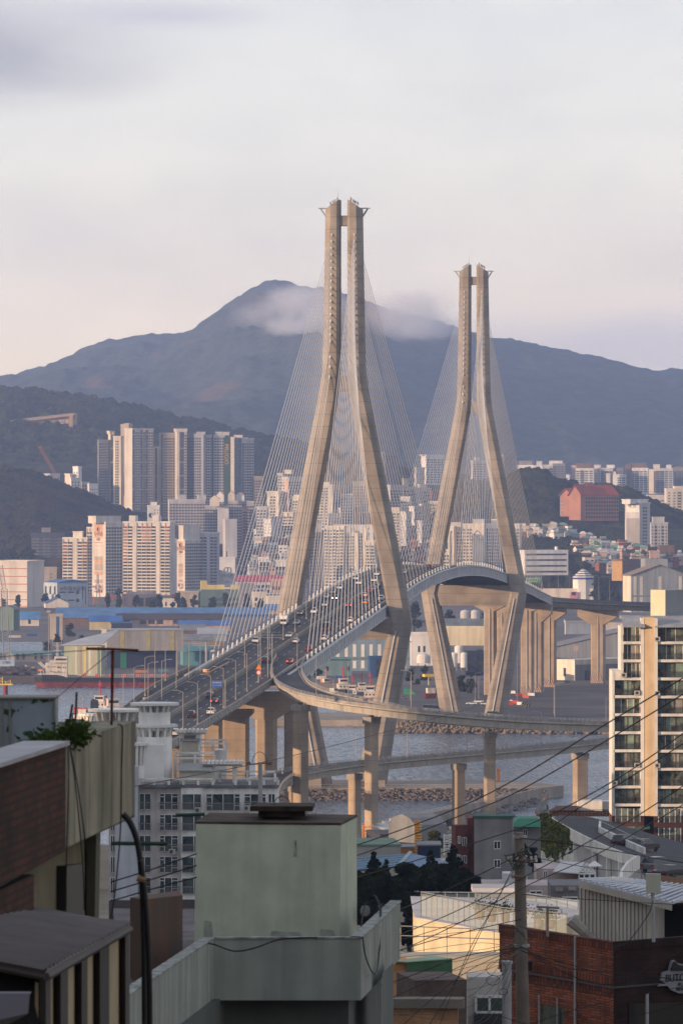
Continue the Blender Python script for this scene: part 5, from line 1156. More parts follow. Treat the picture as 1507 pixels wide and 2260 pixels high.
SH={'sedan':(4.7,1.82,[(-2.35,.35),(-2.35,.78),(-2.2,.95),(-1.3,1.0),(1.0,.98),(2.15,.80),(2.35,.62),(2.35,.35)],[(-1.75,.98),(-1.05,1.42),(.35,1.45),(1.15,.97)]),'suv':(4.6,1.88,[(-2.3,.4),(-2.32,.95),(-2.2,1.1),(-1.3,1.1),(1.1,1.08),(2.15,.98),(2.3,.75),(2.3,.4)],[(-2.2,1.08),(-1.95,1.68),(.4,1.72),(1.2,1.07)]),'van':(4.9,1.9,[(-2.45,.4),(-2.45,1.1),(-2.4,1.2),(-1.3,1.2),(1.2,1.15),(2.3,1.02),(2.45,.8),(2.45,.4)],[(-2.4,1.15),(-2.35,1.95),(.9,1.98),(1.9,1.08)])}
def make_car(kind,col,lit=False,top=None):
 key=(kind,col,lit,top)
 root=thing('car','','car',(0,0,0));P_=cpaint(col)
 if kind=='truck':
  m=MB();m.box(-.95,.95,1.2,2.7,.45,2.1);m.build('cab',P_,root)
  m=MB();m.box(-1.05,1.05,-2.9,1.05,.75,2.9 if col!='black' else 2.5);m.build('cargo_box',P_,root)
  m=MB();m.box(-.85,.85,2.62,2.74,1.25,1.95);m.build('window',WIN,root);w_=1.9;L_=5.6;ax=(-1.9,1.9)
 else:
  L_,w_,body,cab=SH[kind];h=w_/2
  m=MB();m.loft([[(x,y,z) for y,z in body] for x in (-h,-h+.001,h-.001,h)]);m.build('body',P_,root)
  m=MB();m.loft([[(-h+.12,cab[0][0],cab[0][1]),(h-.12,cab[0][0],cab[0][1]),(h-.12,cab[3][0],cab[3][1]),(-h+.12,cab[3][0],cab[3][1])],[(-h+.3,cab[1][0],cab[1][1]),(h-.3,cab[1][0],cab[1][1]),(h-.3,cab[2][0],cab[2][1]),(-h+.3,cab[2][0],cab[2][1])]]);m.build('window',WIN,root)
  m=MB();z=cab[1][1];m.box(-h+.32,h-.32,cab[1][0]+.08,cab[2][0]-.05,z-.02,z+.05);m.build('roof',P_,root);ax=(-1.4,1.45)
  if top:
   m=MB();m.box(-.35,.35,-.4,.0,z+.05,z+.25);m.build('roof_sign',ORANGE,root)
 for y in ax:
  for s in (-1,1):
   m=MB();m.tube([(s*(w_/2-.22),y,.33),(s*(w_/2+.01),y,.33)],.33,8);m.build('wheel',TYRE,root)
 for s in (-1,1):
  y=L_/2+(.0 if kind!='truck' else -.1)
  m=MB();m.box(s*.68-.2,s*.68+.2,y-.12,y+.03,.6,.82);m.build('headlight',HLON if lit and kind!='sedan' else HEADL,root)
  m=MB();yb=-L_/2;m.box(s*.7-.2,s*.7+.2,yb-.03-(.1 if kind=='truck' else 0),yb+.08,.72,.95);m.build('taillight',TLON if lit else TAIL,root)
 return root
def put_car(kind,col,loc,fwd,label,lit=False,top=None,group=None):
 key=(kind,col,lit,top)
 if key not in CARS:CARS[key]=make_car(*key);r=CARS[key]
 else:r=dup(CARS[key])
 r.name='truck' if kind=='truck' else 'car'
 f=Vector(fwd).normalized();yaw=math.atan2(-f.x,f.y)
 r.location=loc;r.rotation_euler=(math.asin(f.z),0,yaw);r['label']=label;r['category']='truck' if kind=='truck' else 'car'
 if group:r['group']=group
 return r
def bz(u):return (dz(u+2)-dz(u-2))/4
def bridge_car(px,py,d,kind,col,label,lit=False,top=None):
 u,v=on_deck(px,py);v=max(-10.2,min(10.2,v)) if u>D0 else max(-11,min(11,v))
 lanes=(2.3,5.95,9.6);s=1 if d>0 else -1;v=s*min(lanes,key=lambda q:abs(q-abs(v)))
 f=(BD+Vector((0,0,bz(u))))*d;put_car(kind,col,BU(u,v,dz(u)+.07),f,label,lit,top,'vehicles on the bridge road')
for a in ((777,1281,-1,'suv','white','white car coming down, nearest the far left barrier below the crest'),(800,1290,-1,'sedan','white','white sedan with pale bonnet between two white cars near the crest',True),(815,1284,-1,'suv','silver','silver suv high on the oncoming side just left of the pylon leg'),(737,1301,-1,'suv','white','white suv alone on the oncoming side by the tall stays'),(719,1311,-1,'sedan','grey','grey sedan hugging the left barrier below the white suv'),(727,1321,-1,'sedan','silver','silver sedan beside the black suv with lit headlights'),(744,1324,-1,'suv','black','black suv with lit headlights on the oncoming side',True),(725,1339,-1,'sedan','silver','silver sedan in the innermost oncoming lane behind the white suv pair'),(705,1354,-1,'suv','white','white suv mid-bridge left of the centre line'),(675,1358,-1,'sedan','grey','grey sedan left of the white mid-bridge suv'),(665,1379,-1,'sedan','silver','silver sedan beside the tall lamp left of centre'),(617,1380,-1,'truck','white','white box truck driving towards the camera in the outer left lane'),(627,1406,-1,'sedan','silver','silver sedan behind the box truck, nearer the centre line'),(560,1420,-1,'suv','white','white suv farthest left, beside the left railing'),(843,1284,-1,'sedan','white','white sedan peeping out beside the right pylon leg'),(790,1318,1,'sedan','pale','pale sedan with brake lights in the middle outgoing lane',True),(807,1322,1,'sedan','dark blue','dark blue sedan right of the pale braking one'),(812,1303,1,'sedan','grey','dark grey sedan left one of the upper outgoing pair'),(823,1299,1,'suv','black','black suv right one of the upper outgoing pair'),(827,1309,1,'sedan','dark red','dark red sedan just below the black suv'),(777,1341,1,'sedan','black','black sedan with glowing red brake lights',True),(830,1325,1,'suv','white','white suv hugging the right barrier by the pylon'),(818,1333,1,'sedan','orange','orange car in the outer lane beside the pylon leg'),(761,1373,1,'sedan','white','white taxi with orange roof sign, upper one',False,1),(714,1392,1,'truck','black','black box truck driving away behind the near stays'),(712,1413,1,'sedan','pale','pale taxi with orange roof sign behind the black truck',False,1),(665,1420,1,'sedan','white','white sedan driving away alone near the gore'),(679,1438,1,'sedan','dark red','dark red sedan half hidden by the first stay'),(641,1465,1,'sedan','brown','brown sedan with red lights by the ramp split',True),(590,1464,1,'suv','black','black suv beside the sign gantry poles'),(475,1541,1,'suv','dark blue','dark blue suv ahead of the black one on the viaduct'),(480,1554,1,'sedan','black','black sedan with red taillights right behind the dark blue suv',True),(455,1578,1,'suv','white','white suv on the nearest stretch of viaduct'),(414,1584,1,'suv','black','black suv in the inner lane beside the nearest median'),(390,1624,1,'suv','pale','pale suv leaving the picture above the roof pergolas')):
 bridge_car(*a)
for (u,v,k_,c_,lab) in ((175,-6,'sedan','white','white sedan seen through the stays on the main span'),(205,-2.3,'suv','grey','grey suv on the main span between the pylons'),(190,2.3,'sedan','silver','silver sedan climbing the main span between the pylons'),(230,-6,'truck','white','white truck near the crest of the main span'),(255,6,'suv','black','black suv at the crest of the main span')):
 put_car(k_,c_,BU(u,v,dz(u)+.07),(BD+Vector((0,0,bz(u))))*(1 if v>0 else -1),lab,False,None,'vehicles on the bridge road')
put_car('van','silver',(23.5,1468.5,42.05),(1,.35,-.08),'silver van driving right on the upper ramp behind the guard rail');put_car('suv','pale',(40,1489.8,39.85),(1,.95,-.11),'pale car farther right on the upper ramp')
rd=random.Random(4)
for i,(px,py) in enumerate(((888,1543),(1040,1556),(1056,1552),(1072,1557),(1085,1551),(1098,1556),(1120,1550),(1192,1492),(1180,1488),(1168,1493),(1085,1478),(1098,1482),(1072,1480),(1110,1484))):
 put_car(rd.choice(('sedan','suv')),rd.choice(list(PAINT)[:5]),G(px,py,3.55)+Vector((0,0,.02)),(rd.uniform(-1,1),rd.uniform(-1,1)*.4,0),'car parked in the yard below the far pylon, %s from the left'%ORD[[888,1040,1056,1072,1072.5,1085,1085.5,1098,1098.5,1110,1120,1168,1180,1192].index({4:1085.5,10:1085,11:1098.5,12:1072.5}.get(i,px))],group='cars parked in the port yard')
# ================================================================= street lamps and signs on the viaduct
def lamp(base,h,adir,name='street_lamp',label='',group='street lamps along the viaduct',arm=1.9):
 base=Vector(base);r=thing(name,label,'street lamp',base,group);m=MB();m.tube([base,base+Vector((0,0,h))],.10,6,.06);m.box(base.x-.22,base.x+.22,base.y-.22,base.y+.22,base.z,base.z+.5)
 m.build('pole',mat('lamp_pole',(.34,.32,.31),.6,.1,1),r)
 if adir:
  a=Vector(adir).normalized();m=MB();m.tube([base+Vector((0,0,h-.2)),base+a*arm*.5+Vector((0,0,h+.25)),base+a*arm+Vector((0,0,h+.35))],.05,5);m.build('arm',mat('lamp_pole',(0,0,0)),r)
  q=base+a*(arm+.35)+Vector((0,0,h+.36));m=MB();m.box(q.x-.4,q.x+.4,q.y-.14,q.y+.14,q.z-.07,q.z+.08);m.build('lamp_head',GREYM,r)
 return r
def lamps(lst,adir,word,h=10.2,zoff=0,vmin=None):
 for i,(px,py) in enumerate(lst):
  u,v=on_deck(px,py)
  lamp(BU(u,v,dz(u)+zoff),h,adir,label='grey street lamp, %s counting from the near end along the %s'%(ORD[i],word))
lamps([(404,1622),(436,1600),(465,1582),(493,1563),(520,1544),(545,1527),(570,1508),(656,1480)],-BR,'right parapet')
lamps([(540,1473),(570,1450),(595,1433),(625,1413),(651,1395),(676,1367)],None,'median barrier',10.8)
lamps([(327,1551),(357,1545),(389,1526),(417,1503),(442,1489)],BR,'inner left barrier')
for i,(px,py,Y) in enumerate(((272,1580,1440),(296,1560,1465),(320,1537,1495),(342,1518,1520),(365,1503,1545),(391,1492,1570))):
 lamp(P(px,py,Y),10.2,BR,label='grey street lamp, %s from the left on the side ramp parapet'%ORD[i])
for i,(px,py) in enumerate(((700,1543),(764,1560),(861,1578),(960,1590))):pass
def at_path(path,px,side):
 best=min(path,key=lambda p:abs(CX+F*p.x/p.y-px)+(0 if abs(p.y-1500)<190 else 1e5));return best
for i,(px,h) in enumerate(((700,10),(765,10),(900,10),(1222,10))):
 b=at_path(_ if 0 else smooth(up,8),px,1);lamp(b+Vector((0,4.6,0)),h,(-1,0,0) if i%2==0 else (1,0,0),label='grey lamp rising from the upper ramp, %s from the left'%ORD[i],group='lamps on the ramps')
for i,px in enumerate((622,703,783,900,1041,1192)):
 b=at_path(smooth(lo_,8),px,1);lamp(b+Vector((0,4.3,.3)),9.5,(-1,0,0),label='grey lamp on the lower ramp, %s from the left'%ORD[i],group='lamps on the ramps')
for i,(px,py) in enumerate(((906,1545),(1048,1545),(1056,1548),(1141,1552),(1222,1575),(1337,1590))):
 lamp(G(px,py,3.5),(11,12,10,22,12,9)[i],(1,0,0) if i!=3 else None,label='yard lamp post behind the upper ramp, %s from the left'%ORD[i],group='lamp posts in the port yard')
# lamps on the elevated road far right
for i,px in enumerate((1211,1232,1257,1278,1321,1345)):
 lamp(P(px,1318+i*2,3900),17,(-1,0,0),label='tall lamp beside the far viaduct, %s from the left'%ORD[i],group='lamps beyond the far viaduct',arm=4)
# three-pole sign gantry in the middle of the viaduct
u,v=on_deck(591,1496);g0=BU(u,v,dz(u));sg=thing('sign_gantry','cluster of three tall thin poles with cross-arms at the ramp split','sign gantry',g0)
for dx,h in ((-2.0,12.5),(0,14.5),(-1.2+2.4,12)):
 m=MB();m.tube([g0+Vector((dx,0,0)),g0+Vector((dx,0,h))],.12,6);m.build('pole',GREYM,sg)
for z,a,b in ((11.6,-4.5,4.2),(10.9,-4.2,3.8),(12.4,-1.5,2.2)):
 m=MB();m.tube([g0+Vector((a,0,z)),g0+Vector((b,0,z))],.06,5);m.build('cross_arm',GREYM,sg)
u,v=on_deck(571,1508);g0=BU(u,v,dz(u));rs=thing('warning_sign','orange triangle above a round red-ringed sign on a viaduct pole','road sign',g0+Vector((0,-.4,0)))
m=MB();m.tube([g0+Vector((0,-.4,0)),g0+Vector((0,-.4,4.6))],.06,5);m.build('pole',GREYM,rs)
m=MB();c=g0+Vector((0,-.5,4.2));m.hexa([c+Vector((-.85,0,-.5)),c+Vector((.85,0,-.5)),c+Vector((0,0,.9))],[c+Vector((-.85,-.06,-.5)),c+Vector((.85,-.06,-.5)),c+Vector((0,-.06,.9))]);m.build('triangle',ORANGE,rs)
m=MB();c=g0+Vector((0,-.5,2.8));m.tube([c,c+Vector((0,-.06,0))],.75,16);rg=m.build('ring',RED,rs);m=MB();m.tube([c+Vector((0,-.06,0)),c+Vector((0,-.1,0))],.5,16);m.build('disc',WHITE,rg)
u,v=on_deck(493,1563);g0=BU(u,v,dz(u));bs=thing('road_sign','blue road sign reading 부산항대교 Busan Harbor Bridge over the outgoing lanes','road sign',g0+Vector((.5,-.5,0)))
m=MB();m.tube([g0+Vector((.5,-.5,0)),g0+Vector((.5,-.5,7.3))],.11,6);m.tube([g0+Vector((.5,-.5,6.5)),g0+Vector((-2.6,-.5,6.5))],.08,5);m.build('pole',GREYM,bs)
c=g0+Vector((-1.6,-.75,6.2));m=MB();m.box(c.x-1.35,c.x+1.35,c.y,c.y+.08,c.z-.85,c.z+.85);bp_=m.build('panel',BLUE,bs)
text('부산항대교',.52,c+Vector((0,-.03,.3)),0,WHITE,bs);text('Busan Harbor Bridge',.27,c+Vector((0,-.03,-.35)),0,WHITE,bs)
# overhead gantry left of the bridge and the orange gore nose
g0=P(455,1478,1640);og=thing('overhead_gantry','grey overhead sign gantry with louvred box left of the bridge road','sign gantry',g0)
m=MB();m.tube([g0,P(455,1418,1640)],.3,6);m.tube([P(425,1421,1640),P(493,1421,1640)],.14,5);m.tube([P(425,1425,1640),P(493,1425,1640)],.14,5);m.build('frame',GREYM,og)
m=MB();a,b=P(462,1424,1638),P(493,1416,1638);m.box(a.x,b.x,a.y-.5,a.y,a.z,b.z);m.build('sign_box',mat('brown_grey_box',(.2,.17,.15),.8),og)
u,v=on_deck(455,1489);q=BU(u,v,dz(u));no_=thing('gore_barrier','orange and cream rounded crash cushion at the left merge','crash barrier',q)
m=MB()
for i in range(6):m.k=i%2;m.cyl(q.x,q.y,q.z+i*.25,q.z+.25+i*.25,.9,10)
m.build('cushion',[ORANGE,CREAM],no_)
m=MB()
for i in range(22):
 uu=u+2.0*i;m.k=i%2;vv=v+.05*i;a=BU(uu,vv,dz(uu)+.08);b=BU(uu+1.7,vv,dz(uu+1.7)+.08);m.hexa([a+BR*-.06,a+BR*.06,b+BR*.06,b+BR*-.06],[a+BR*-.06+Vector((0,0,.35)),a+BR*.06+Vector((0,0,.35)),b+BR*.06+Vector((0,0,.35)),b+BR*-.06+Vector((0,0,.35))])
m.build('delineators',[ORANGE,CREAM],no_)
# green motorway signs by the far pylon
mg=thing('motorway_sign','green motorway direction sign with white lettering right of the far pylon','road sign',P(1176,1300,2900));m=MB();a,b=P(1160,1286,2900),P(1192,1274,2900);m.box(a.x,b.x,2900,2900.2,a.z,b.z);m.build('panel',GREEN,mg)
m=MB();m.tube([P(1195,1312,2901),P(1195,1272,2901)],.18,5);m.tube([P(1160,1280,2901),P(1195,1280,2901)],.12,5);m.build('pole',GREYM,mg);text('감만부두 해운대',1.15,P(1176,1278,2899.9),0,WHITE,mg);text('Gamman Pier',.8,P(1176,1283,2899.9),0,WHITE,mg)
mo=thing('orange_sign','small orange sign board against the far pylon leg','road sign',P(1154,1290,2880));m=MB();a,b=P(1149,1273,2880),P(1158,1268,2880);m.box(a.x,b.x,2880,2880.2,a.z,b.z);m.build('panel',ORANGE,mo);m=MB();m.tube([P(1154,1300,2880.4),P(1154,1270,2880.4)],.15,5);m.build('pole',GREYM,mo)
for i,(px,row,Y) in enumerate(((1157,1556,2400),(1166,1561,2390))):
 h_=thing('chevron_board','%s striped yellow and black hazard board behind the ramp rail'%('left' if i==0 else 'right'),'hazard board',P(px,row+10,Y),'hazard boards');m=MB();a,b=P(px-5,row,Y),P(px+5,row-8,Y)
 for s in range(4):
  m.k=s%2;x0=a.x+(b.x-a.x)*s/4;x1=a.x+(b.x-a.x)*(s+1)/4;m.hexa([(x0-.5,Y,a.z),(x1-.5,Y,a.z),(x1-.5,Y+.2,a.z),(x0-.5,Y+.2,a.z)],[(x0,Y,b.z),(x1,Y,b.z),(x1,Y+.2,b.z),(x0,Y+.2,b.z)])
 m.build('panel',[YEL,DARKM],h_);m=MB();m.tube([P(px,row+12,Y+.4),P(px,row-6,Y+.4)],.12,5);m.build('pole',GREYM,h_)
# ================================================================= ships
HULLK=mat('hull_black',(.02,.022,.03),.5,.2,.5);HULLR=mat('hull_red',(.19,.035,.03),.6,.25,.3,streak=.5);SHIPW=mat('ship_white',(.62,.58,.52),.6,.15,.6,streak=.8);MASTR=mat('mast_red',(.50,.04,.035),.5,.1,1)
Y=2872;sx=lambda px:XR(px,Y);sh=thing('cargo_ship','moored cargo ship with black hull, red waterline and cream bridge house at the stern','ship',(sx(150),Y,0))
def hullring(z,x0,x1,b):return [(x0,Y-b*.8,z),(x0+4,Y-b,z),(x1-12,Y-b,z),(x1,Y,z),(x1-12,Y+b,z),(x0+4,Y+b,z),(x0,Y+b*.8,z)]
x0,x1=sx(76),sx(420)
m=MB();m.loft([hullring(-1,x0+1.5,x1-3,5.5),hullring(2.3,x0+.6,x1-1,6.2)]);m.build('lower_hull',HULLR,sh)
m=MB();m.loft([hullring(2.3,x0+.6,x1-1,6.22),hullring(4.6,x0,x1,6.5)]);m.loft([hullring(4.6,x0,x0+26,6.5),hullring(6.0,x0-.3,x0+20,6.5)]);m.build('hull',HULLK,sh)
def sb(mb,p0,p1,r0,r1,y0=-4.5,y1=4.5):mb.box(sx(p0),sx(p1),Y+y0,Y+y1,ZR(r0,Y),ZR(r1,Y))
m=MB();sb(m,84,150,1497,1487);sb(m,101,149,1487,1463);sb(m,110,149,1463,1458,-5.2,5.2);sb(m,121,149,1458,1449,-5,4);sb(m,119,151,1462,1460,-6.4,6);hs=m.build('bridge_house',SHIPW,sh)
m=MB()
for (a,b,r0,r1) in ((124,147,1457,1453),(106,108,1472,1470),(117,119,1472,1470),(128,131,1474,1471),(112,114,1482,1480),(129,131,1484,1481),(140,142,1474,1471),(120,122,1484,1482)):sb(m,a,b,r0,r1,-5.25,-4.9)
m.build('windows',DARKM,hs)
m=MB()
for px in (90,96,145):m.tube([P(px,1497,Y-5),P(px,1479,Y-5)],.14,4)
for r in (1486,1462,1458):m.tube([P(100,r-2.5,Y-5),P(150,r-2.5,Y-5)],.06,4)
m.tube([P(98,1475,Y-3),P(84,1462,Y-3)],.3,5);m.tube([P(101,1473,Y-3),P(88,1461,Y-3)],.3,5);m.build('davits',SHIPW,sh)
m=MB();sb(m,86,95,1481,1477,-5,-3);m.build('lifeboat',ORANGE,sh)
m=MB();lattice(m,P(127,1449,Y),P(127,1418,Y),.7,8,.09)
for r,w_ in ((1424,9),(1428,6),(1419,7)):m.tube([P(127-w_,r,Y),P(127+w_,r,Y)],.1,4)
m.tube([P(118,1424,Y),P(116,1411,Y)],.08,4);m.tube([P(135,1424,Y),P(136,1412,Y)],.08,4);m.build('mast',SHIPW,sh)
m=MB()
for i in range(58):
 x=x0+17+i*1.05;m.tube([(x,Y-6.3,4.6),(x,Y-6.3,6.1)],.06,4)
m.tube([(x0+17,Y-6.3,6.1),(x1-12,Y-6.3,6.1)],.07,4);m.tube([(x0+17,Y-6.3,5.4),(x1-12,Y-6.3,5.4)],.05,4);m.build('railing',SHIPW,sh)
m=MB()
for i in range(8):m.box(x0+24+i*6.8,x0+26+i*6.8,Y-3,Y+3,4.6,6.2)
m.build('deck_fittings',MASTR,sh)
def tug(px,row,sc_,hullc,name,label,mast=MASTR,yaw=0.0,funnel=True,group='tugs and small boats moored in the basin'):
 o=G(px,row,0);r=thing(name,label,'boat',o,group)
 def M_():return MB(o,yaw)
 k=sc_
 def ring(z,l,b):return [(-b*.8,l*.45,z),(-b,0,z),(-b*.7,-l*.38,z),(0,-l*.5,z),(b*.7,-l*.38,z),(b,0,z),(b*.8,l*.45,z)]
 m=M_();m.loft([ring(-.5,17*k,3.4*k),ring(2.2*k,19*k,4.2*k)]);m.build('hull',hullc,r)
 m=M_()
 for i in range(7):m.tube([(-4.2*k+i*1.4*k,-8.4*k+abs(i-3)*.9*k,1.2*k),(-4.2*k+i*1.4*k,-8.7*k+abs(i-3)*.9*k,1.2*k)],.55*k,8)
 m.build('tyre_fenders',TYRE,r)
 m=M_();m.box(-2.9*k,2.9*k,-4.2*k,4*k,2.2*k,4.8*k);m.box(-3.2*k,3.2*k,-4.5*k,2*k,4.8*k,5.0*k);m.box(-2.2*k,2.2*k,-3.2*k,1.2*k,5.0*k,7.6*k);m.box(-2.5*k,2.5*k,-3.5*k,1.5*k,7.6*k,7.9*k);w_=m.build('wheelhouse',SHIPW,r)
 m=M_();m.box(-1.9*k,1.9*k,-3.28*k,-3.2*k,6.2*k,7.2*k)
 for x in (-1.8,0,1.8):m.box((x-.35)*k,(x+.35)*k,-4.28*k,-4.2*k,3.2*k,4.0*k)
 m.build('windows',WIN,w_)
 m=M_();m.tube([(0,-1*k,7.9*k),(0,-1*k,15*k)],.33*k,6,.16*k);m.tube([(-1.3*k,-1*k,12.4*k),(1.3*k,-1*k,12.4*k)],.12*k,4);m.box(-.7*k,.7*k,-1.5*k,-.6*k,13*k,13.5*k);m.box(-.6*k,.6*k,-1.4*k,-.6*k,10.2*k,10.8*k);m.build('mast',mast,r)
 if funnel:
  m=M_()
  for s in (-1,1):m.box(s*1.9*k-.5*k,s*1.9*k+.5*k,1.8*k,3.2*k,4.8*k,7.6*k)
  m.build('funnels',mast,r)
 return r
tug(757,1530,.92,HULLK,'tugboat','white tugboat with tall red mast, largest in the middle of the basin',yaw=.15)
tug(778,1540,.75,HULLK,'tugboat','smaller white tugboat with thin red mast right of the largest one',yaw=-.1)
tug(798,1534,.75,HULLK,'tugboat','white tugboat with dark red mast between two others',mat('mast_dark_red',(.16,.02,.03),.5),yaw=.1)
tug(817,1549,.95,HULLR,'tugboat','white tugboat with a red hull, rightmost beside the pylon leg',yaw=-.05)
tug(718,1522,.7,HULLK,'tugboat','tugboat with an orange mast, leftmost under the girder',ORANGE,yaw=.4)
tug(734,1541,.6,HULLK,'tugboat','low dark workboat in front of the tall-masted tug',mat('mast_grey',(.3,.3,.3),.5),yaw=.9,funnel=False)
tug(248,1586,1.1,HULLR,'tugboat','cream harbour tug with red mast behind the white roof discs',yaw=.2);tug(222,1572,.95,HULLK,'tugboat','harbour tug with red derrick left of the cream one',yaw=-.2)
tug(180,1596,.75,HULLK,'tugboat','small white launch behind the leftmost roof disc',mat('mast_grey',(0,0,0)),yaw=1.3)
q=G(208,1583,0);bf=thing('funnel_barge','dark barge with a tall black funnel left of the tugs','boat',q,'tugs and small boats moored in the basin');m=MB(q);m.box(-10,8,-3,3,-.5,1.8);m.build('hull',HULLK,bf);m=MB(q);m.loft([[(-1.6,-1.5,1.8),(1.8,-1.5,1.8),(1.8,1.5,1.8),(-1.6,1.5,1.8)],[(-1.6,-1.5,6.5),(1.8,-1.5,6.5),(1.8,1.5,6.5),(-1.6,1.5,6.5)],[(-1.0,-1.5,8),(1.6,-1.5,7.4),(1.6,1.5,7.4),(-1.0,1.5,8)]]);m.build('funnel',HULLK,bf);m=MB(q);m.box(-9,-3,-1.5,1.5,1.8,4.2);m.build('cabin',MASTR,bf)
q=G(12,1560,0);bu=thing('navigation_beacon','red harbour beacon tower under a yellow lattice platform at the left edge','beacon',q)
m=MB(q);m.cyl(0,0,-.5,10,1.5,10,1.0);m.build('tower',mat('beacon_red',(.22,.03,.035),.7,.2,.5),bu);m=MB();lattice(m,q+Vector((-2.5,0,10)),q+Vector((-2.5,0,13.5)),2.4,3,.12);lattice(m,q+Vector((1.5,0,10)),q+Vector((1.0,0,12)),2.4,2,.12);m.box(q.x-4,q.x+3.4,q.y-1.8,q.y+1.8,9.9,10.4);m.build('platform',YEL,bu)
# dockside crane and masts
Y=2990;kr=thing('lattice_crane','tall blue-grey lattice crane mast at the left edge with a pale blue cab','crane',P(14,1470,Y))
m=MB();lattice(m,P(14,1462,Y),P(9,1300,Y),3.1,26,.16);lattice(m,P(9,1300,Y),P(1,1248,Y),2.0,9,.13);m.build('mast',mat('crane_grey',(.26,.29,.33),.6),kr)
m=MB();m.tube([P(24,1462,Y),P(22,1370,Y)],.12,4);m.tube([P(22,1370,Y),P(5,1290,Y)],.1,4);m.build('rope',GREYM,kr);m=MB();a,b=P(-4,1471,Y-4),P(32,1457,Y-4);m.box(a.x,b.x,a.y,a.y+4,a.z,b.z);m.build('cab',mat('cab_pale_blue',(.34,.44,.52),.6),kr)
text('크레인',1.6,P(14,1463,Y-4.1),0,BLUE,kr)
for (px,r0,r1,Y,lab) in ((107,1478,1350,2960,'tall pale floodlight mast between crane and ship mast'),(206,1335,1295,4300,'thin floodlight mast left of the green antenna tower')):
 b=P(px,r0,Y);r=thing('floodlight_mast',lab,'mast',b);m=MB();m.tube([b,P(px,r1,Y)],.22,6,.12);m.build('pole',mat('lamp_pole',(0,0,0)),r);m=MB();q=P(px,r1,Y);m.box(q.x-1,q.x+1,Y-.5,Y+.5,q.z-.5,q.z+.6);m.build('lamp_head',GREYM,r)
Y=4250;at_=thing('antenna_tower','green lattice antenna tower with white ring brackets before the peach gable','antenna tower',P(215,1343,Y));m=MB();lattice(m,P(217,1343,Y),P(216,1290,Y),2.6,12,.16);m.build('lattice',mat('tower_green',(.10,.22,.18),.6),at_)
m=MB();lattice(m,P(216,1290,Y),P(216,1268,Y),1.2,6,.14);m.build('top',DARKM,at_)
m=MB()
for cx_,cz_,r_ in ((-8,1297,6),(8,1297,6),(0,1302,7),(0,1292,5)):c=P(216+cx_,cz_,Y-1);m.tube([c+Vector((math.cos(t)*r_*.34,0,math.sin(t)*r_*.34)) for t in [i*.5236 for i in range(13)]],.1,4,cap=False)
m.build('ring_brackets',WHT,at_)
for (px,row,Y,lab) in ((1271,1459,2950,'phone mast with pink panels on the depot roof'),(960,1395,3080,'thin mast on the white plant roof')):
 b=P(px,row,Y);r=thing('phone_mast',lab,'mast',b);m=MB();m.tube([b,b+Vector((0,0,7.5))],.15,5);m.build('pole',GREYM,r);m=MB()
 for dx in (-.8,0,.8):m.box(b.x+dx-.25,b.x+dx+.25,b.y-.3,b.y,b.z+5.2,b.z+7.8)
 m.build('panels',PINKW,r)
# little things on the quays
rd=random.Random(31)
q0=thing('coal_heap','dark heap of coiled cable and scrap on the quay left of the ship','scrap heap',P(35,1495,2960));m=MB()
for i in range(60):
 c=P(rd.uniform(0,76),rd.uniform(1478,1494),rd.uniform(2930,2975));c.z=3.6+rd.uniform(0,2.6);m.tube([c+Vector((-1.6,0,0)),c+Vector((1.6,rd.uniform(-1,1),0))],rd.uniform(.7,1.3),8)
m.build('coils',mat('scrap_dark',(.07,.06,.065),.8,.4,.6),q0)
q=G(70,1486,3.5);ex=thing('excavator','small yellow excavator on the quay beside the ship','excavator',q);m=MB(q);m.box(-2,2,-1.2,1.2,0,.9);m.build('tracks',DARKM,ex);m=MB(q);m.box(-1.8,1.4,-1.1,1.1,.9,2.2);m.box(.0,1.3,-1,1,2.2,3.2);m.build('body',YEL,ex);m=MB(q);m.tube([(-1,0,1.8),(-3.2,0,4.2),(-4.6,0,1.6)],.3,5);m.build('boom',YEL,ex)
for i,(px,row,w_,h_,mm,lab) in enumerate(((300,1312,34,8,MT['mast_red'],'stack of dark red containers behind the pink building'),(236,1313,16,16,BRICKR,'tall stack of maroon containers at the foot of the logo gable'),(270,1320,24,8,BLUER2,'row of blue containers left of the maroon stack'),(380,1313,20,6,MT['mast_dark_red'],'dark container row beside the cream gables'),(205,1320,14,14,BRICKR,'brown containers below the antenna tower'),(1180,1492,14,10,ORANGE,'orange truck body parked beyond the far pylon'),(500,1318,10,5,BLUER2,'blue containers behind the grey-green office'))):
 Y=GY(row+12,3.5);b=G(px,row+12,3.5);r=thing('container_stack',lab,'containers',b);k=Y/F;n_=max(2,int(h_*k/2.6))
 for j in range(n_):
  m=MB();m.box(b.x,b.x+w_*k,b.y,b.y+6,3.5+j*2.6+.03,3.5+(j+1)*2.6-.03);m.build('container',mm,r)
gt=thing('green_netting','bright green netting over a mound right of the near pylon leg','netting',G(910,1535,3.5));m=MB();a=G(890,1533,3.5);b=G(918,1533,3.5)
m.loft([[(a.x,a.y,3.5),(b.x,a.y,3.5),(b.x,a.y+8,3.5),(a.x,a.y+8,3.5)],[(a.x+.5,a.y+2,7.0),(b.x-2,a.y+2,5.2),(b.x-2,a.y+6,5.0),(a.x+.5,a.y+6,6.5)]]);m.build('net',mat('net_green',(.06,.30,.14),.8,.2,.5),gt)
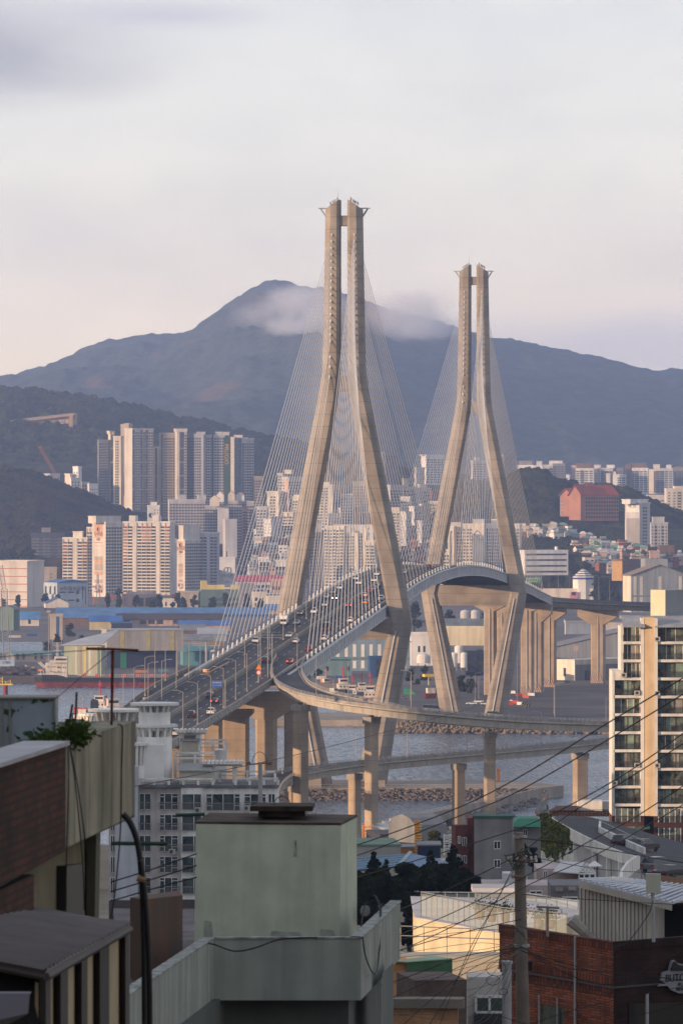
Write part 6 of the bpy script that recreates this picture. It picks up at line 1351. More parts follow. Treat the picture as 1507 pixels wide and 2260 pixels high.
bo=thing('workboat','yellow and red workboat standing in the yard beside the far pylon leg','boat',G(950,1540,3.5));q=G(950,1542,3.5);m=MB(q,.3);m.hexa([(-2.4,-1.2,0),(2,-1.2,0),(2,1.2,0),(-2.4,1.2,0)],[(-3.4,-1.9,2.4),(2.6,-1.9,2.4),(2.6,1.9,2.4),(-3.4,1.9,2.4)]);m.build('hull',HULLR,bo);m=MB(q,.3);m.box(-1.8,1.8,-1.4,1.4,2.4,4.8);m.build('cabin',SHIPW,bo);m=MB(q,.3);m.box(-3.4,2,-1.8,1.8,10,11.2);m.tube([(-1,0,6),(-1,0,10)],.2,5);m.build('mast_platform',YEL,bo)
q=G(1122,1528,3.5)
for i,(px,row) in enumerate(((1130,1531),(1145,1537),(1160,1541),(1172,1536),(1125,1556),(1137,1553),(1148,1556))):
 q=G(px,row,3.55);r=thing('water_barrier','red and white plastic road barrier, %s in the line below the viaduct piers'%ORD[i],'barrier',q,'plastic barriers by the viaduct piers');m=MB(q,rd.uniform(-.4,.4));m.hexa([(-1.6,-.4,0),(1.6,-.4,0),(1.6,.4,0),(-1.6,.4,0)],[(-1.5,-.15,1.3),(1.5,-.15,1.3),(1.5,.15,1.3),(-1.5,.15,1.3)]);m.build('block',RED if i%3 else WHITE,r)
q=G(955,1580,2.6)
mk=thing('jetty_beacon','orange marker post on the quay edge behind the lower ramp','beacon',(51.5,1868,3.6));m=MB();m.tube([(51.5,1868,3.6),(51.5,1868,7.4)],.5,8);m.box(50.8,52.2,1867.3,1868.7,7.4,7.9);m.build('post',ORANGE,mk)
# ================================================================= trees
LEAF=[forest_mat('leaf_dark',(.008,.014,.006),(.026,.036,.013),.35,None,.3,1.5),forest_mat('leaf_green',(.016,.028,.009),(.045,.06,.02),.35,None,.3,1.5),forest_mat('leaf_olive',(.03,.035,.012),(.075,.07,.025),.3,None,.3,1.5),forest_mat('pine_needles',(.006,.013,.008),(.018,.03,.016),.35,None,.3,1.5)]
BARK=mat('bark',(.05,.038,.03),.95,.3,2)
def tree(x,y,z,h,w_,label,kind='broad',leaf=1,seed=0,n=700,group=None,name='tree',ls=None):
 rd=random.Random(seed);r=thing(name,label,'tree',(x,y,z),group)
 m=MB();m.tube([(x,y,z),(x+rd.uniform(-.1,.1)*w_,y,z+h*.5),(x,y,z+h*.9)],h*.03+.05,7,.04)
 lobes=[]
 if kind=='broad':
  for i in range(14):
   a=rd.uniform(0,6.28);tt=rd.random();rr=w_*.5*rd.uniform(.1,.72)*(1-.55*tt);zz=z+h*(.28+.60*tt);lobes.append((x+rr*math.cos(a),y+rr*math.sin(a),zz,w_*rd.uniform(.14,.25),h*rd.uniform(.09,.16)))
   m.tube([(x,y,z+h*.35),((x+lobes[-1][0])/2,(y+lobes[-1][1])/2,zz-h*.08),lobes[-1][:3]],h*.012+.02,5,.02)
 else:
  k=13
  for i in range(k):
   t=i/(k-1);zz=z+h*(.22+.76*t);rr=w_*.5*(1-t)**.75+.05*w_
   for q in range(7 if t<.8 else 3):
    a=rd.uniform(0,6.28);L_=rr*rd.uniform(.55,1.0);e=(x+L_*math.cos(a),y+L_*math.sin(a),zz+h*rd.uniform(-.02,.03));lobes.append((*[(u_+v_)/2*1 for u_,v_ in zip((x+L_*.35*math.cos(a),y+L_*.35*math.sin(a),zz),e)],max(.2,L_*.5),h*.042))
    m.tube([(x,y,zz-h*.02),e],h*.006+.015,4,.012)
 m.build('trunk',BARK,r)
 lf=MB();ls=ls or max(.22,w_*.045)
 for i in range(n):
  lx,ly,lz,a,b=lobes[rd.randrange(len(lobes))]
  d=Vector((rd.gauss(0,1),rd.gauss(0,1),rd.gauss(0,1))).normalized()*(rd.random()**.4)
  c=Vector((lx+d.x*a,ly+d.y*a,lz+d.z*b));s=ls*rd.uniform(.6,1.5)
  u_=Vector((rd.gauss(0,1),rd.gauss(0,1),rd.gauss(0,.6))).normalized();v_=u_.cross(Vector((rd.gauss(0,1),rd.gauss(0,1),rd.gauss(0,1)))).normalized()
  lf.face([lf.P(c-u_*s),lf.P(c-v_*s*.6),lf.P(c+u_*s),lf.P(c+v_*s*.6)])
 lf.build('crown',LEAF[leaf] if kind=='broad' else LEAF[3],r);return r
def tpx(px,rt,rb,wpx,Y,label,**k):q=P(px,rb,Y);return tree(q.x,q.y,q.z,(rb-rt)*Y/F,wpx*Y/F,label,seed=int(px*7+rt),**k)
for i,(px,rt,rb,wp,Y,lf,lab) in enumerate(((153,1373,1418,32,3700,1,'tall dark tree beside the beige tower block'),(104,1412,1455,26,3200,0,'dark tree left of the striped hangar'),(127,1398,1425,20,3350,0,'tree poking up behind the ship mast'),(158,1448,1480,18,3010,1,'round tree between ship and striped hangar'),(256,1366,1392,18,4050,0,'small dark tree beside the navy container store'),(282,1364,1392,18,4050,0,'second small dark tree beside the navy container store'),(325,1376,1392,14,4050,0,'small tree before the pink dormitory'),(355,1330,1346,14,4500,1,'little tree before the small cream house'),(380,1327,1346,16,4500,1,'bushy tree left of the windowless tan box'),(540,1338,1366,20,4300,1,'tree among blue roofs behind the stays'),(512,1384,1402,24,4000,0,'low tree clump right of the salmon shed'),(548,1390,1404,24,4000,0,'low dark trees where the stays meet the road'),(180,1402,1420,18,3500,1,'bush behind the striped hangar'),(700,1473,1505,30,2900,0,'tree mass left of the harbour office'),(905,1470,1520,30,2850,0,'tall dark tree just right of the near pylon leg'),(935,1466,1520,34,2860,1,'broad tree beside the tall dark one between pylon legs'),(921,1498,1530,24,2800,0,'low tree in front of the pair between the pylons'),(1020,1486,1545,40,2700,0,'large dark tree between the legs of the far pylon'),(1040,1490,1548,36,2680,1,'second large tree right inside the far pylon legs'),(1003,1500,1545,26,2720,0,'tree touching the far pylon left leg'),(1060,1432,1462,34,3050,1,'green tree row end behind the white tanks'),(915,1325,1400,50,3700,0,'dark tree bank under the near deck, left part'),(950,1332,1400,46,3680,0,'dark tree bank under the near deck, right part'),(990,1345,1392,40,3660,0,'trees behind the cement silos, left'),(1070,1345,1392,36,3660,0,'trees behind the cement silos, right'),(1185,1272,1300,30,4575,0,'dark tree clump behind the green motorway sign'),(1215,1262,1300,34,4575,0,'trees below the ribbon-window office'),(1240,1258,1300,30,4578,0,'trees left of the pyramid roof'),(1268,1240,1275,34,4640,0,'dark trees behind the ribbon-window office corner'),(1262,1215,1260,26,4650,0,'tall dark tree right of the ribbon-window office'),(1320,1262,1300,30,4500,0,'tree right of the pyramid roof hall'),(1350,1300,1325,30,4300,1,'tree behind the far viaduct near the shipyard hall'),(1310,1304,1322,26,4300,1,'tree beside the end of the cream wall'),(1180,1185,1215,44,5100,0,'tree island between the hillside rows, left'),(1215,1190,1220,44,5080,0,'tree island between the hillside rows, middle'),(1248,1195,1225,40,5060,0,'tree island between the hillside rows, right'),(20,1208,1245,60,5400,0,'tree belt below the long cream factory, left part'),(60,1210,1245,50,5400,0,'tree belt below the long cream factory, right part'),(640,1196,1232,30,5300,0,'dark tree left of the near pylon leg in the hollow'),(610,1200,1235,30,5310,0,'dark tree in the hollow behind the stays'),(640,1235,1268,24,5100,0,'tree behind the crimson roof near the pylon'),(990,1230,1262,30,5100,0,'tree below the white gable beside the far pylon'),(925,1205,1245,40,5200,0,'trees below the stepped blocks behind the stays'),(890,1210,1250,40,5210,0,'trees between the pylons, left of the stepped blocks'),(1030,1118,1165,60,5350,0,'dark trees below the salmon-brick block, left'),(1085,1118,1165,60,5350,0,'dark trees below the salmon-brick block, middle'),(1135,1118,1165,50,5350,0,'dark trees below the salmon-brick block, right'),(1010,1078,1098,40,5520,0,'trees on the crest left of the salmon-brick block'),(262,1298,1320,26,4900,0,'trees at the foot of the broad cream slab, left'),(320,1304,1322,26,4900,1,'trees at the foot of the broad cream slab, right'))):
 tpx(px,rt,rb,wp,Y,lab,leaf=lf,n=420,ls=max(.5,wp*Y/F*.075))
rd=random.Random(91);pxs=[8,40,100,128,238,262,300,338,352,392,404,428,470,498,545,575,1075,1100,1125,1208,1222,1296,1330,1362]
for i,px in enumerate(pxs):
 Y=(4480 if px<700 else 4570)+(i%3)*12;rb=HY+96.5*F/Y;h_=rd.uniform(9,15);w2=rd.uniform(14,24)
 tpx(px,rb-h_*F/Y/1.0,rb,w2,Y,'small tree in the %s belt at the foot of the city, %s from the left'%(('western',ORD[i]) if i<16 else ('eastern',ORD[i-16])),leaf=i%2,n=260,ls=1.3,group='tree belt at the foot of the city')
for i,(px,row,w2,hh,mm,lab) in enumerate(((20,1408,26,5,CREAM,'long cream container on the left quay strip'),(60,1404,22,6,BLUER2,'blue container on the left quay strip'),(118,1442,18,6,WHT,'white portable cabin behind the ship bow mast'),(232,1462,16,5,BLUER2,'blue container before the navy lower doors'),(300,1486,26,6,ORW,'orange container row beside the ship'),(350,1484,22,6,TEALW,'teal container row beside the ship'),(420,1426,20,5,REDW,'dull red container between workshop and viaduct'),(452,1440,22,5,WHT,'white container near the overhead gantry'),(700,1500,18,7,WHT,'white cabin on the tug quay, left'),(740,1498,16,6,BLUER2,'blue container on the tug quay'),(980,1500,20,6,WHT,'white container beside the storage tanks'),(1060,1500,24,6,BLUER2,'blue container beside the far pylon right leg'),(1090,1500,18,6,CREAM,'cream container behind the far pylon right leg'),(1240,1508,18,6,DGREY,'dark truck body against the lit depot wall'))):
 b=G(px,row,3.5);k=b.y/F;r=thing('shipping_container',lab,'container',b);m=MB(b,rd.uniform(-.1,.1));m.box(0,w2*k,0,3,.1,hh*k);m.build('body',mm,r);m=MB(b);
 for q in range(6):m.box(w2*k*q/6,w2*k*q/6+.15,-.5,-.35,.1,hh*k*.96)
 m.build('ribs',mm,r)
# ================================================================= white apartment block with roof pavilions, lower left
Y=757.0;k=Y/F;zt=ZR(1740,Y)
APW=mat('apartment_white',(.82,.79,.75),.85,.12,.5,.02,streak=.8);APG=mat('apartment_beige',(.60,.55,.52),.85,.12,.5,.02,streak=.8);APB=mat('apartment_blue_white',(.50,.51,.55),.85,.1,.5,streak=.6)
ROOFC=mat('roof_concrete',(.17,.165,.17),.9,.3,.6);WFR=mat('window_frame_white',(.70,.69,.67),.5,.05,1);CURT=glass_mat('curtained_glass',(.045,.065,.062),.12,.9,.9);RAILM=mat('rail_metal',(.26,.235,.225),.6,.1,1)
ap=thing('apartment_block','white and beige apartment block with railed roof pergolas and round towers','apartment building',(XR(450,Y),Y,zt-35))
def X(px):return XR(px,Y)
def Z(r):return ZR(r,Y)
m=MB();m.box(X(240),X(446),Y,Y+12,zt-34,zt);m.build('wall',APG,ap)
m=MB();m.box(X(447),X(613),Y-.6,Y+12,zt-34,zt+.05);m.build('wall',APW,ap)
m=MB();m.box(X(256),X(306),Y-3.2,Y,zt-34,Z(1690));m.build('stair_wall',APB,ap)
m=MB();m.box(X(400),X(448),Y-.9,Y+.0,zt-34,zt+.1);m.build('bay',APW,ap)
m=MB();m.box(X(302),X(616),Y-1.0,Y+14,zt+.1,zt+.45);m.build('roof_slab',ROOFC,ap)
m=MB()
for px in (338,348):m.box(X(px)-.35,X(px)+.35,Y-.22,Y,zt-34,zt-.6)
m.build('pilaster',APG,ap)
m=MB()
for px in range(338,349,2):m.box(X(px)-.04,X(px)+.04,Y-.26,Y,zt-34,zt-.6)
m.build('ribs',APG,ap)
def win(root,px0,px1,r0,r1,yf,cols,ac=None,rail=True):
 x0,x1,z1,z0=X(px0),X(px1),Z(r0),Z(r1);w_=x1-x0;h=z1-z0
 m=MB();m.box(x0,x1,yf-.02,yf+.02,z0,z1);p=m.build('window',CURT,root)
 m=MB();f=.09
 m.box(x0-f,x1+f,yf-.1,yf,z1,z1+f);m.box(x0-f,x1+f,yf-.1,yf,z0-f,z0);m.box(x0-f,x0,yf-.1,yf,z0,z1);m.box(x1,x1+f,yf-.1,yf,z0,z1)
 for c,tr in cols:
  xx=x0+w_*c;m.box(xx-.05,xx+.05,yf-.09,yf,z0,z1)
 for (a,b,t) in [(0,cols[0][0],.82),(cols[-1][0],1,.82)] if len(cols)>1 else []:
  m.box(x0+w_*a,x0+w_*b,yf-.08,yf,z0+h*t-.04,z0+h*t+.04);m.box(x0+w_*a,x0+w_*b,yf-.08,yf,z0+h*.3-.04,z0+h*.3+.04)
 m.build('frame',WFR,p)
 if rail:
  m=MB();rz=z0+h*.46;n_=max(5,int(w_/.16));m.box(x0-.12,x1+.12,yf-.34,yf-.29,rz-.05,rz+.04);m.box(x0-.12,x1+.12,yf-.34,yf-.29,z0+.02,z0+.08)
  for i in range(n_+1):xx=x0-.1+(w_+.2)*i/n_;m.box(xx-.018,xx+.018,yf-.335,yf-.295,z0+.05,rz)
  m.build('railing',RAILM,p)
 if ac is not None:
  m=MB();xa=x0+w_*ac;m.box(xa-.45,xa+.45,yf-.85,yf-.4,z0-.35,z0+.35);a_=m.build('air_conditioner',mat('ac_white',(.42,.41,.39),.6,.1,1),root)
  m=MB();m.tube([(xa-.1,yf-.86,z0),(xa-.1,yf-.90,z0)],.24,12);m.build('fan',DARKM,a_)
for fl in range(6):
 d=fl*46.4;r0,r1=1753+d,1787+d
 win(ap,308.5,332,r0,r1,Y,[(.45,0)]);win(ap,352,392,r0,r1,Y,[(.28,0),(.68,0)],.7 if fl==2 else None);win(ap,403,444,r0,r1,Y-.9,[(.62,0)],.85 if fl%3==0 else None)
 win(ap,245,253,r0,r1,Y,[(.5,0)])
 if fl<2:win(ap,456,529,r0,r1+2,Y-.6,[(.17,0),(.5,0),(.84,0)]);win(ap,540,586,r0,r1-4,Y-.6,[(.28,0),(.7,0)],.12);win(ap,593,606,r0,r1-16,Y-.6,[(.5,0)],rail=False)
def railrow(root,pxs,ztop,zb,yy,bars=True,name='roof_railing'):
 m=MB();a,b=X(pxs[0]),X(pxs[1]);m.box(a,b,yy-.2,yy+.2,ztop-.16,ztop+.08);m.build('handrail_beam',WFR if 0 else APW,root)
 n_=int((b-a)/1.75);m=MB()
 for i in range(n_+1):xx=a+(b-a)*i/n_;m.box(xx-.16,xx+.16,yy-.16,yy+.16,zb,ztop-.25)
 m.build('posts',APW,root)
 if bars:
  m=MB();n_=int((b-a)/.16)
  for i in range(n_):xx=a+(b-a)*i/n_;m.box(xx-.015,xx+.015,yy-.02,yy+.02,zb,ztop-.5)
  m.box(a,b,yy-.03,yy+.03,ztop-.55,ztop-.48);m.build(name,RAILM,root)
railrow(ap,(308,470),Z(1719),zt+.4,Y-.5);railrow(ap,(520,614),Z(1718),zt+.4,Y-.5)
railrow(ap,(483,606),Z(1708),zt+.4,Y+6);railrow(ap,(383,470),Z(1669),zt+.4,Y+9,True);railrow(ap,(383,440),Z(1678),zt+.4,Y+6,False);railrow(ap,(435,494),Z(1643),Z(1668),Y+14,False);railrow(ap,(435,492),Z(1650),Z(1668),Y+12)
def pergola(px0,px1,row,yy,posts,zb,label):
 r=thing('pergola',label,'pergola',(X(px0),yy,zb),'white roof pergolas');m=MB();n_=int((px1-px0)/9)
 for i in range(n_+1):
  x=X(px0+(px1-px0)*i/n_);z=Z(row);m.loft([[(x-.22,yq,z-.1),(x-.22,yq,z+.25),(x,yq,z+.38),(x+.22,yq,z+.25),(x+.22,yq,z-.1)] for yq in (yy-1.4,yy+2.2)])
 m.build('slats',APW,r);m=MB();m.box(X(px0),X(px1),yy-.15,yy+.15,Z(row+7),Z(row+2));m.build('beam',APW,r)
 for p in posts:m=MB();m.box(X(p)-.32,X(p)+.32,yy-.3,yy+.3,zb,Z(row+7));m.build('post',APW,r)
 return r
pergola(384,449,1624,Y+13,(395,432),Z(1735),'white slatted pergola standing farther back, beside the round tower')
pergola(450,533,1688,Y+4,(468,517),zt+.4,'white slatted pergola nearer the front roof rail')
m=MB();m.box(X(468),X(495),Y+15,Y+20,zt-6,Z(1668));m.build('upper_block',APW,ap)
def cabin(px0,px1,r0,r1,yy,label):
 r=thing('roof_cabin',label,'cabin',(X(px0),yy,zt+.4),'ribbed cream cabins on the roof');a,b=X(px0),X(px1);m=MB();m.box(a,b,yy,yy+3.4,zt+.4,Z(r0));
 n_=int((b-a)/.42)
 for i in range(n_+1):xx=a+(b-a)*i/n_;m.box(xx-.05,xx+.05,yy-.07,yy,zt+.4,Z(r0))
 m.build('wall',mat('cabin_cream',(.58,.54,.44),.7,.1,.6),r);m=MB();m.hexa([(a-.3,yy-.4,Z(r0)),(b+.3,yy-.4,Z(r0)),(b+.3,yy+3.8,Z(r0)),(a-.3,yy+3.8,Z(r0))],[(a-.3,yy-.4,Z(r0)+.12),(b+.3,yy-.4,Z(r0)+.12),(b+.3,yy+3.8,Z(r0)+.9),(a-.3,yy+3.8,Z(r0)+.9)]);m.build('roof',mat('cabin_roof',(.34,.33,.32),.7),r)
cabin(396,462,1704,1736,Y+1.5,'ribbed cream cabin behind the front roof rail');cabin(397,431,1645,1670,Y+12,'small ribbed cream cabin under the rear pergola')
def roundtower(px,discs,bodies,yy,name_label):
 r=thing('round_tower',name_label,'roof tower',(X(px),yy,zt));cx=XR(px,yy)
 for (r0,r1,hw) in bodies:
  m=MB();R_=hw*yy/F;m.cyl(cx,yy,ZR(r1,yy),ZR(r0,yy),R_,32);m.build('shaft',mat('tower_white',(.84,.82,.79),.85,.08,.5,streak=.6),r)
 for (row,hw,fr0,fr1,rim) in discs:
  R_=hw*yy/F;z=ZR(row,yy);m=MB();m.cyl(cx,yy,z-.22,z+.12,R_,40);
  for q in range(20):
   a=q*.31416;m.box(cx+R_*math.cos(a)-.06,cx+R_*math.cos(a)+.06,yy+R_*math.sin(a)-.06,yy+R_*math.sin(a)+.06,z-.28,z+.15)
  m.build('disc',WHITE,r);m=MB();n_=14;ri=rim*yy/F
  for q in range(n_):
   a=q*2*math.pi/n_;c,s=math.cos(a),math.sin(a);w_=.17
   T_=lambda rr,t,z_:(cx+rr*c-t*s,yy+rr*s+t*c,z_)
   m.hexa([T_(ri*.55,-w_,ZR(fr1,yy)),T_(ri,-w_,ZR(fr1,yy)),T_(ri,w_,ZR(fr1,yy)),T_(ri*.55,w_,ZR(fr1,yy))],[T_(ri*.55,-w_,z-.2),T_(min(R_*.95,ri*1.12),-w_,z-.2),T_(min(R_*.95,ri*1.12),w_,z-.2),T_(ri*.55,w_,z-.2)])
  m.build('fins',APW,r)
 return r
rt=roundtower(341,[(1601,50,1606,1626,38),(1553,53,1557,1573,33)],[(1626,1740,39),(1572,1612,35)],Y+5,'round white tower with two stacked discs on fins')
m=MB();m.box(X(313),X(361),Y+.6,Y+3.2,zt,Z(1645));m.build('duct_box',mat('duct_white',(.78,.76,.72),.85,.06,.5),rt)
roundtower(255,[(1567,60,1571,1594,42)],[(1594,1740,44)],Y+60,'wide round roof tower with one disc on fins, left of the stacked discs')
roundtower(197,[(1577,24,1581,1600,18)],[(1600,1740,18)],Y+75,'small round roof disc at the far left of the towers')
roundtower(298,[(1642,30,1646,1690,22)],[(1690,1740,22)],Y+1,'low half-hidden disc tower beside the stacked discs')
# ================================================================= high apartment slab on the right
Y=878.0
AW=mat('slab_white',(.74,.71,.67),.85,.1,.5,.02,streak=.6);ABG=mat('slab_beige',(.46,.355,.24),.85,.1,.4,streak=.5);ABR=mat('slab_maroon',(.085,.035,.03),.8,.2,.6);ARF=mat('slab_metal_roof',(.33,.34,.36),.6,.1,.4,lines=None,streak=1.2);DRAIL=mat('bronze_rail',(.06,.048,.042),.6,.2,1);CURG=glass_mat('green_curtain_glass',(.13,.155,.135),.1,1.0,.8)
hs_=thing('apartment_slab','tall white and tan apartment slab with balconies and air conditioners on the right','apartment building',(XR(1430,Y),Y,44))
zb=ZR(1800,Y)
def slabcol(px0,px1,r_first,n,Y,bal=True,base_r=1800):
 x0,x1=XR(px0,Y),XR(px1,Y)
 m=MB();m.box(x0,x1,Y+1.1,Y+10,zb,ZR(r_first-2,Y));m.build('wall',AW,hs_)
 for f in range(n):
  r0=r_first+f*39.9;z1=ZR(r0,Y);z0=ZR(r0+33,Y)
  m=MB();m.box(x0-.05,x1+.05,Y-.1,Y+1.2,z0-.42,z0);m.build('floor_slab',AW,hs_)
  m=MB();m.box(x0+.1,x1-.1,Y+.82,Y+.86,z0,z1);g=m.build('window',CURG,hs_)
  rd_=random.Random(int(px0*10+f));m=MB()
  for q in range(5):xx=x0+(x1-x0)*(q+rd_.uniform(-.12,.12)+.0)/4;xx=min(x1,max(x0,xx));m.box(xx-.06,xx+.06,Y+.74,Y+.82,z0,z1)
  m.box(x0,x1,Y+.74,Y+.82,z1-.1,z1);m.build('frame',WFR if rd_.random()<.35 else DRAIL,g)
  if rd_.random()<.8:
   m=MB();a=x0+(x1-x0)*rd_.uniform(.15,.55);m.box(a,a+rd_.uniform(.7,1.3),Y+.78,Y+.80,z0+.1,z1-.1);m.build('curtain',mat('pale_green_curtain',(.24,.33,.27),.8,.2,1) if rd_.random()<.6 else mat('grey_curtain',(.32,.30,.27),.8,.2,1),g)
  m=MB();rz=z0+1.0;m.box(x0,x1,Y-.06,Y-.01,rz-.04,rz+.02);m.box(x0,x1,Y-.06,Y-.01,rz-.3,rz-.27);nb=int((x1-x0)/.14)
  for q in range(nb+1):xx=x0+(x1-x0)*q/nb;m.box(xx-.016,xx+.016,Y-.05,Y-.02,z0,rz)
  m.build('railing',DRAIL,g)
  if rd_.random()<.62:
   xa=rd_.choice((x0+.1,x1-.5,x0+.1));m=MB();m.box(xa-.45,xa+.4,Y-.62,Y-.12,z0+.05,z0+.72);a_=m.build('air_conditioner',mat('ac_white',(0,0,0)),hs_);m=MB();m.tube([(xa-.08,Y-.63,z0+.4),(xa-.08,Y-.67,z0+.4)],.23,12);m.build('fan',DARKM,a_)
slabcol(1375,1413,1383,3,Y-1.2);slabcol(1355,1413,1502,7,Y-1.2,base_r=1800);slabcol(1449,1530,1383,10,Y-2.2)
m=MB();m.box(XR(1350,Y),XR(1355,Y),Y-1.3,Y+9,zb,ZR(1480,Y));m.box(XR(1355,Y),XR(1375,Y),Y-1.25,Y+9,ZR(1501,Y),ZR(1480,Y));m.box(XR(1369.5,Y),XR(1375,Y),Y-1.2,Y+9,ZR(1480,Y),ZR(1382,Y));m.build('edge_wall',AW,hs_)
m=MB();m.box(XR(1413,Y),XR(1420,Y),Y-1.6,Y+9,zb,ZR(1364,Y));m.box(XR(1442,Y),XR(1449,Y),Y-2.6,Y+9,zb,ZR(1364,Y));m.build('edge_wall',AW,hs_)
m=MB();a,b=XR(1420,Y),XR(1442,Y);m.hexa([(a,Y-1.5,zb),(b,Y-2.5,zb),(b,Y+9,zb),(a,Y+9,zb)],[(a,Y-1.5,ZR(1362,Y)),(b,Y-2.5,ZR(1362,Y)),(b,Y+9,ZR(1362,Y)),(a,Y+9,ZR(1362,Y))]);m.build('tan_strip',ABG,hs_)
for (a,b) in ((1373,1421),(1443,1530)):
 m=MB();x0,x1=XR(a,Y),XR(b,Y);m.hexa([(x0,Y-3,ZR(1384,Y)),(x1,Y-3,ZR(1384,Y)),(x1,Y+3,ZR(1362,Y)),(x0,Y+3,ZR(1362,Y))],[(x0,Y-3,ZR(1382,Y)),(x1,Y-3,ZR(1382,Y)),(x1,Y+3,ZR(1360,Y)),(x0,Y+3,ZR(1360,Y))]);m.box(x0,x1,Y+3,Y+9,ZR(1362,Y)-.4,ZR(1361,Y));m.build('roof',ARF,hs_)
m=MB((XR(1468,Y+5),Y+5,ZR(1368,Y)),R(48));L_=29*k*Y/757;m.box(0,9,0,2.9,0,(1368-1304)*Y/F);pb=m.build('plant_room',mat('plant_room_grey',(.30,.315,.34),.85,.08,.4),hs_)
m=MB((XR(1468,Y+5),Y+5,ZR(1368,Y)),R(48));m.box(-.03,0,-.02,2.92,0.0,(1368-1303.5)*Y/F);m.build('sunlit_side',mat('plant_room_sunlit',(.58,.54,.40),.85,.06,.4),pb)  # thin sheet puts the low sun on the left face as yellow colour
# maroon ground storeys
m=MB();m.box(XR(1350,Y),XR(1420,Y),Y-1.4,Y+9,ZR(1900,Y),zb-.01);m.box(XR(1442,Y),XR(1530,Y),Y-2.4,Y+9,ZR(1920,Y),zb-.01);m.box(XR(1420,Y),XR(1442,Y),Y+1,Y+9,ZR(1900,Y),zb-.01);m.build('ground_storeys',ABR,hs_)
for (a,b,yy) in ((1357,1411,Y-1.4),(1451,1500,Y-2.4)):
 for r0 in (1784,1826 if a>1400 else 1824):
  x0,x1,z1,z0=XR(a,Y),XR(b,Y),ZR(r0,Y),ZR(r0+30,Y);m=MB();m.box(x0,x1,yy-.03,yy,z0,z1);g=m.build('window',CURG,hs_);m=MB()
  for q in range(5):xx=x0+(x1-x0)*q/4;m.box(xx-.06,xx+.06,yy-.08,yy-.03,z0,z1)
  m.build('frame',WFR,g);m=MB();m.box(x0,x1,yy-.3,yy-.25,z0+.9,z0+.98)
  for q in range(22):xx=x0+(x1-x0)*q/21;m.box(xx-.015,xx+.015,yy-.29,yy-.26,z0,z0+.95)
  m.build('railing',DRAIL,g)
m=MB();m.hexa([P(1396,1834,Y-5),P(1434,1830,Y-5),P(1434,1826,Y-2),P(1396,1829,Y-2)],[P(1396,1832,Y-5),P(1434,1828,Y-5),P(1434,1824,Y-2),P(1396,1827,Y-2)]);m.build('entrance_canopy',mat('canopy_green',(.08,.17,.15),.3,.1,1),hs_)
# ================================================================= curved white ramp wall with parked cars, in front of the slab
RW=mat('ramp_wall_white',(.80,.77,.72),.85,.12,.3,.03,streak=.4);ROADN=mat('near_road',(.05,.05,.053),.9,.3,.3)
rm=thing('ramp_wall','long curved white parapet wall of a parking ramp with arched recesses below','wall',P(1300,1900,650))
top=[P(1203,1797,745),P(1228,1813,738),P(1262,1832,725),P(1300,1851,706),P(1340,1869,686),P(1375,1882,668),P(1407,1892,655)]
bot=[P(1203,1806,745),P(1228,1838,738),P(1262,1857,725),P(1300,1876,706),P(1340,1894,686),P(1375,1906,668),P(1407,1914,655)]
m=MB();m.loft([[a,b,b+Vector((.15,.3,0)),a+Vector((.15,.3,0))] for a,b in zip(top,bot)]);m.build('parapet',RW,rm)
low=[Vector((b.x+.5,b.y+1.2,38)) for b in bot]
m=MB();m.loft([[a+Vector((.5,1.2,.1)),l,l+Vector((.1,.5,0)),a+Vector((.6,1.7,.1))] for a,l in zip(bot[1:],low[1:])]);m.build('shaded_wall',mat('ramp_under_shade',(.42,.40,.39),.9,.1,.3),rm)  # white lower wall coloured grey, shade under the parapet painted in
for px,r,Y_ in ((1265,1858,724),(1306,1880,702),(1338,1893,687),(1365,1904,672)):
 q=P(px,r,Y_-.2);m=MB();m.box(q.x,q.x+.55,q.y,q.y+1.6,40,q.z);m.build('buttress',RW,rm)
m=MB();dn_=Vector((0,0,-.95));ne=[P(1204,1797,750),P(1262,1833,729),P(1300,1852,709),P(1340,1870,689),P(1407,1893,658)];fe=[P(1235,1786,860),P(1300,1790,862),P(1345,1800,850),P(1380,1830,800),P(1425,1868,730)]
for i in range(4):m.quad(ne[i]+dn_,ne[i+1]+dn_,fe[i+1]+dn_,fe[i]+dn_)
m.quad(ne[4]+dn_,P(1445,1955,565)+dn_,P(1560,1985,565)+dn_,fe[4]+dn_);m.poly([fe[4]+dn_,P(1560,1985,565)+dn_,P(1560,1862,800)+dn_]);m.quad(fe[3]+dn_,fe[4]+dn_,P(1560,1862,800)+dn_,fe[2]+dn_)
m.build('road',ROADN,kind='structure')
kw=thing('kerb_wall','low white curved wall on the far side of the ramp road','wall',P(1360,1830,800));pts_=[P(1322,1812,800),P(1320,1826,780),P(1350,1840,760),P(1385,1857,740),P(1420,1872,725)]
m=MB();m.loft([[a,a+Vector((0,0,-1.0)),a+Vector((.3,.3,-1.0)),a+Vector((.3,.3,0))] for a in pts_]);m.build('wall',RW,kw);m=MB();m.tube([p+Vector((.1,.1,.9)) for p in pts_[1:]],.05,5)
for p in pts_[1:]:m.tube([p,p+Vector((.1,.1,.9))],.04,4)
m.build('railing',GREYM,kw)
bt=thing('brown_terrace','dark brown flat roofs and a white hut on the waterfront terrace left of the slab','building',P(1270,1800,900));Yq=900
m=MB();a,b=P(1184,1803,Yq),P(1350,1793,Yq);m.box(a.x,b.x,Yq,Yq+8,ZR(1803,Yq),ZR(1794,Yq));m.build('deck',mat('terrace_brown',(.055,.03,.025),.8,.3,.5),bt)
m=MB();a,b=P(1276,1792,Yq),P(1330,1770,Yq);m.box(a.x,b.x,Yq+2,Yq+6,a.z,b.z);m.box(b.x,P(1348,0,Yq).x,Yq+3,Yq+7,a.z,ZR(1772,Yq));m.build('hut',AW,bt)
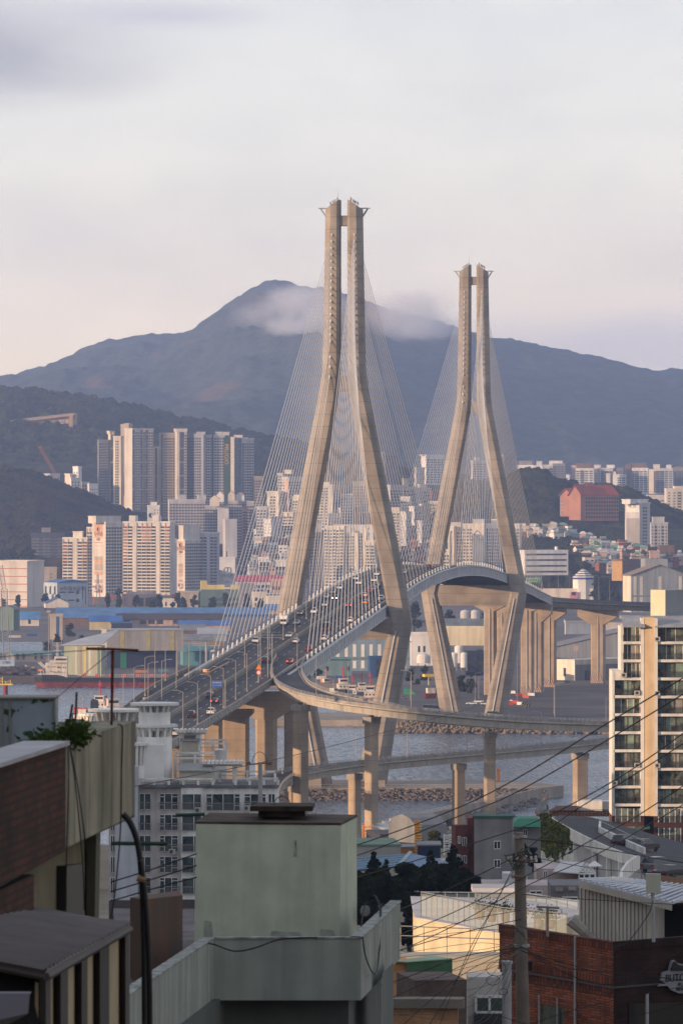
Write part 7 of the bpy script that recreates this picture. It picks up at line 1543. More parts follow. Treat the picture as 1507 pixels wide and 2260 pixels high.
m=MB();a=P(1215,1785,Yq);m.hexa([P(1213,1788,Yq),P(1275,1788,Yq),P(1275,1788,Yq+6),P(1213,1788,Yq+6)],[P(1228,1779,Yq+2),P(1275,1779,Yq+2),P(1275,1779,Yq+4),P(1228,1779,Yq+4)]);m.build('roof',BROWNR,bt)
m=MB()
for px in range(1186,1350,8):m.tube([P(px,1801,Yq-.2),P(px,1790,Yq-.2)],.05,4)
m.tube([P(1186,1790,Yq-.2),P(1349,1788,Yq-.2)],.05,4);m.build('railing',mat('terrace_brown',(0,0,0)),bt)
ph=thing('phone_mast','cluster of grey mobile phone antennas at the end of the white ramp wall','mast',P(1196,1800,746));m=MB()
for px,r0 in ((1188,1777),(1194,1770),(1200,1767),(1206,1768),(1209,1778)):q=P(px,r0,746);m.tube([P(1197,1802,746),P(px,1790,746),q],.05,5);m.box(q.x-.16,q.x+.16,q.y-.2,q.y,q.z-1.2,q.z)
m.build('antennas',GREYM,ph)
put_car('suv','black',P(1377,1866,745)+Vector((0,0,-.3)),(.5,1,0),'black suv parked on the ramp nearer the white wall',group='cars on the ramp road');put_car('suv','black',P(1422,1876,740)+Vector((0,0,-.3)),(.7,1,0),'black-red suv parked beside the maroon storeys',group='cars on the ramp road')
put_car('sedan','black',P(1482,1940,600),(.8,1,0),'black car parked behind the tan wall at the right edge',group='cars on the ramp road');put_car('suv','grey',P(1452,1925,640),(.7,1,0),'dark grey car behind the black one at the right edge',group='cars on the ramp road')
tw=thing('tan_wall','low tan retaining wall at the right edge above the silver roof','wall',P(1480,1970,420));m=MB();m.hexa([P(1430,2010,420),P(1560,2010,420),P(1560,2010,424),P(1430,2010,424)],[P(1452,1932,420),P(1560,1945,420),P(1560,1945,424),P(1452,1932,424)]);m.build('wall',mat('tan_retaining',(.36,.21,.13),.9,.15,.6,streak=.6),tw)
cw=thing('curved_wall','pale curved kerb wall beside the pink house','wall',P(1365,1920,520));pts_=[P(1407,1888,640),P(1396,1893,600),P(1380,1905,560),P(1368,1922,530),P(1366,1938,510),P(1380,1948,490),P(1430,1958,470)]
m=MB();m.loft([[a,a+Vector((0,0,-1.5)),a+Vector((.3,.3,-1.5)),a+Vector((.3,.3,0))] for a in pts_]);m.build('wall',RW,cw)
# ivy hanging over the wall end
rd=random.Random(9);iv=thing('ivy','thick ivy turning green and yellow over the end of the white wall','ivy',P(1228,1880,730));m=MB();m2=MB()
for i in range(5200):
 px=rd.gauss(1224,20) if rd.random()<.7 else rd.uniform(1195,1268);lim0=1797+max(0,px-1205)*.55;r=rd.uniform(lim0+(6 if px>1215 else -3),1888+rd.gauss(0,5)+9*math.sin(px*.35)-abs(px-1222)*.5)
 if px<1192 or px>1270 or r<1797:continue
 c=P(px,r,736-rd.random()*1.8-(px-1203)*.14);s=rd.uniform(.13,.3);u_=Vector((rd.gauss(0,1),rd.gauss(0,.5),rd.gauss(0,1))).normalized();v_=u_.cross(Vector((rd.gauss(0,.4),-1,rd.gauss(0,.5)))).normalized()
 q=m2 if rd.random()<.25 else m;q.face([q.P(c-u_*s),q.P(c-v_*s*.7),q.P(c+u_*s),q.P(c+v_*s*.7)])
m.build('leaves',forest_mat('ivy_green',(.035,.06,.01),(.13,.17,.03),1.2,None,.1,3),iv);m2 .build('yellow_leaves',forest_mat('ivy_yellow',(.22,.17,.02),(.32,.24,.04),1.2,None,.1,3),iv)
m=MB();q0,q1=P(1193,1880,738),P(1270,1800,738);m.hexa([(q0 .x,738,42),(q1 .x,726,42),(q1 .x,732,42),(q0 .x,744,42)],[P(1196,1806,738),P(1264,1846,726),P(1264,1846,732),P(1196,1806,744)]);m.build('wall',RW,iv)
# ================================================================= houses on the slope, centre right
def block(name,label,px0,px1,r0,r1,Y,wall,depth=8,th=0,cat='house',roof=None,wins=(),extra=None,cornx=None):
 b=P(px0,r1,Y);t=R(th);w_=(px1-px0)*Y/F/math.cos(t);H=(r1-r0)*Y/F;root=thing(name,label,cat,b);m=MB(b,t);m.box(0,w_,0,depth,-8,H);m.build('wall',wall,root)
 if cat=='house' and depth>=4 and w_>2.5 and Y>500:
  rq=random.Random(int(px0*3+r0));m=MB(b,t);x_=w_*rq.uniform(.25,.7);m.cyl(x_,depth*.5,H+.2,H+.9,.38,12);m.build('water_tank',mat('tank_yellow',(.45,.36,.12),.6,.1,2) if rq.random()<.5 else mat('tank_blue',(.05,.13,.3),.6,.1,2),root)
  m=MB(b,t);x_=w_*rq.uniform(.1,.9);m.tube([(x_,depth*.3,H),(x_,depth*.3,H+2)],.02,4)
  for zz in (1.5,1.7,1.9):m.tube([(x_-.35,depth*.3,H+zz),(x_+.35,depth*.3,H+zz)],.012,4)
  m.build('aerial',GREYM,root)
 if roof:m=MB(b,t);m.box(-.15,w_+.15,-.15,depth+.15,H,H+.22);m.build('roof_slab',roof,root)
 for (a,c,e,f) in wins:
  m=MB(b,t);x0,x1=(a-px0)*Y/F/math.cos(t),(c-px0)*Y/F/math.cos(t);z0,z1=(r1-f)*Y/F,(r1-e)*Y/F;m.box(x0,x1,-.03,0,z0,z1);g=m.build('window',CURT,root)
  m=MB(b,t)
  for xx in (x0,(x0+x1)/2,x1):m.box(xx-.03,xx+.03,-.07,-.03,z0,z1)
  m.box(x0,x1,-.07,-.03,z1-.04,z1+.04);m.box(x0,x1,-.07,-.03,z0-.05,z0+.03);m.build('frame',WFR,g)
 return root,b,t,w_,H
GREYB=mat('grey_lilac_render',(.25,.235,.24),.85,.12,.5,.02,streak=.5);RBR=mat('red_brick_mid',(.17,.06,.048),.9,.2,1.2,.02)
block('house','three-storey red-brick house end with white windows beside the grey wall',1006,1034,1822,1960,560,RBR,1.2,20,wins=((1010,1016,1847,1862),(1020,1029,1850,1868),(1008,1016,1888,1902),(1020,1029,1890,1906)))
block('house','taller red-brick strip joining the red-brick end to the grey wall',1032,1046,1806,1960,561,RBR,6,0)
block('house','lilac-grey house wall with two square windows and a green roof rim',1046,1130,1806,1960,558,GREYB,3,-4,roof=mat('roof_rim_green',(.04,.11,.09),.8),wins=((1090,1104,1857,1874),(1090,1104,1898,1915)))
block('house','grey house with a bright green hipped roof',1130,1193,1826,1900,600,mat('house_warm_grey',(.24,.235,.235),.85,.1,.5),9,0,wins=((1154,1163,1832,1848),))
gr=thing('green_roof','bright green painted hipped roof above the grey house','roof',P(1160,1826,598));b=P(1130,1825,598);m=MB(b);w_=64*598/F;m.hexa([(-.3,-.5,0),(w_,-.5,0),(w_,8,0),(-.3,8,0)],[(.7,1.5,.75),(w_-.2,1.5,.75),(w_-.2,6,.75),(.7,6,.75)]);m.build('tiles',mat('roof_green_bright',(.01,.17,.09),.6,.15,.5),gr)
block('house','low house with a flat brown roof behind the green one',1095,1135,1808,1822,700,mat('house_brown_roof',(.12,.085,.065),.9),9,0)
# blue-roofed harbour shed and pavilion roofs near the quay
Yq=640;hb2=thing('harbour_shed','broad bright blue ribbed hip roof behind the dark pines','shed',P(860,1935,Yq));m=MB();r_=[P(770,1925,Yq-8),P(905,1885,Yq+14),P(972,1898,Yq+8),P(1000,1912,Yq-2),P(890,1942,Yq-22),P(770,1945,Yq-16)]
m.poly([P(760,1923,Yq-6),P(760,1896,Yq+10),P(905,1884,Yq+14),P(880,1912,Yq-10)]);m.poly([P(905,1884,Yq+14),P(1010,1904,Yq+4),P(1000,1916,Yq-8),P(880,1912,Yq-10)]);m.build('roof',mat('ribbed_blue_roof',(.035,.13,.28),.5,.2,.4),hb2)
m=MB()
for i in range(5):
 t=(i+.5)/5;a=P(760,1923,Yq-6).lerp(P(760,1896,Yq+10),t);b=P(880,1912,Yq-10).lerp(P(905,1884,Yq+14),t);m.tube([a+Vector((0,0,.05)),b+Vector((0,0,.05))],.06,4)
m.tube([P(905,1884,Yq+14),P(880,1912,Yq-10)],.3,5);m.build('ribs',mat('rib_pale',(.25,.36,.38),.6),hb2);m=MB();a,b=P(760,1924,Yq-6),P(885,1914,Yq-10);m.hexa([(a.x,a.y,a.z-6),(b.x,b.y,b.z-6),(b.x+8,b.y+18,b.z-6),(a.x,a.y+18,a.z-6)],[(a.x,a.y,a.z-.1),(b.x,b.y,b.z-.1),(b.x+8,b.y+18,b.z-.1),(a.x,a.y+18,a.z-.1)]);m.build('wall',mat('shed_cream',(.4,.37,.33),.8),hb2)
block('flat_roofed_building','long low pale building with a green stripe above the blue roof',787,884,1868,1890,760,mat('flat_pale',(.36,.34,.30),.85,.1,.4),14,4,cat='building',roof=mat('flat_green',(.16,.24,.18),.85))
block('orange_shed','small orange-walled shed beside the orange mast',884,920,1873,1890,800,ORANGE if 0 else mat('shed_orange',(.5,.2,.05),.7),6,0,cat='shed',roof=GREYR);block('dark_shed','dark navy shed right of the orange mast',922,972,1868,1890,790,NAVY,8,0,cat='shed',roof=GREYR)
for i,(a,b,r,Yq) in enumerate(((838,888,1836,1240),(844,912,1830,1270),(858,906,1824,1300),(874,930,1818,1330),(850,880,1838,1215))):
 o_=P(a,r,Yq);r_=thing('market_roof','flat pale canopy roof, %s step of the waterfront market roofs'%ORD[i],'canopy',o_,'stepped canopy roofs on the waterfront');m=MB(o_,R(10));w_=(b-a)*Yq/F;m.box(0,w_,0,9,0,.7);m.build('roof',LROOF,r_);m=MB(o_,R(10))
 for q in range(4):m.box(w_*q/4+.3,w_*q/4+.7,.3,.7,-5,0)
 m.build('posts',GREYM,r_)
block('market_hall','dark low market hall behind a row of columns on the waterfront',838,925,1842,1866,1190,mat('hall_dark',(.05,.05,.055),.8),16,10,cat='building');
r_=thing('long_grey_roof','long grey barrel roof with a navy arched end beyond the market hall','shed',P(950,1855,1010));m=MB(P(915,1862,1010),R(35));prof=[(0,0),(0,3.2),(1.5,4.4),(4,5),(6.5,4.4),(8,3.2),(8,0)];m.loft([[(x,y,z) for y,z in prof] for x in (0,7)]);m.build('roof',GREYR,r_)
om=thing('orange_mast','orange-banded fire watch mast beside the waterfront sheds','mast',P(922,1888,800));m=MB();m.tube([P(923,1890,800),P(920,1812,800)],.42,8,.34);m.build('mast',ORANGE,om);m=MB()
for i in range(12):q=P(922,1885-i*6,800);m.box(q.x-.55,q.x+.55,q.y-.5,q.y+.5,q.z,q.z+.1)
m.build('rungs',YEL,om)
ol=thing('orange_lattice','orange lattice ship mast at the foot of the nearest ramp pier','mast',P(812,1865,1300));m=MB();lattice(m,P(812,1866,1300),P(812,1822,1300),2.4,6,.12);m.tube([P(800,1836,1300),P(824,1834,1300)],.1,4);m.tube([P(804,1826,1300),P(818,1826,1300)],.08,4);m.tube([P(812,1822,1300),P(810,1813,1300)],.06,4);m.build('lattice',ORANGE,ol)
wl=thing('white_lattice','white lattice radar mast left of the red-brick house','mast',P(989,1885,850));m=MB();lattice(m,P(989,1888,850),P(989,1842,850),1.3,8,.07)
for r in (1846,1858,1868):m.tube([P(980,r,850),P(999,r,850)],.06,4)
m.build('lattice',WHITE,wl)
# low quay buildings bank to hide nothing, trees in front
for i,(px,rt,rb,wp,Y_,kd,n_,lab) in enumerate(((826,1884,1995,64,520,'pine',3600,'tall dark pine left of the broad pine group'),(852,1900,1990,44,515,'pine',2000,'smaller pine between the tall pine and the dark mass'),(1000,1870,2000,82,500,'pine',3600,'tallest dark pine with layered branches beside the red-brick house'),(950,1880,2000,66,510,'pine',2800,'dark pine left of the tallest one'),(900,1896,2030,130,490,'broad',6500,'dense dark evergreen mass, centre of the grove'),(850,1918,2060,130,470,'broad',6500,'dense dark evergreen mass, left of the grove'),(965,1908,2040,130,470,'broad',6500,'dense dark evergreen mass, right of the grove'),(1030,1922,2020,100,480,'broad',4000,'dark shrubby tree below the grey house wall'),(805,1930,2080,100,450,'broad',4500,'dark foliage just right of the mint tank'),(905,1965,2110,110,430,'broad',5000,'dark foliage above the glass balustrade'),(1150,1855,1925,56,560,'broad',2200,'dark bush behind the utility pole'),(1176,1868,1925,40,565,'broad',1500,'dark bush between pole and ivy'),(960,1835,1888,60,900,'broad',1600,'olive scrub before the market hall'),(925,1848,1880,36,930,'broad',900,'small olive bush beside the orange mast'),(985,1812,1838,16,1100,'pine',500,'slim tree by the jetty root'),(1050,1930,2000,40,470,'broad',1500,'dark undergrowth below the lilac-grey wall'))):
 tpx(px,rt,rb,wp,Y_,lab,kind=kd,leaf=0 if i<12 or i==15 else 2,n=n_,ls=wp*Y_/F*(.05 if kd=='broad' else .045))
# ================================================================= pink house cluster
PK=mat('pale_pink_render',(.50,.41,.40),.85,.08,.8,.02,streak=.8)
h1=block('pink_house','pale pink flat-roofed house with louvred vents behind the utility pole',1066,1216,1955,2020,330,PK,5,0,wins=((1083,1110,1958,1966),(1169,1196,1967,1974)))
h2=block('pink_house','upper pink house with a white pitched roof and arched glazed gable',1184,1276,1918,1962,345,PK,5,0,wins=((1199,1208,1923,1938),))
m=MB();m.hexa([P(1220,1926,342),P(1276,1930,342),P(1290,1905,350),P(1238,1904,350)],[P(1220,1924,342),P(1276,1928,342),P(1290,1903,350),P(1238,1902,350)]);m.build('roof',mat('white_tile_roof',(.52,.50,.50),.8,.1,1),h2[0])
m=MB();m.hexa([P(1277,1950,343),P(1313,1950,343),P(1313,1950,346),P(1277,1950,346)],[P(1277,1926,343),P(1313,1928,343),P(1296,1905,346),P(1294,1905,346)]);g=m.build('glazed_gable',GLASS,h2[0]);m=MB()
for a,b in (((1277,1950),(1277,1926)),((1313,1950),(1313,1928)),((1277,1926),(1295,1908)),((1295,1908),(1313,1928)),((1277,1930),(1313,1930)),((1289,1950),(1289,1930)),((1301,1950),(1301,1930)),((1295,1930),(1286,1917)),((1295,1930),(1304,1917)),((1295,1930),(1295,1910))):m.tube([P(*a,342.7),P(*b,342.7)],.05,4)
m.build('glazing_bars',WFR,g)
h3=block('grey_house','grey house front with breeze-block slots and glazed doors below the pink house',1215,1290,1955,2040,322,mat('house_mid_grey',(.17,.165,.175),.85,.1,.8,.02),5,0,wins=((1217,1233,1983,2000),(1240,1274,1981,2000)))
m=MB()
for a,b,c,d in ((1226,1960,1242,1969),(1254,1958,1271,1968)):
 for q in range(3):m.hexa([P(a,c and b+3*q+2,321.8),P(c,b+3*q+2,321.8),P(c,b+3*q+2,322),P(a,b+3*q+2,322)],[P(a,b+3*q,321.8),P(c,b+3*q,321.8),P(c,b+3*q,322),P(a,b+3*q,322)])
m.build('breeze_blocks',PK,h3[0])
block('water_tank','white square water tank box on the pink roof',1110,1136,1929,1953,332,mat('tank_white',(.5,.52,.53),.6,.1,1),2,0,cat='water tank')
pk=thing('parasol','small white pointed garden canopy behind the pink gable','canopy',P(1312,1920,400));b=P(1312,1912,400);m=MB(b);m.loft([[(-.5,-.5,0),(.5,-.5,0),(.5,.5,0),(-.5,.5,0)],[(-.04,-.04,.35),(.04,-.04,.35),(.04,.04,.35),(-.04,.04,.35)]]);m.build('canopy',WHITE,pk);m=MB(b);m.tube([(0,0,-1),(0,0,0)],.03,5);m.build('pole',GREYM,pk)
# ================================================================= cream terrace with glass balustrade
CRT=mat('cream_terrace',(.60,.52,.36),.85,.06,.9,.015,streak=.8);Y0=235.0
tr=thing('terrace_house','cream terrace wall catching the low sun under a steel and glass balustrade','house',P(1010,2090,Y0));
a0,a1=P(919,2028,Y0),P(1112,2065,Y0-8.8);zlow=P(919,2135,Y0).z
m=MB();m.hexa([(a0 .x,a0 .y,zlow),(a1 .x,a1 .y,zlow-1.2),(a1 .x+6,a1 .y+18,zlow-1),(a0 .x,a0 .y+12,zlow)],[tuple(a0),tuple(a1),(a1 .x+6,a1 .y+18,a0 .z),(a0 .x,a0 .y+12,a0 .z)]);m.build('wall',CRT,tr)
m=MB();m.hexa([(a0 .x-.1,a0 .y-.1,a0 .z),(a1 .x,a1 .y-.1,a1 .z),(a1 .x+6,a1 .y+18,a0 .z),(a0 .x-.1,a0 .y+12,a0 .z)],[(a0 .x-.1,a0 .y-.1,a0 .z+.06),(a1 .x,a1 .y-.1,a1 .z+.06),(a1 .x+6,a1 .y+18,a0 .z+.06),(a0 .x-.1,a0 .y+12,a0 .z+.06)]);m.build('coping',mat('coping_white',(.5,.48,.48),.8),tr)
CG=bpy.data.materials.new('clear_balustrade_glass');CG.use_nodes=True;bb=CG.node_tree.nodes['Principled BSDF'];bb.inputs['Base Color'].default_value=(.55,.62,.58,1);bb.inputs['Alpha'].default_value=.28;bb.inputs['Roughness'].default_value=.05
STL=mat('stainless',(.42,.40,.37),.3,.1,2,metal=.8)
def balus(root,pts_,h,seg,glassy=True):
 """posts, handrail and glass panels along a polyline of base points"""
 for p,q in zip(pts_,pts_[1:]):
  p,q=Vector(p),Vector(q);n_=max(1,int(round((q-p).length/seg)))
  for i in range(n_+1):
   c=p.lerp(q,i/n_);m=MB();m.tube([c,c+Vector((0,0,h))],.022,5);m.build('post',STL,root)
   if i<n_ and glassy:
    e=p.lerp(q,(i+1)/n_);d=(e-c)*.06;m=MB();m.quad(c+d+Vector((0,0,.1)),e-d+Vector((0,0,.1)),e-d+Vector((0,0,h-.06)),c+d+Vector((0,0,h-.06)));m.build('glass_panel',CG,root)
  m=MB();m.tube([p+Vector((0,0,h)),q+Vector((0,0,h))],.03,6);m.build('handrail',STL,root)
bl=thing('glass_balustrade','steel-framed glass balustrade around the cream terrace','balustrade',P(1010,2028,Y0))
h_=1.07;balus(bl,[P(929,2027,Y0),P(1110,2064,Y0-8.8),P(1250,2078,Y0-12)],h_,.62);balus(bl,[P(929,2027,Y0),P(1160,2027,Y0+10),P(1275,2046,Y0+4)],h_,1.3)
for i,(px,r,w_) in enumerate(((1060,2025,20),(1085,2030,24),(1115,2030,26),(1150,2035,24),(1190,2045,24),(1215,2045,22))):
 q=P(px,r,Y0-4);b_=thing('planter','potted shrub behind the glass balustrade, %s from the left'%ORD[i],'potted plant',q,'potted shrubs on the terrace');m=MB(q);m.cyl(0,0,-.1,.25,.16,10,.2);m.build('pot',mat('pot_brown',(.16,.09,.06),.8),b_);rd=random.Random(i+50);m=MB()
 for j in range(260):
  c=q+Vector((rd.gauss(0,.17),rd.gauss(0,.17),.3+abs(rd.gauss(0,.2))));s=.05;u_=Vector((rd.gauss(0,1),rd.gauss(0,1),rd.gauss(0,1))).normalized();v_=u_.orthogonal().normalized();m.face([m.P(c-u_*s),m.P(c-v_*s*.6),m.P(c+u_*s),m.P(c+v_*s*.6)])
 m.build('leaves',LEAF[1],b_)
block('glass_house','white-framed glass garden room on the terrace',1050,1136,1972,2030,246,mat('pale_glass_room',(.28,.31,.31),.3,.15,1),2.4,0,cat='garden room',roof=mat('coping_white',(0,0,0)),wins=((1055,1075,1985,2022),(1080,1100,1985,2022)))
# lower cream roof with thin rails
lw=block('lower_roof','lower cream parapet roof with two thin steel rails left of the brick house',884,1106,2112,2260,205,mat('lower_cream',(.46,.41,.33),.85,.1,.9,.02,streak=.8),2,0,cat='house')
sr=thing('steel_rail','thin steel rail of two bars crossing before the cream wall','railing',P(960,2110,203));
for r in (2045,2066):m=MB();m.tube([P(884,r,203),P(1104,r+8,200)],.022,6);m.build('bar',STL,sr)
for px in (884,935,986,1037,1090):m=MB();m.tube([P(px,2114,202),P(px,2048,202)],.018,5);m.build('post',STL,sr)
# green and orange roof hut
gh=block('roof_hut','orange-painted roof hut with a dark green right face and pale green top',866,898,2123,2215,150,mat('hut_orange',(.55,.27,.12),.85,.1,1,.02),1.3,0,cat='hut')
m=MB();m.hexa([P(897.5,2170,149.9),P(998,2150,151.5),P(998,2150,153),P(897.5,2170,153)],[P(897.5,2125,149.9),P(998,2118,151.5),P(998,2118,153),P(897.5,2125,153)]);m.build('green_side',mat('hut_green',(.035,.11,.05),.7,.15,1),gh[0])
m=MB();m.hexa([P(866,2124,149.8),P(898,2125.5,149.8),P(998,2118,151.5),P(950,2112,154)],[P(866,2122,149.8),P(898,2123.5,149.8),P(998,2116,151.5),P(950,2110,154)]);m.build('roof',mat('hut_pale_green',(.28,.38,.25),.8,.1,1),gh[0])
block('roof_wall','peeling orange parapet below the hut beside the tangle of wires',866,1010,2225,2300,138,mat('wall_peel',(.40,.22,.12),.9,.3,2,.02),.4,-3,cat='wall',roof=mat('dusty_coping',(.2,.17,.15),.9))
block('roof_wall','sloping dusty concrete slab between hut and white doorframe',915,1030,2165,2240,143,mat('dusty_brown',(.12,.085,.075),.9,.25,2,.02),2.5,10,cat='wall')
wf=block('white_porch','white rounded porch front with a barred window beside the brick house',1032,1116,2158,2330,146,mat('porch_white',(.48,.45,.42),.8,.1,2,.01),1.5,0,cat='porch',wins=((1050,1110,2200,2235),))
m=MB();m.hexa([P(1046,2340,145.8),P(1116,2340,145.8),P(1116,2340,146),P(1046,2340,146)],[P(1046,2238,145.8),P(1116,2238,145.8),P(1116,2238,146),P(1046,2238,146)]);m.build('door_screen',DARKM,wf[0])
# ================================================================= brick building with the painted sign, lower right
def brick(name,c1,c2,mortar,sc_,rot=None,bump=.01):
 m=bpy.data.materials.new(name);m.use_nodes=True;nt=m.node_tree;N=nt.nodes.new;L=nt.links.new;b=nt.nodes['Principled BSDF'];b.inputs['Roughness'].default_value=.9;b.inputs['Specular IOR Level'].default_value=.2
 tc=N('ShaderNodeNewGeometry');sp=N('ShaderNodeSeparateXYZ');L(tc.outputs['Position'],sp.inputs[0])
 ad=N('ShaderNodeMath');ad.operation='MULTIPLY_ADD';L(sp.outputs[1],ad.inputs[0]);ad.inputs[1].default_value=rot or 0;L(sp.outputs[0],ad.inputs[2]);cb=N('ShaderNodeCombineXYZ');L(ad.outputs[0],cb.inputs[0]);L(sp.outputs[2],cb.inputs[1])
 bt_=N('ShaderNodeTexBrick');L(cb.outputs[0],bt_.inputs['Vector']);bt_.inputs['Scale'].default_value=sc_;bt_.inputs['Mortar Size'].default_value=.012;bt_.inputs['Brick Width'].default_value=.23;bt_.inputs['Row Height'].default_value=.075;bt_.inputs['Bias'].default_value=-.1
 for i,c in (('Color1',c1),('Color2',c2),('Mortar',mortar)):bt_.inputs[i].default_value=(*c,1)
 nz=N('ShaderNodeTexNoise');L(tc.outputs['Position'],nz.inputs['Vector']);nz.inputs['Scale'].default_value=1.2;nz.inputs['Detail'].default_value=6;mr=N('ShaderNodeMapRange');L(nz.outputs[0],mr.inputs[0]);mr.inputs[1].default_value=.3;mr.inputs[2].default_value=.7;mr.inputs[3].default_value=.55;mr.inputs[4].default_value=1.15
 vm=N('ShaderNodeVectorMath');vm.operation='SCALE';L(bt_.outputs['Color'],vm.inputs[0]);L(mr.outputs[0],vm.inputs[3]);L(vm.outputs[0],b.inputs['Base Color'])
 bp=N('ShaderNodeBump');bp.inputs['Distance'].default_value=bump;bp.inputs['Strength'].default_value=.8;L(bt_.outputs['Fac'],bp.inputs['Height']);bp.invert=True;L(bp.outputs[0],b.inputs['Normal']);MT[name]=m;return m
BRL=brick('lit_brick',(.38,.10,.045),(.15,.055,.04),(.08,.06,.05),1,.9);BRD=brick('shaded_brick',(.055,.020,.017),(.03,.015,.014),(.03,.025,.022),1,-.3)  # one brick in a lit and a shaded tone: face lighting put into colour
Yb=160.0;bb_=thing('brick_building','red-brick corner building with soldier-course bands and a butcher sign','building',P(1353,2260,Yb))
cn=P(1353,2080,Yb);lf=P(1102,2066,Yb+6.5);rt_=P(1600,2082,Yb+3)
def prismw(name,z0,z1,mats,off=0.0,parent=bb_):
 m=MB();a=Vector((lf.x,lf.y,0));c=Vector((cn.x,cn.y,0));r=Vector((rt_.x,rt_.y,0));d1=(c-a).normalized();n1=Vector((d1 .y,-d1 .x,0));d2=(r-c).normalized();n2=Vector((d2 .y,-d2 .x,0))
 a_,c1,c2,r_=a+n1*off,c+n1*off,c+n2*off,r+n2*off;cc=c+(n1+n2)*off;bk1=a+Vector((.5,8,0));bk2=r+Vector((0,8,0))
 i0,i1,i2=a-n1*.25,c-(n1+n2)*.25,r-n2*.25
 for k_,(p,q,pi,qi) in enumerate(((a_,cc,i0,i1),(cc,r_,i1,i2))):
  m.k=k_;m.hexa([(v.x,v.y,z0) for v in (p,q,qi,pi)],[(v.x,v.y,z1) for v in (p,q,qi,pi)])
 return m.build(name,mats,parent)
zt2=cn.z;SOL=brick('soldier_brick_lit',(.25,.065,.035),(.085,.035,.03),(.06,.04,.035),1,.9);SOD=brick('soldier_brick_shaded',(.05,.018,.015),(.028,.014,.013),(.03,.025,.022),1,-.3)  # soldier courses repeat the painted lit and shaded split
for mm in (SOL,SOD):
 t_=[n for n in mm.node_tree.nodes if n.type=='TEX_BRICK'][0];t_.inputs['Brick Width'].default_value=.075;t_.inputs['Row Height'].default_value=.235;t_.offset=0
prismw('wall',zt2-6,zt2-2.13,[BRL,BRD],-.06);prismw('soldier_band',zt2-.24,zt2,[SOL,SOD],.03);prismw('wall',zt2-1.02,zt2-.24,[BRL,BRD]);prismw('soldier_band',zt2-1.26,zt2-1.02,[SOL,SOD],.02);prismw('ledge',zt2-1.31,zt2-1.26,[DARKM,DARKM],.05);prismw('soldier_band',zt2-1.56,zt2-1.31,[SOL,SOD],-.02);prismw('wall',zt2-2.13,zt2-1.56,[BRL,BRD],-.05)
d1=(Vector((cn.x,cn.y,0))-Vector((lf.x,lf.y,0)));n1=Vector((d1 .normalized().y,-d1 .normalized().x,0))
def onL(t,z,o=.05):return Vector((lf.x,lf.y,0))+d1*t+n1*o+Vector((0,0,z))
m=MB();m.hexa([onL(.36,zt2-3.5,-.05),onL(.68,zt2-3.5,-.05),onL(.68,zt2-3.5,-.2),onL(.36,zt2-3.5,-.2)],[onL(.36,zt2-1.86,-.05),onL(.68,zt2-1.86,-.05),onL(.68,zt2-1.86,-.2),onL(.36,zt2-1.86,-.2)]);g=m.build('window',glass_mat('olive_glass',(.06,.07,.05),.15,.4,1),bb_)
m=MB()
for t in (.36,.52,.68):m.tube([onL(t,zt2-3.5,0),onL(t,zt2-1.86,0)],.03,4)
m.build('frame',GREYM,g)
d2=(Vector((rt_.x,rt_.y,0))-Vector((cn.x,cn.y,0)));n2=Vector((d2 .normalized().y,-d2 .normalized().x,0))
def onR(px,r,o=.05):
 Y_=cn.y+(rt_.y-cn.y)*max(0,(px-1353)/247.0);q=P(px,r,Y_);return q+n2*o
m=MB();m.hexa([onR(1388,2262,.0),onR(1560,2262,.0),onR(1560,2262,-.3),onR(1388,2262,-.3)],[onR(1388,2216,.0),onR(1560,2214,.0),onR(1560,2214,-.3),onR(1388,2216,-.3)]);m.build('shopfront',mat('shop_black',(.008,.008,.009),.3),bb_)
m=MB();m.tube([onL(.70,zt2-4,.1),onL(.70,zt2,.1)],.035,6);m.build('downpipe',GREYM,bb_);m=MB();m.tube([onR(1411,2262,.3),onR(1411,2193,.3)],.05,6);m.build('downpipe',GREYM,bb_)
m=MB();m.hexa([(lf.x,lf.y,zt2-8),(cn.x,cn.y,zt2-8),(rt_.x,rt_.y,zt2-8),(rt_.x,rt_.y+9,zt2-8),(lf.x+.5,lf.y+9,zt2-8)],[(lf.x+.2,lf.y+.3,zt2-1.5),(cn.x,cn.y+.4,zt2-1.5),(rt_.x,rt_.y+.4,zt2-1.5),(rt_.x,rt_.y+9,zt2-1.5),(lf.x+.5,lf.y+9,zt2-1.5)]);m.build('roof_slab',ROOFC,bb_)
# butcher sign: grey plate with a pig silhouette and lettering
SG=mat('sign_grey',(.20,.20,.215),.7,.08,2);SK=mat('sign_black',(.008,.008,.01),.6)
def plate(pts_,o0,o1,m_,name,par):m=MB();m.hexa([onR(x,y,o0) for x,y in pts_],[onR(x,y,o1) for x,y in pts_]);return m.build(name,m_,par)
sgn_=thing('butcher_sign','grey cut-out butcher sign lettered BUTCHER EST. 2018 FRESH MEAT on the shaded brick face','sign',onR(1480,2160))
plate([(1447,2178),(1450,2172),(1463,2172),(1452,2165),(1455,2147),(1470,2143),(1475,2122),(1481,2119),(1488,2126),(1510,2130),(1560,2120),(1560,2176),(1500,2176),(1450,2177)],.05,.12,SG,'plate',sgn_)
plate([(1472,2140),(1478,2124),(1482,2123),(1489,2130),(1510,2134),(1555,2126),(1555,2143),(1475,2143)],.125,.15,SK,'pig_shape',sgn_)
plate([(1467,2176.5),(1475,2186),(1492,2193),(1510,2193),(1535,2188),(1545,2176.5)],.05,.12,SG,'lower_plate',sgn_)
ya=math.atan2(d2 .y,d2 .x)
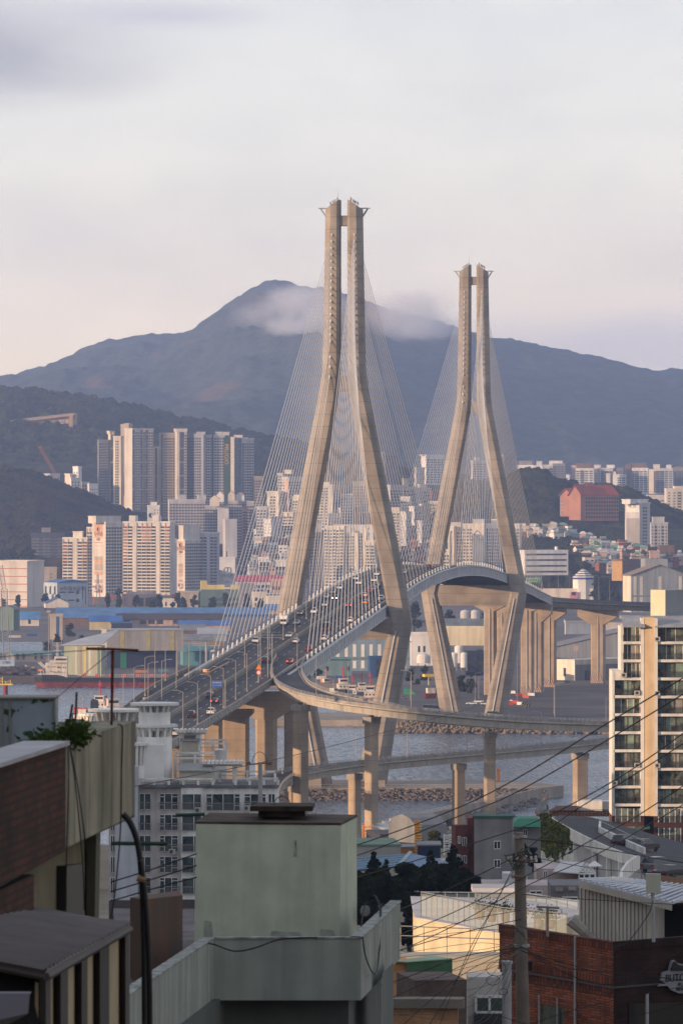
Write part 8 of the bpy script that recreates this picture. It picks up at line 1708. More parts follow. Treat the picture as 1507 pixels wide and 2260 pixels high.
text('BUTCHER',.30,onR(1497,2158,.13),ya,SK,sgn_,ext=.01);text('EST. 2018',.105,onR(1500,2172.5,.13),ya,SK,sgn_,ext=.008);text('FRESH MEAT',.12,onR(1503,2183,.13),ya,SK,sgn_,ext=.008)
fl_l=thing('floodlight','black floodlight bracketed on the brick wall right of the pole','floodlight',onL(.38,zt2-.95,.2));q=onL(.36,zt2-.93,.45);m=MB(q,R(-35));m.hexa([(-.17,-.1,-.12),(.17,-.14,-.2),(.17,.1,-.2),(-.17,.1,-.12)],[(-.17,-.1,.12),(.17,-.14,.06),(.17,.1,.06),(-.17,.1,.12)]);m.build('housing',DARKM,fl_l);m=MB();m.tube([q+Vector((0,0,.1)),q+Vector((0,.3,.22))],.02,5);m.build('bracket',GREYM,fl_l)
# roof shed with corrugated cladding on the brick building
CSH=mat('shed_cladding_cream',(.56,.52,.46),.7,.08,1.5,.01,streak=1.2);SRF=mat('silver_roof',(.42,.44,.50),.45,.08,1.5)
Yc=168.0;cs=thing('roof_shed','cream corrugated shed with a silver ribbed mono-pitch roof on the brick building','shed',P(1350,2080,Yc))
A_,B_2=P(1278,2075,Yc),P(1429,2081,Yc-3);A1,B1=P(1278,1955,Yc),P(1429,1996,Yc-3)
m=MB();bk=Vector((1.2,4,0));m.hexa([A_,B_2,B_2+bk,A_+bk],[A1,B1,B1+bk,A1+bk]);m.build('wall',CSH,cs);m=MB();nrm=Vector((-.02,-1,0))
for i in range(18):
 t=(i+.5)/18;a=A_.lerp(B_2,t);b=A1 .lerp(B1,t);w_=Vector((.018,0,0));m.hexa([a-w_,a+w_,a+w_*.5+nrm*.05,a-w_*.5+nrm*.05],[b-w_,b+w_,b+w_*.5+nrm*.05,b-w_*.5+nrm*.05])
m.build('ribs',mat('shed_rib',(.40,.37,.33),.7),cs)
m=MB();q=[P(1277,1946,Yc-.4),P(1483,1997,Yc-4.4),P(1560,1975,Yc-2),P(1560,1963,Yc+3),P(1370,1943,Yc+6)];m.hexa([v for v in q],[v+Vector((0,0,.05)) for v in q]);rf=m.build('roof',SRF,cs)
m=MB()
for i in range(16):
 t=i/15;a=q[0].lerp(q[1],t);b=q[4].lerp(q[3],t);m.tube([a+Vector((0,0,.07)),b+Vector((0,0,.07))],.035,5)
m.build('ribs',SRF,rf);m=MB();a,b=P(1277,1951,Yc-.45),P(1483,2002,Yc-4.5);m.hexa([a-Vector((0,0,.12)),b-Vector((0,0,.12)),b+Vector((0,.1,-.12)),a+Vector((0,.1,-.12))],[a+Vector((0,0,.07)),b+Vector((0,0,.07)),b+Vector((0,.1,.07)),a+Vector((0,.1,.07))]);m.build('fascia',mat('fascia_cream',(.44,.41,.36),.7),cs)
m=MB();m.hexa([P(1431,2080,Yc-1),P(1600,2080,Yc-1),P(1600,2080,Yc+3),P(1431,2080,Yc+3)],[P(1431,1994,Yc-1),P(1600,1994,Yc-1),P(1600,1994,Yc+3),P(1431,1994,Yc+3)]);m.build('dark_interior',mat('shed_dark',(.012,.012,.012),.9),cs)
ck=thing('paper_roll','cream duct sections leaning against the corrugated shed','duct',P(1275,2040,Yc-2));m=MB();m.tube([P(1259,2030,Yc-2),P(1283,2052,Yc-2),P(1305,2074,Yc-2)],.20,8,.12);m.build('duct',mat('duct_cream',(.40,.36,.32),.7,.2,3),ck)
cb2=thing('meter_cabinet','small cream cabinet on a grey post before the silver roof','cabinet',P(1441,2078,Yb-4));m=MB();a,b=P(1426,1972,Yb-4),P(1458,1930,Yb-4);m.box(a.x,b.x,a.y,a.y+.25,a.z,b.z);m.build('cabinet',mat('cabinet_cream',(.42,.42,.34),.6,.08,2),cb2);m=MB();m.tube([P(1442,2080,Yb-3.9),P(1440,1972,Yb-3.9)],.05,8);m.build('post',GREYM,cb2)
tp=thing('clothes_post','thin T-shaped steel post on the brick roof left of the shed','post',P(1208,2066,Yb));m=MB();m.tube([P(1208,2068,Yb),P(1208,2004,Yb)],.04,6);m.tube([P(1183,2002,Yb),P(1234,2005,Yb)],.035,6);m.build('post',mat('post_bronze',(.25,.2,.17),.5),tp)
# ================================================================= utility pole and wires
up_=thing('utility_pole','tapering concrete utility pole with insulators and clamps before the brick building','utility pole',P(1148,2260,140));UC=mat('pole_concrete',(.20,.165,.14),.9,.2,1.5,.01,streak=1.5)
m=MB();m.tube([P(1146,1838,140),P(1148,1960,140),P(1154,2300,140)],.11,14,.175);m.build('pole',UC,up_)
for r in (1848,1905,1938,2088):m=MB();q=P(1147+(r-1838)*.017,r,140);m.cyl(q.x,q.y,q.z-.035,q.z+.035,.16+(r-1838)*.00012,14);m.build('clamp',GREYM,up_)
m=MB();m.tube([P(1116,1901,139.8),P(1182,1899,139.8)],.045,6);m.tube([P(1128,1935,139.8),P(1160,1936,139.8)],.05,6);m.build('cross_arm',mat('arm_rust',(.2,.13,.1),.7),up_)
for px,r in ((1120,1896),(1128,1896),(1140,1892),(1160,1893),(1172,1895),(1182,1894),(1132,1925),(1132,1932)):m=MB();q=P(px,r,139.8);m.cyl(q.x,q.y,q.z-.1,q.z+.05,.045,8,.03);m.build('insulator',mat('insulator_white',(.5,.46,.42),.4),up_)
rd=random.Random(5);m=MB()
for i in range(9):
 c=P(1147+rd.uniform(-14,14),rd.uniform(1880,1905)+(i>5)*170,139.5);pts_=[c+Vector((math.cos(t+i)*rd.uniform(.1,.25),rd.uniform(-.05,.05),math.sin(t)*rd.uniform(.1,.25))) for t in [q*.8 for q in range(8)]];m.tube(pts_,.012,4,cap=False)
m.build('loose_cable',DARKM,up_)
WIRE=mat('wire_black',(.012,.012,.014),.6)
def wire(pts_,r,label,group='overhead power lines',name='power_line'):
 P3=smooth(pts_,6);m=MB();m.tube(P3,r,5,cap=False);o=m.build(name,WIRE);return tag(o,label,'power line',group)
HW=[([(700,1880),(787,1866),(1000,1788),(1138,1720),(1330,1603),(1560,1465)],'topmost heavy black line rising from behind the mint tank'),([(700,1908),(800,1885),(1028,1796),(1138,1750),(1330,1640),(1560,1500)],'second heavy black line rising to the right'),([(700,1958),(800,1934),(1050,1860),(1198,1807),(1380,1708),(1560,1580)],'third heavy line crossing the grey house wall'),([(860,2015),(940,1985),(1138,1890),(1245,1805),(1400,1710),(1560,1608)],'fourth heavy line passing over the pink house'),([(880,2065),(1000,2015),(1150,1940),(1300,1858),(1400,1805),(1560,1700)],'fifth heavy line over the glass balustrade'),([(860,2110),(1000,2045),(1150,1962),(1310,1890),(1430,1822),(1560,1745)],'sixth heavy line, lowest of the long slanting ones')]
for i,(p_,lab) in enumerate(HW):wire([P(x,y,118+6*i-j*6) for j,(x,y) in enumerate(p_)],.012,lab)
TH=[[(1146,1850),(1300,1870),(1507,1905),(1600,1915)],[(1182,1894),(1330,1920),(1507,1930),(1600,1935)],[(1150,1975),(1280,1985),(1507,1998),(1600,2000)],[(1150,2090),(1240,2135),(1380,2150),(1600,2175)],[(1152,2100),(1250,2128),(1400,2165),(1600,2160)],[(1150,2095),(1050,2120),(950,2165),(850,2210)],[(1150,2092),(1030,2110),(920,2150),(840,2178)],[(1150,2090),(1040,2140),(960,2200),(860,2290)],[(1150,2010),(1040,2030),(940,2060),(860,2085)],[(1150,2030),(1060,2050),(960,2075),(860,2105)],[(1150,1890),(1090,2000),(1030,2110),(960,2290)],[(1140,1900),(1070,2040),(1010,2160),(930,2290)],[(1150,2098),(1330,2175),(1480,2110),(1600,2060)],[(1100,2290),(1250,2235),(1400,2200),(1600,2160)],[(1090,2240),(1250,2280),(1380,2250),(1600,2190)],[(1440,1990),(1430,2020),(1390,2075),(1360,2090)]]
TL=['thin line running right from the pole top','thin line from the pole arm over the silver roof','thin slack line above the corrugated shed','thin drooping line along the brick wall to the right','second thin drooping line along the brick wall','thin line falling left to the orange hut','second thin line falling left over the green hut','thin steep line dropping to the peeling parapet','thin line before the cream wall, upper','thin line before the cream wall, lower','steep line from pole arm to lower left, right one','steep line from pole arm to lower left, left one','slack line sagging before the butcher sign','thin line rising across the brick window','thin line sagging across the shopfront','short tie wire at the cream cabinet']
for i,(p_,lab) in enumerate(zip(TH,TL)):wire([P(x,y,136-i*.4) for x,y in p_],.008 if i%3 else .011,lab,'thin wires fanning from the utility pole','thin_wire')
rd=random.Random(66)
for i in range(14):
 y0=2040+i*17;wire([P(1150,2070+rd.uniform(-20,40),138),P(1060+rd.uniform(-20,20),y0+rd.uniform(10,30),132),P(860+rd.uniform(-10,20),y0+20+rd.uniform(0,60),126)],.006,'hair-thin wire in the tangle left of the pole, %s from the top'%ORD[i],'tangle of hair-thin wires','thin_wire')
for i,(x,y,r) in enumerate(((1095,2140,22),(1088,2165,15),(1110,2190,10))):
 wire([P(x+r*math.cos(t),y+r*.7*math.sin(t),137) for t in [q*.7 for q in range(10)]],.008,'loop of spare wire hanging left of the pole, %s'%ORD[i],'tangle of hair-thin wires','thin_wire')
# grey post left of the brick corner, small pole on the white block
gp_=thing('vent_pipe','grey steel vent pipe standing left of the utility pole','pipe',P(1118,2260,144));m=MB();m.tube([P(1118,2300,144),P(1118,2128,144)],.12,10);m.cyl(*P(1118,2126,144).xy,P(1118,2128,144).z,P(1118,2122,144).z,.15,10);m.build('pipe',GREYM,gp_)
sp_=thing('utility_pole','grey utility pole with small cross-arm and wire loop before the pale roof rails','utility pole',P(574,1800,430));m=MB();m.tube([P(575,1812,430),P(574,1683,430)],.2,10,.15);m.build('pole',GREYM,sp_);m=MB();m.tube([P(549,1688,430),P(596,1684,430)],.06,6);m.build('cross_arm',mat('arm_rust',(0,0,0)),sp_)
for px in (546,551,590,594,598):m=MB();q=P(px,1686,430);m.cyl(q.x,q.y,q.z-.12,q.z+.14,.08,8);m.build('insulator',mat('arm_rust',(0,0,0)),sp_)
m=MB();m.tube([P(573+16*math.cos(t),1684-24*math.sin(t),429.5) for t in [q*math.pi/10 for q in range(11)]],.02,4,cap=False);m.build('wire_loop',WIRE,sp_)
wire([P(290,1737,300),P(574,1684,430),P(760,1640,560),P(1000,1575,700),P(1060,1555,740)],.03,'long thin line from the roof rails over the small pole to the ramp')
# ================================================================= mint-green rooftop: water tank house and parapet
MINT=mat('mint_render',(.50,.54,.42),.9,.08,2.4,.02,bscale=3.5,detail=9,streak=3.4,smin=.84);MINTD=mat('mint_render_weathered',(.33,.355,.31),.9,.16,.9,.012,bscale=4,detail=8,streak=3.2,smin=.74,col2=(.25,.265,.235));TOPD=mat('tank_top_brown',(.075,.052,.042),.95,.4,2.2,.02)
Y1,Y2=90.0,92.2
tk=thing('tank_house','square mint-green rendered water tank house with a stained brown top','water tank house',P(610,2073,Y1))
b4=[P(428,2073,Y1),P(749,2073,Y1),P(787.5,2048,Y2),P(464,2048,Y2)];t4=[P(432,1816,Y1),P(752,1819,Y1),P(787.5,1801,Y2),P(464,1796,Y2)]
z0=b4[0].z-.6;b4=[Vector((p.x,p.y,z0)) for p in b4]
m=MB()
def grid_wall(m,a,b,c,d,n,amp,seed):
 """a-b bottom, d-c top: gently uneven plaster"""
 N_=(b-a).cross(d-a).normalized();idx=[]
 for j in range(n+1):
  row=[]
  for i in range(n+1):
   s,t=i/n,j/n;p=a.lerp(b,s).lerp(d.lerp(c,s),t);e=1 if 0<i<n and 0<j<n else .25;p=p+N_*(noise.noise(Vector((p.x*1.6+seed,p.y*1.6,p.z*1.6)))*amp*e);row.append(m.P(p))
  idx.append(row)
 for j in range(n):
  for i in range(n):m.face((idx[j][i],idx[j][i+1],idx[j+1][i+1],idx[j+1][i]))
grid_wall(m,b4[0],b4[1],t4[1],t4[0],26,.022,1);grid_wall(m,b4[1],b4[2],t4[2],t4[1],20,.02,2);m.quad(b4[2],b4[3],t4[3],t4[2]);m.quad(b4[3],b4[0],t4[0],t4[3]);m.build('wall',MINT,tk,smooth=True)
m=MB();q=[v+(v-(t4[0]+t4[2])/2).normalized()*.012 for v in t4];m.hexa([v-Vector((0,0,.02)) for v in q],[v+Vector((0,0,.015)) for v in q]);m.build('top',TOPD,tk)
for i,(s0,s1,h0,h1) in enumerate(((.52,.74,.02,.07),(.86,.97,.01,.09),(.06,.13,.0,.16),(.68,.70,.72,.86))):
 m=MB();n_=(b4[1]-b4[0]).cross(t4[0]-b4[0]).normalized()*-.0;q=lambda s,h:b4[0].lerp(b4[1],s).lerp(t4[0].lerp(t4[1],s),.245+h*.755)+Vector((0,-.018,0));m.hexa([q(s0,h0),q(s1,h0),q(s1,h0)+Vector((0,.03,0)),q(s0,h0)+Vector((0,.03,0))],[q(s0+.01,h1),q(s1-.015,h1-.01),q(s1-.015,h1-.01)+Vector((0,.03,0)),q(s0+.01,h1)+Vector((0,.03,0))]);m.build('repair_patch',mat('repair_render',(.36,.385,.32),.95,.2,6,.01),tk)
lid=thing('access_hatch','dark brown concrete hatch lid lying on the mint tank house','hatch',P(622,1795,91));m=MB();zl=P(620,1797,91).z;xa,xb=XR(556,90.6),XR(687,90.6);m.box(xa+.1,xb-.1,90.7,91.7,zl-.03,zl+.07);m.build('collar',TOPD,lid);m=MB();m.hexa([(xa-.03,90.5,zl+.07),(xb+.02,90.5,zl+.07),(xb+.05,91.9,zl+.07),(xa+.1,91.9,zl+.07)],[(xa-.03,90.5,zl+.15),(xb+.02,90.5,zl+.15),(xb+.05,91.9,zl+.13),(xa+.1,91.9,zl+.13)]);m.build('lid',mat('lid_brown',(.05,.035,.022),.95,.4,3,.02),lid)
m=MB();c=(xa+xb)/2;m.tube([(c+.13*math.cos(t),91.2,zl+.14+.13*math.sin(t)) for t in [q*math.pi/8 for q in range(9)]],.008,5);m.build('handle',DARKM,lid)
pr=thing('mint_building','mint-grey rendered building with a jutting roof parapet, bottom centre','building',P(620,2260,84))
zt3=P(471,2073,84).z;zb3=P(471,2209,84).z;th_=.14
path_=[P(270,2203,74.0),P(471,2073,84),P(796,2074,84),P(883,1994,91.5),P(883+40,1960,96)]
def flat(p,z):return Vector((p.x,p.y,z))
ctr=flat(P(640,0,89),0)
def para(pa,pb,name):
 a,b=flat(pa,0),flat(pb,0);d=(b-a).normalized();n_=Vector((d.y,-d.x,0));inn=-n_*th_;m=MB()
 grid_wall(m,flat(a,zb3),flat(b,zb3),flat(b,zt3),flat(a,zt3),18,.012,a.x*9);m.quad(flat(a,zt3),flat(b,zt3),flat(b+inn,zt3),flat(a+inn,zt3));m.quad(flat(b+inn,zb3),flat(a+inn,zb3),flat(a+inn,zt3),flat(b+inn,zt3));m.quad(flat(a,zb3),flat(a+inn,zb3),flat(b+inn,zb3),flat(b,zb3))
 return m.build(name,MINTD,pr,smooth=False)
para(path_[0],path_[1],'parapet');para(path_[1],path_[2],'parapet');para(path_[2],path_[3],'parapet')
m=MB();a,b,c,d=[flat(p,0) for p in path_[:4]]
for p,q in ((a,b),(b,c),(c,d)):
 dd=(q-p).normalized();n_=Vector((dd.y,-dd.x,0));m.hexa([flat(p-n_*(th_+.02),zt3+.002),flat(q-n_*(th_+.02),zt3+.002),flat(q+n_*.02,zt3+.002),flat(p+n_*.02,zt3+.002)],[flat(p-n_*(th_+.02),zt3+.025),flat(q-n_*(th_+.02),zt3+.025),flat(q+n_*.02,zt3+.025),flat(p+n_*.02,zt3+.025)])
m.build('coping',mat('coping_pale',(.36,.39,.37),.85,.2,5,col2=(.10,.10,.09)),pr)
m=MB();ins=.45;fl_pts=[flat(a,0)+Vector((.2,.8,0)),flat(b,0)+Vector((.15,.6,0)),flat(c,0)+Vector((-.18,.75,0)),flat(d,0)+Vector((-.3,.1,0)),flat(P(600,0,99),0),flat(P(250,0,99),0)]
m.hexa([flat(p,zb3-8) for p in fl_pts],[flat(p,zb3+.02) for p in fl_pts]);m.build('wall',mat('mint_lower',(.10,.11,.10),.9,.15,1),pr)
m=MB();rp=[flat(a,0),flat(b,0),flat(c,0),flat(d,0),flat(P(600,0,99),0),flat(P(250,0,99),0)];m.poly([flat(p,zb3+.25) for p in rp]);m.poly([flat(p,zb3+.01) for p in rp]);m.build('roof_slab',mat('roof_dusty',(.16,.14,.15),.9,.3,1.5),pr)
m=MB();m.hexa([P(843,2300,86),P(868,2300,88),P(868,2300,88.4),P(843,2300,86.4)],[P(843,2150,86),P(868,2125,88),P(868,2125,88.4),P(843,2150,86.4)]);m.build('corner_pier',mat('mint_pier',(.13,.145,.135),.9),pr)
wire([P(432,2081,83.2),P(470,2085,83.2),P(515,2100,83.5),P(560,2094,83.6),P(620,2074,83.7),P(700,2070,83.8)],.012,'dark cable sagging across the mint parapet front','cables lying on the mint parapet','cable')
wire([P(800,2068,84),P(806,2110,84.2),P(820,2145,85),P(830,2148,86),P(836,2110,87),P(840,2030,88),P(842,1995,88.5)],.011,'pale cable looped over the right mint parapet','cables lying on the mint parapet','cable')
wire([P(838,2098,87.3),P(838,2010,88),P(832,1985,88.5),P(824,1978,89),P(805,2000,89),P(797,2050,88)],.012,'dark cable looping up over the mint parapet corner','cables lying on the mint parapet','cable')
tyr=thing('cable_coil','black cable reel leaning behind the right mint parapet','cable reel',P(806,2012,92));m=MB();c=P(806,2012,92);m.tube([c+Vector((math.cos(t)*.11,math.sin(t)*.03,math.sin(t)*.11)) for t in [q*math.pi/8 for q in range(17)]],.028,8,cap=False);m.build('coil',TYRE,tyr);m=MB();m.tube([c,c+Vector((0,.06,0))],.1,12);m.build('hub',GREYM,tyr)
# ================================================================= left brick-and-concrete house, near and dark
BK=brick('near_brick',(.10,.031,.020),(.045,.022,.016),(.03,.025,.022),1,.95,.015);CNG=mat('aged_concrete',(.30,.27,.195),.95,.2,.9,.02,bscale=6,streak=3.0,smin=.5,detail=9);YLW=mat('old_yellow_render',(.17,.145,.09),.95,.2,1.2,.015,streak=2)
lh=thing('old_house','old house with a dark brick parapet, stained concrete upstand and corrugated awning, near left','house',P(120,2260,50))
Ya,Yb_=54.0,59.6;ptA=P(131,1645,Ya);ptB=P(297,1592,Yb_);dr=(ptB-ptA);dr.z=0;zT=ptA.z;zB=P(131,1879,Ya).z;dn=dr.normalized();nn=Vector((dn.y,-dn.x,0))
def al(t,z,o=0):return Vector((ptA.x,ptA.y,0))+dr*t+nn*o+Vector((0,0,z))
m=MB();grid_wall(m,al(0,zB),al(1,zB+.02),al(1,zT),al(0,zT),22,.02,3);m.quad(al(0,zT),al(1,zT),al(1,zT,-.35),al(0,zT,-.35));m.quad(al(1,zB),al(1,zB,-.35),al(1,zT,-.35),al(1,zT));m.quad(al(0,zB),al(0,zB,-.35),al(1,zB,-.35),al(1,zB));m.quad(al(1,zT,-.35),al(1,zB,-.35),al(0,zB,-.35),al(0,zT,-.35));m.build('concrete_parapet',CNG,lh)
m=MB();m.hexa([al(-1.4,zB-.10,.06),al(0,zB,.06),al(0,zB,-.3),al(-1.4,zB-.1,-.3)],[al(-1.4,zT,.06),al(0,zT,.06),al(0,zT,-.3),al(-1.4,zT,-.3)]);m.hexa([al(-1.4,zB-1.2,.02),al(-.32,zB-1.2,.02),al(-.32,zB-1.2,-.4),al(-1.4,zB-1.2,-.4)],[al(-1.4,zB-.1,.02),al(-.32,zB-.1,.02),al(-.32,zB-.1,-.4),al(-1.4,zB-.1,-.4)]);m.build('brick_parapet',BK,lh)
m=MB();m.hexa([al(-1.4,zT,.1),al(0,zT,.1),al(0,zT,-.34),al(-1.4,zT,-.34)],[al(-1.4,zT+.04,.1),al(0,zT+.04,.1),al(0,zT+.04,-.34),al(-1.4,zT+.04,-.34)]);m.build('metal_cap',mat('zinc_cap',(.30,.30,.33),.5,.15,2),lh)
m=MB();m.hexa([al(-.34,zB-4,-.22),al(.70,zB-4,-.22),al(.70,zB-4,-2),al(-.34,zB-4,-2)],[al(-.34,zB,-.22),al(.70,zB,-.22),al(.70,zB,-2),al(-.34,zB,-2)]);m.build('wall',YLW,lh)
m=MB();m.hexa([al(.60,zB-4,-.18),al(.66,zB-4,-.18),al(.66,zB-4,-.22),al(.60,zB-4,-.22)],[al(.60,zB,-.10),al(.66,zB+.1,-.10),al(.66,zB+.1,-.2),al(.60,zB,-.2)]);m.build('corner_pipe',mat('pipe_olive',(.06,.055,.035),.7),lh)
m=MB();m.hexa([al(.24,P(0,2026,55.5).z,-.12),al(.47,P(0,2026,56.8).z,-.12),al(.47,P(0,2026,56.8).z,-.25),al(.24,P(0,2026,55.5).z,-.25)],[al(.24,P(0,1910,55.5).z,-.12),al(.47,P(0,1905,56.8).z,-.12),al(.47,P(0,1905,56.8).z,-.25),al(.24,P(0,1910,55.5).z,-.25)]);m.build('window',mat('shutter_black',(.012,.010,.009),.5),lh)
for q_,(pts_,r_) in enumerate((([(147,1630,54.3),(152,1700,54),(147,1880,54.2),(146,2010,54.2)],.006),([(150,1632,54.4),(165,1720,54.2),(182,1900,55),(186,2010,55.5)],.006),([(152,1634,54.4),(172,1740,54.2),(195,1910,55)],.006),([(260,1600,58),(270,1610,57.9),(268,1700,57.9),(266,1830,57.8),(255,1960,57.5),(244,2030,57.4)],.008))):
 wire([P(*p) for p in pts_],r_,['leftmost thin cable hanging down the concrete parapet','second thin cable hanging down the concrete parapet','third thin cable hanging down the concrete parapet','single dark cable hanging at the right end of the concrete parapet'][q_],'cables hanging on the old house','cable')
# awning
aw=thing('awning','grey corrugated awning sheet over dark window posts, lower left','awning',P(150,2100,46));c4=[P(0-60,2112,43.5),P(101,2143,43.0),P(286,2040,52.5),P(91,2003,53.0),P(-60,2003,51)]
m=MB();m.hexa([p-Vector((0,0,.02)) for p in c4],[p+Vector((0,0,.0)) for p in c4]);m.build('sheet',mat('corrugated_sheet',(.115,.10,.10),.6,.15,1.5),aw);m=MB()
for i in range(26):
 t=i/25;a=c4[1].lerp(c4[2],t);b=c4[0].lerp(c4[4],t) if 0 else Vector((a.x-1.0,a.y+.1,a.z+(c4[0].z-c4[1].z)*1.0));e=c4[0].lerp(c4[4],t);m.tube([a+Vector((0,0,.005)),e+Vector((0,0,.005))],.018,4,cap=False)
m.build('corrugations',mat('corrugated_sheet',(0,0,0)),aw);m=MB();a,b=c4[1],c4[2];m.tube([a-Vector((0,0,.05)),b-Vector((0,0,.05))],.035,6);m.tube([c4[0]-Vector((0,0,.05)),a-Vector((0,0,.05))],.03,6);m.build('edge_beam',mat('beam_brown',(.045,.035,.033),.7),aw)
PST=mat('post_dark',(.028,.022,.02),.7,.2,2);CRP=mat('cream_panel',(.36,.28,.17),.8,.1,1.5)
for i,(t0,t1) in enumerate(((0,.05),(.15,.23),(.38,.45),(.60,.72),(.94,1.0))):
 a,b=c4[1].lerp(c4[2],t0),c4[1].lerp(c4[2],t1);m=MB();m.hexa([flat(a,a.z-2),flat(b,b.z-2),flat(b,b.z-2)+Vector((-.05,.05,0)),flat(a,a.z-2)+Vector((-.05,.05,0))],[flat(a,a.z-.06),flat(b,b.z-.06),flat(b,b.z-.06)+Vector((-.05,.05,0)),flat(a,a.z-.06)+Vector((-.05,.05,0))]);m.build('post',PST,aw)
a,b=c4[1]+Vector((-.06,.06,0)),c4[2]+Vector((-.06,.06,0));m=MB();m.hexa([flat(a,a.z-2),flat(b,b.z-2),flat(b,b.z-2)+Vector((-.03,.1,0)),flat(a,a.z-2)+Vector((-.03,.1,0))],[flat(a,a.z-.1),flat(b,b.z-.1),flat(b,b.z-.1)+Vector((-.03,.1,0)),flat(a,a.z-.1)+Vector((-.03,.1,0))]);m.build('panel',CRP,aw)
m=MB();m.hexa([P(-60,2330,43.2),P(101,2330,42.8),P(101,2330,46),P(-60,2330,46)],[P(-60,2126,43.6),P(72,2140,43.4),P(101,2150,46),P(-60,2126,46)]);m.build('dark_opening',mat('opening_black',(.004,.004,.004),.9),aw)
wb=thing('white_ledge','pale lilac moulded ledge at the bottom left corner','ledge',P(30,2230,38));m=MB();m.loft([[P(-40,2193,38),P(-40,2260,38),P(-40,2290,38.5),P(-40,2190,39)],[P(66,2193,38),P(62,2238,38),P(20,2262,38.3),P(70,2190,39)]]);m.build('ledge',mat('ledge_lilac',(.19,.18,.22),.8,.1,2),wb)
# things on the left roof
bx=thing('tank_box','pale blue-grey tank box with peeling green moss on the left roof','water tank',P(50,1680,58));m=MB(P(-40,1700,58));s_=58/F;m.box(0,162*s_,0,.6,0,157*s_);m.build('box',mat('mossy_blue_paint',(.30,.34,.38),.85,.1,5,.01,col2=(.25,.29,.33)),bx)
mm=MT['mossy_blue_paint'];nt=mm.node_tree;N=nt.nodes.new;L=nt.links.new;bsd=nt.nodes['Principled BSDF'];src=bsd.inputs['Base Color'].links[0].from_socket;nz=N('ShaderNodeTexNoise');g_=N('ShaderNodeNewGeometry');L(g_.outputs['Position'],nz.inputs['Vector']);nz.inputs['Scale'].default_value=9;nz.inputs['Detail'].default_value=7;mr=N('ShaderNodeMapRange');L(nz.outputs[0],mr.inputs[0]);mr.inputs[1].default_value=.58;mr.inputs[2].default_value=.62;mx=N('ShaderNodeMix');mx.data_type='RGBA';L(mr.outputs[0],mx.inputs[0]);L(src,mx.inputs[6]);mx.inputs[7].default_value=(.03,.075,.045,1);L(mx.outputs[2],bsd.inputs['Base Color'])
m=MB(P(-40,1700,58));m.box(-.02,163*s_,-.03,.62,157*s_,161*s_)
for x in (46,62,160):m.box(x*s_-.012,x*s_+.012,-.02,.01,0,157*s_)
m.build('frame',mat('frame_cream',(.24,.23,.20),.7),bx)
rw=thing('roof_wall','pale green-grey low wall behind the plants on the left roof','wall',P(210,1610,62));m=MB();m.hexa([P(124,1660,60),P(300,1640,63),P(300,1640,63.2),P(124,1660,60.2)],[P(124,1593,60),P(300,1592,63),P(300,1592,63.2),P(124,1593,60.2)]);m.build('wall',mat('green_grey_render',(.19,.20,.15),.9,.15,1),rw)
RUST=mat('rusty_steel',(.11,.038,.016),.8,.4,6);an=thing('rusty_post','rust-red T-shaped clothes post standing on the left parapet','post',P(247,1595,57.5));m=MB();m.tube([P(246,1600,57.5),P(249,1436,57.3)],.014,8);m.build('upright',RUST,an);m=MB();m.tube([P(190,1432,57.3),P(248,1433,57.3),P(306,1436,57.3)],.014,8);m.build('crossbar',RUST,an)
wire([P(100,1550,57),P(125,1540,57),P(190,1485,57.3),P(248,1437,57.3)],.004,'thin stay wire from mossy tank box to rusty post','wires on the left roof','thin_wire');wire([P(-20,1452,57.5),P(100,1442,57.4),P(190,1436,57.3)],.004,'thin line running left from the rusty crossbar','wires on the left roof','thin_wire')
for i,(a,b,lab) in enumerate((((143,1640),(160,1555),'knobbly rusty rod left of the two on the roof'),((164,1620),(169,1528),'straight black rod right of the two on the roof'))):
 r=thing('steel_rod',lab,'rod',P(a[0],a[1],55.5));m=MB();m.tube([P(*a,55.5),P((a[0]+b[0])/2+1,(a[1]+b[1])/2,55.5),P(*b,55.5)],.012,6);m.build('rod',mat('rod_dark',(.035,.02,.018),.8),r)
rd=random.Random(17)
for j,(c0,w_,n_,lab) in enumerate((((60,1668),30,900,'leafy green plant, left of the rooftop planting'),((105,1645),26,1000,'leafy green plant in the middle of the rooftop planting'),((165,1625),30,900,'low leafy plant beside the rods on the roof'),((20,1690),26,600,'leafy plant at the left edge of the roof'))):
 r=thing('roof_plant',lab,'plant',P(c0[0],c0[1]+20,55));m=MB();st=MB()
 for i in range(n_):
  px=rd.gauss(c0[0],w_*.55);py=c0[1]+rd.gauss(0,13)-4;c=P(px,py,55+rd.uniform(-.5,.5));s=rd.uniform(.018,.04);u_=Vector((rd.gauss(0,1),rd.gauss(0,1),rd.gauss(0,.7))).normalized();v_=u_.cross(Vector((rd.gauss(0,1),rd.gauss(0,1),rd.gauss(0,1)))).normalized();m.face([m.P(c-u_*s),m.P(c-v_*s*.5),m.P(c+u_*s),m.P(c+v_*s*.5)])
 for i in range(8):st.tube([P(c0[0],c0[1]+30,55),P(c0[0]+rd.uniform(-w_,w_),c0[1]-rd.uniform(0,18),55)],.004,4)
 m.build('leaves',forest_mat('roof_leaf%d'%j,(.03,.055,.012),(.075,.12,.025),4,None,.05,9),r);st.build('stems',BARK,r)
pl_=thing('planting_bed','dark earth bed along the left roof edge','planter',P(100,1690,55));m=MB();m.hexa([P(-60,1760,52),P(215,1640,58),P(215,1640,60),P(-60,1760,58)],[P(-60,1705,52),P(215,1622,58),P(215,1615,60),P(-60,1690,58)]);m.build('soil',mat('soil_dark',(.03,.035,.02),.95),pl_)
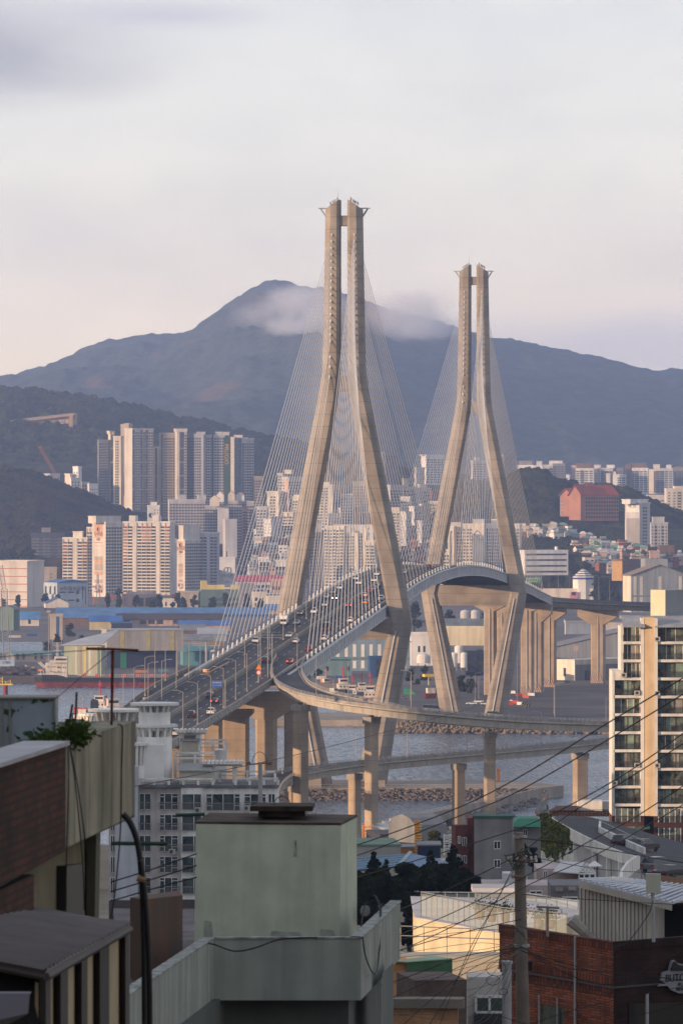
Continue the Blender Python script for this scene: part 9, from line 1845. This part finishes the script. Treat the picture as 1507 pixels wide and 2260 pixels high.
# black conduits
cd=thing('cable_conduit','pair of thick black cable conduits arching down in front of the mint parapet','conduit',P(320,2100,50));m=MB();m.tube(smooth([P(271,1797,50),P(288,1818,50),P(303,1860,50),P(312,1930,50),P(317,2060,50),P(319,2300,50)],6),.030,10,.024);m.tube(smooth([P(310,1900,49.6),P(318,1960,49.6),P(326,2060,49.6),P(330,2180,49.6),P(331,2300,49.6)],6),.026,10);m.build('conduit',mat('conduit_black',(.008,.008,.009),.45),cd);m=MB();m.tube([P(303,1938,49.6),P(322,1943,49.6)],.034,8);m.build('strap',mat('strap_tan',(.25,.16,.08),.7),cd)
gb=thing('green_pole','thin green plastic-wrapped pole lying horizontally behind the conduits','pole',P(300,1863,62));m=MB();m.tube([P(245,1862,62),P(370,1863,62)],.022,8);m.build('pole',mat('wrap_green',(.012,.05,.028),.6),gb)
gb=thing('green_pole','shorter green pole end left of the mint tank top','pole',P(420,1798,88));m=MB();m.tube([P(388,1800,88),P(452,1798,88)],.028,8);m.build('pole',mat('wrap_green',(0,0,0)),gb)
rs2=thing('rusty_cabinet','rust-streaked brown steel cabinet standing between old house and mint tank','cabinet',P(350,2160,92));m=MB();q0,q1,q2=P(287,2185,85),P(320,2185,83),P(403,2185,84.8);m.hexa([q1,q2,q2+Vector((0,1,0)),q0],[P(320,1986,83),P(403,1977,84.8),P(403,1977,84.8)+Vector((-.1,1,0)),P(287,1982,85)]);m.build('body',mat('rusty_panel',(.060,.052,.046),.8,.2,1.5,.01,col2=(.13,.05,.02),streak=2),rs2)
lv_=thing('lilac_wall','lilac-grey courtyard wall behind the rusty cabinet','wall',P(300,2100,100));m=MB();m.hexa([P(240,2290,100),P(470,2290,99),P(470,2290,99.3),P(240,2290,100.3)],[P(240,1988,100),P(470,1986,99),P(470,1986,99.3),P(240,1988,100.3)]);m.build('wall',mat('lilac_render',(.15,.14,.155),.9,.12,.8),lv_)
for i in range(3):wire([P(244,1948+i*21,80),P(340,1918+i*22,80),P(434,1885+i*26,80)],.010,'%s of three dark cables running up to the mint tank'%ORD[i],'cables left of the mint tank','cable')
# unseen house blocks added left of the frame to keep the near roofs in evening shade
for i,(x0,x1,y0,y1,zt_) in enumerate(((-30,-15,-8,22,107),(-32,-16,26,60,106),(-34,-17,64,104,104),(-36,-19,108,146,102),(-44,-27,280,340,92))):
 r=thing('shade_house','unseen house block added on the left to cast shade, %s from the near end'%ORD[i],'house',(x0,y0,70),'added shade-casting houses');m=MB();m.box(x0,x1,y0,y1,60,zt_);m.build('wall',BEIGE,r);m=MB();m.box(x0-.3,x1+.3,y0-.3,y1+.3,zt_,zt_+.3);m.build('roof',ROOFC,r);g=MB()
 for q in range(5):
  for z in range(3):g.box(x1,x1+.05,y0+3+q*5.5,y0+5+q*5.5,zt_-3-z*3,zt_-1.4-z*3)
 g.build('windows',GLS,r)
# ----------------------------------------------------------------- air
HZ=6.3e-5
m=MB();m.box(-2600,2600,-1200,15200,-6,760)
hm=bpy.data.materials.new('haze_air');hm.use_nodes=True;nt=hm.node_tree;nt.nodes.clear()
o_=nt.nodes.new('ShaderNodeOutputMaterial');pv=nt.nodes.new('ShaderNodeVolumePrincipled')
pv.inputs['Color'].default_value=(0.46,0.61,1.0,1);pv.inputs['Density'].default_value=HZ;pv.inputs['Anisotropy'].default_value=0.2
nt.links.new(pv.outputs[0],o_.inputs['Volume'])
hz=m.build('haze',hm,kind='stuff',label='thin blue evening haze in the air')
def cloud(px,py,Y,rx,rz,ry,dens,seed):
 """small drifting cloud against the mountain: real volume, ellipsoid with ragged density"""
 c=P(px,py,Y);m=MB();rings=[]
 for j in range(1,8):
  a=math.pi*j/8;rings.append([(c.x+rx*math.sin(a)*math.cos(t*.5236),c.y+ry*math.sin(a)*math.sin(t*.5236),c.z-rz*math.cos(a)) for t in range(12)])
 m.loft(rings)
 mt=bpy.data.materials.new('cloud_vapour');mt.use_nodes=True;nt=mt.node_tree;nt.nodes.clear();N=nt.nodes.new;L=nt.links.new
 out=N('ShaderNodeOutputMaterial');pv=N('ShaderNodeVolumePrincipled');L(pv.outputs[0],out.inputs['Volume']);pv.inputs['Color'].default_value=(.97,.97,1,1)
 g=N('ShaderNodeNewGeometry');v=N('ShaderNodeVectorMath');v.operation='SUBTRACT';L(g.outputs['Position'],v.inputs[0]);v.inputs[1].default_value=c
 s=N('ShaderNodeVectorMath');s.operation='MULTIPLY';L(v.outputs[0],s.inputs[0]);s.inputs[1].default_value=(1/rx,1/ry,1/rz)
 ln=N('ShaderNodeVectorMath');ln.operation='LENGTH';L(s.outputs[0],ln.inputs[0])
 nz=N('ShaderNodeTexNoise');L(g.outputs['Position'],nz.inputs['Vector']);nz.inputs['Scale'].default_value=.012;nz.inputs['Distortion'].default_value=.6;nz.inputs['Detail'].default_value=9;nz.inputs['Roughness'].default_value=.68
 a=N('ShaderNodeMath');a.operation='MULTIPLY_ADD';L(nz.outputs[0],a.inputs[0]);a.inputs[1].default_value=2.4
 i=N('ShaderNodeMath');i.operation='MULTIPLY_ADD';L(ln.outputs['Value'],i.inputs[0]);i.inputs[1].default_value=-1.0;i.inputs[2].default_value=-.42;L(i.outputs[0],a.inputs[2])
 mr=N('ShaderNodeMapRange');L(a.outputs[0],mr.inputs[0]);mr.inputs[1].default_value=0;mr.inputs[2].default_value=.9;mr.inputs[3].default_value=0;mr.inputs[4].default_value=dens
 L(mr.outputs[0],pv.inputs['Density'])
 m.build('cloud',mt,kind='stuff',label='small bank of pale cloud clinging to the mountain')
cloud(668,668,11000,105,52,190,.020,1);cloud(648,722,10800,80,30,160,.019,2);cloud(706,700,10900,80,50,160,.012,6)
cloud(895,688,11400,135,62,220,.016,3);cloud(945,722,11200,100,38,180,.016,4);cloud(560,695,11000,70,34,140,.005,5)
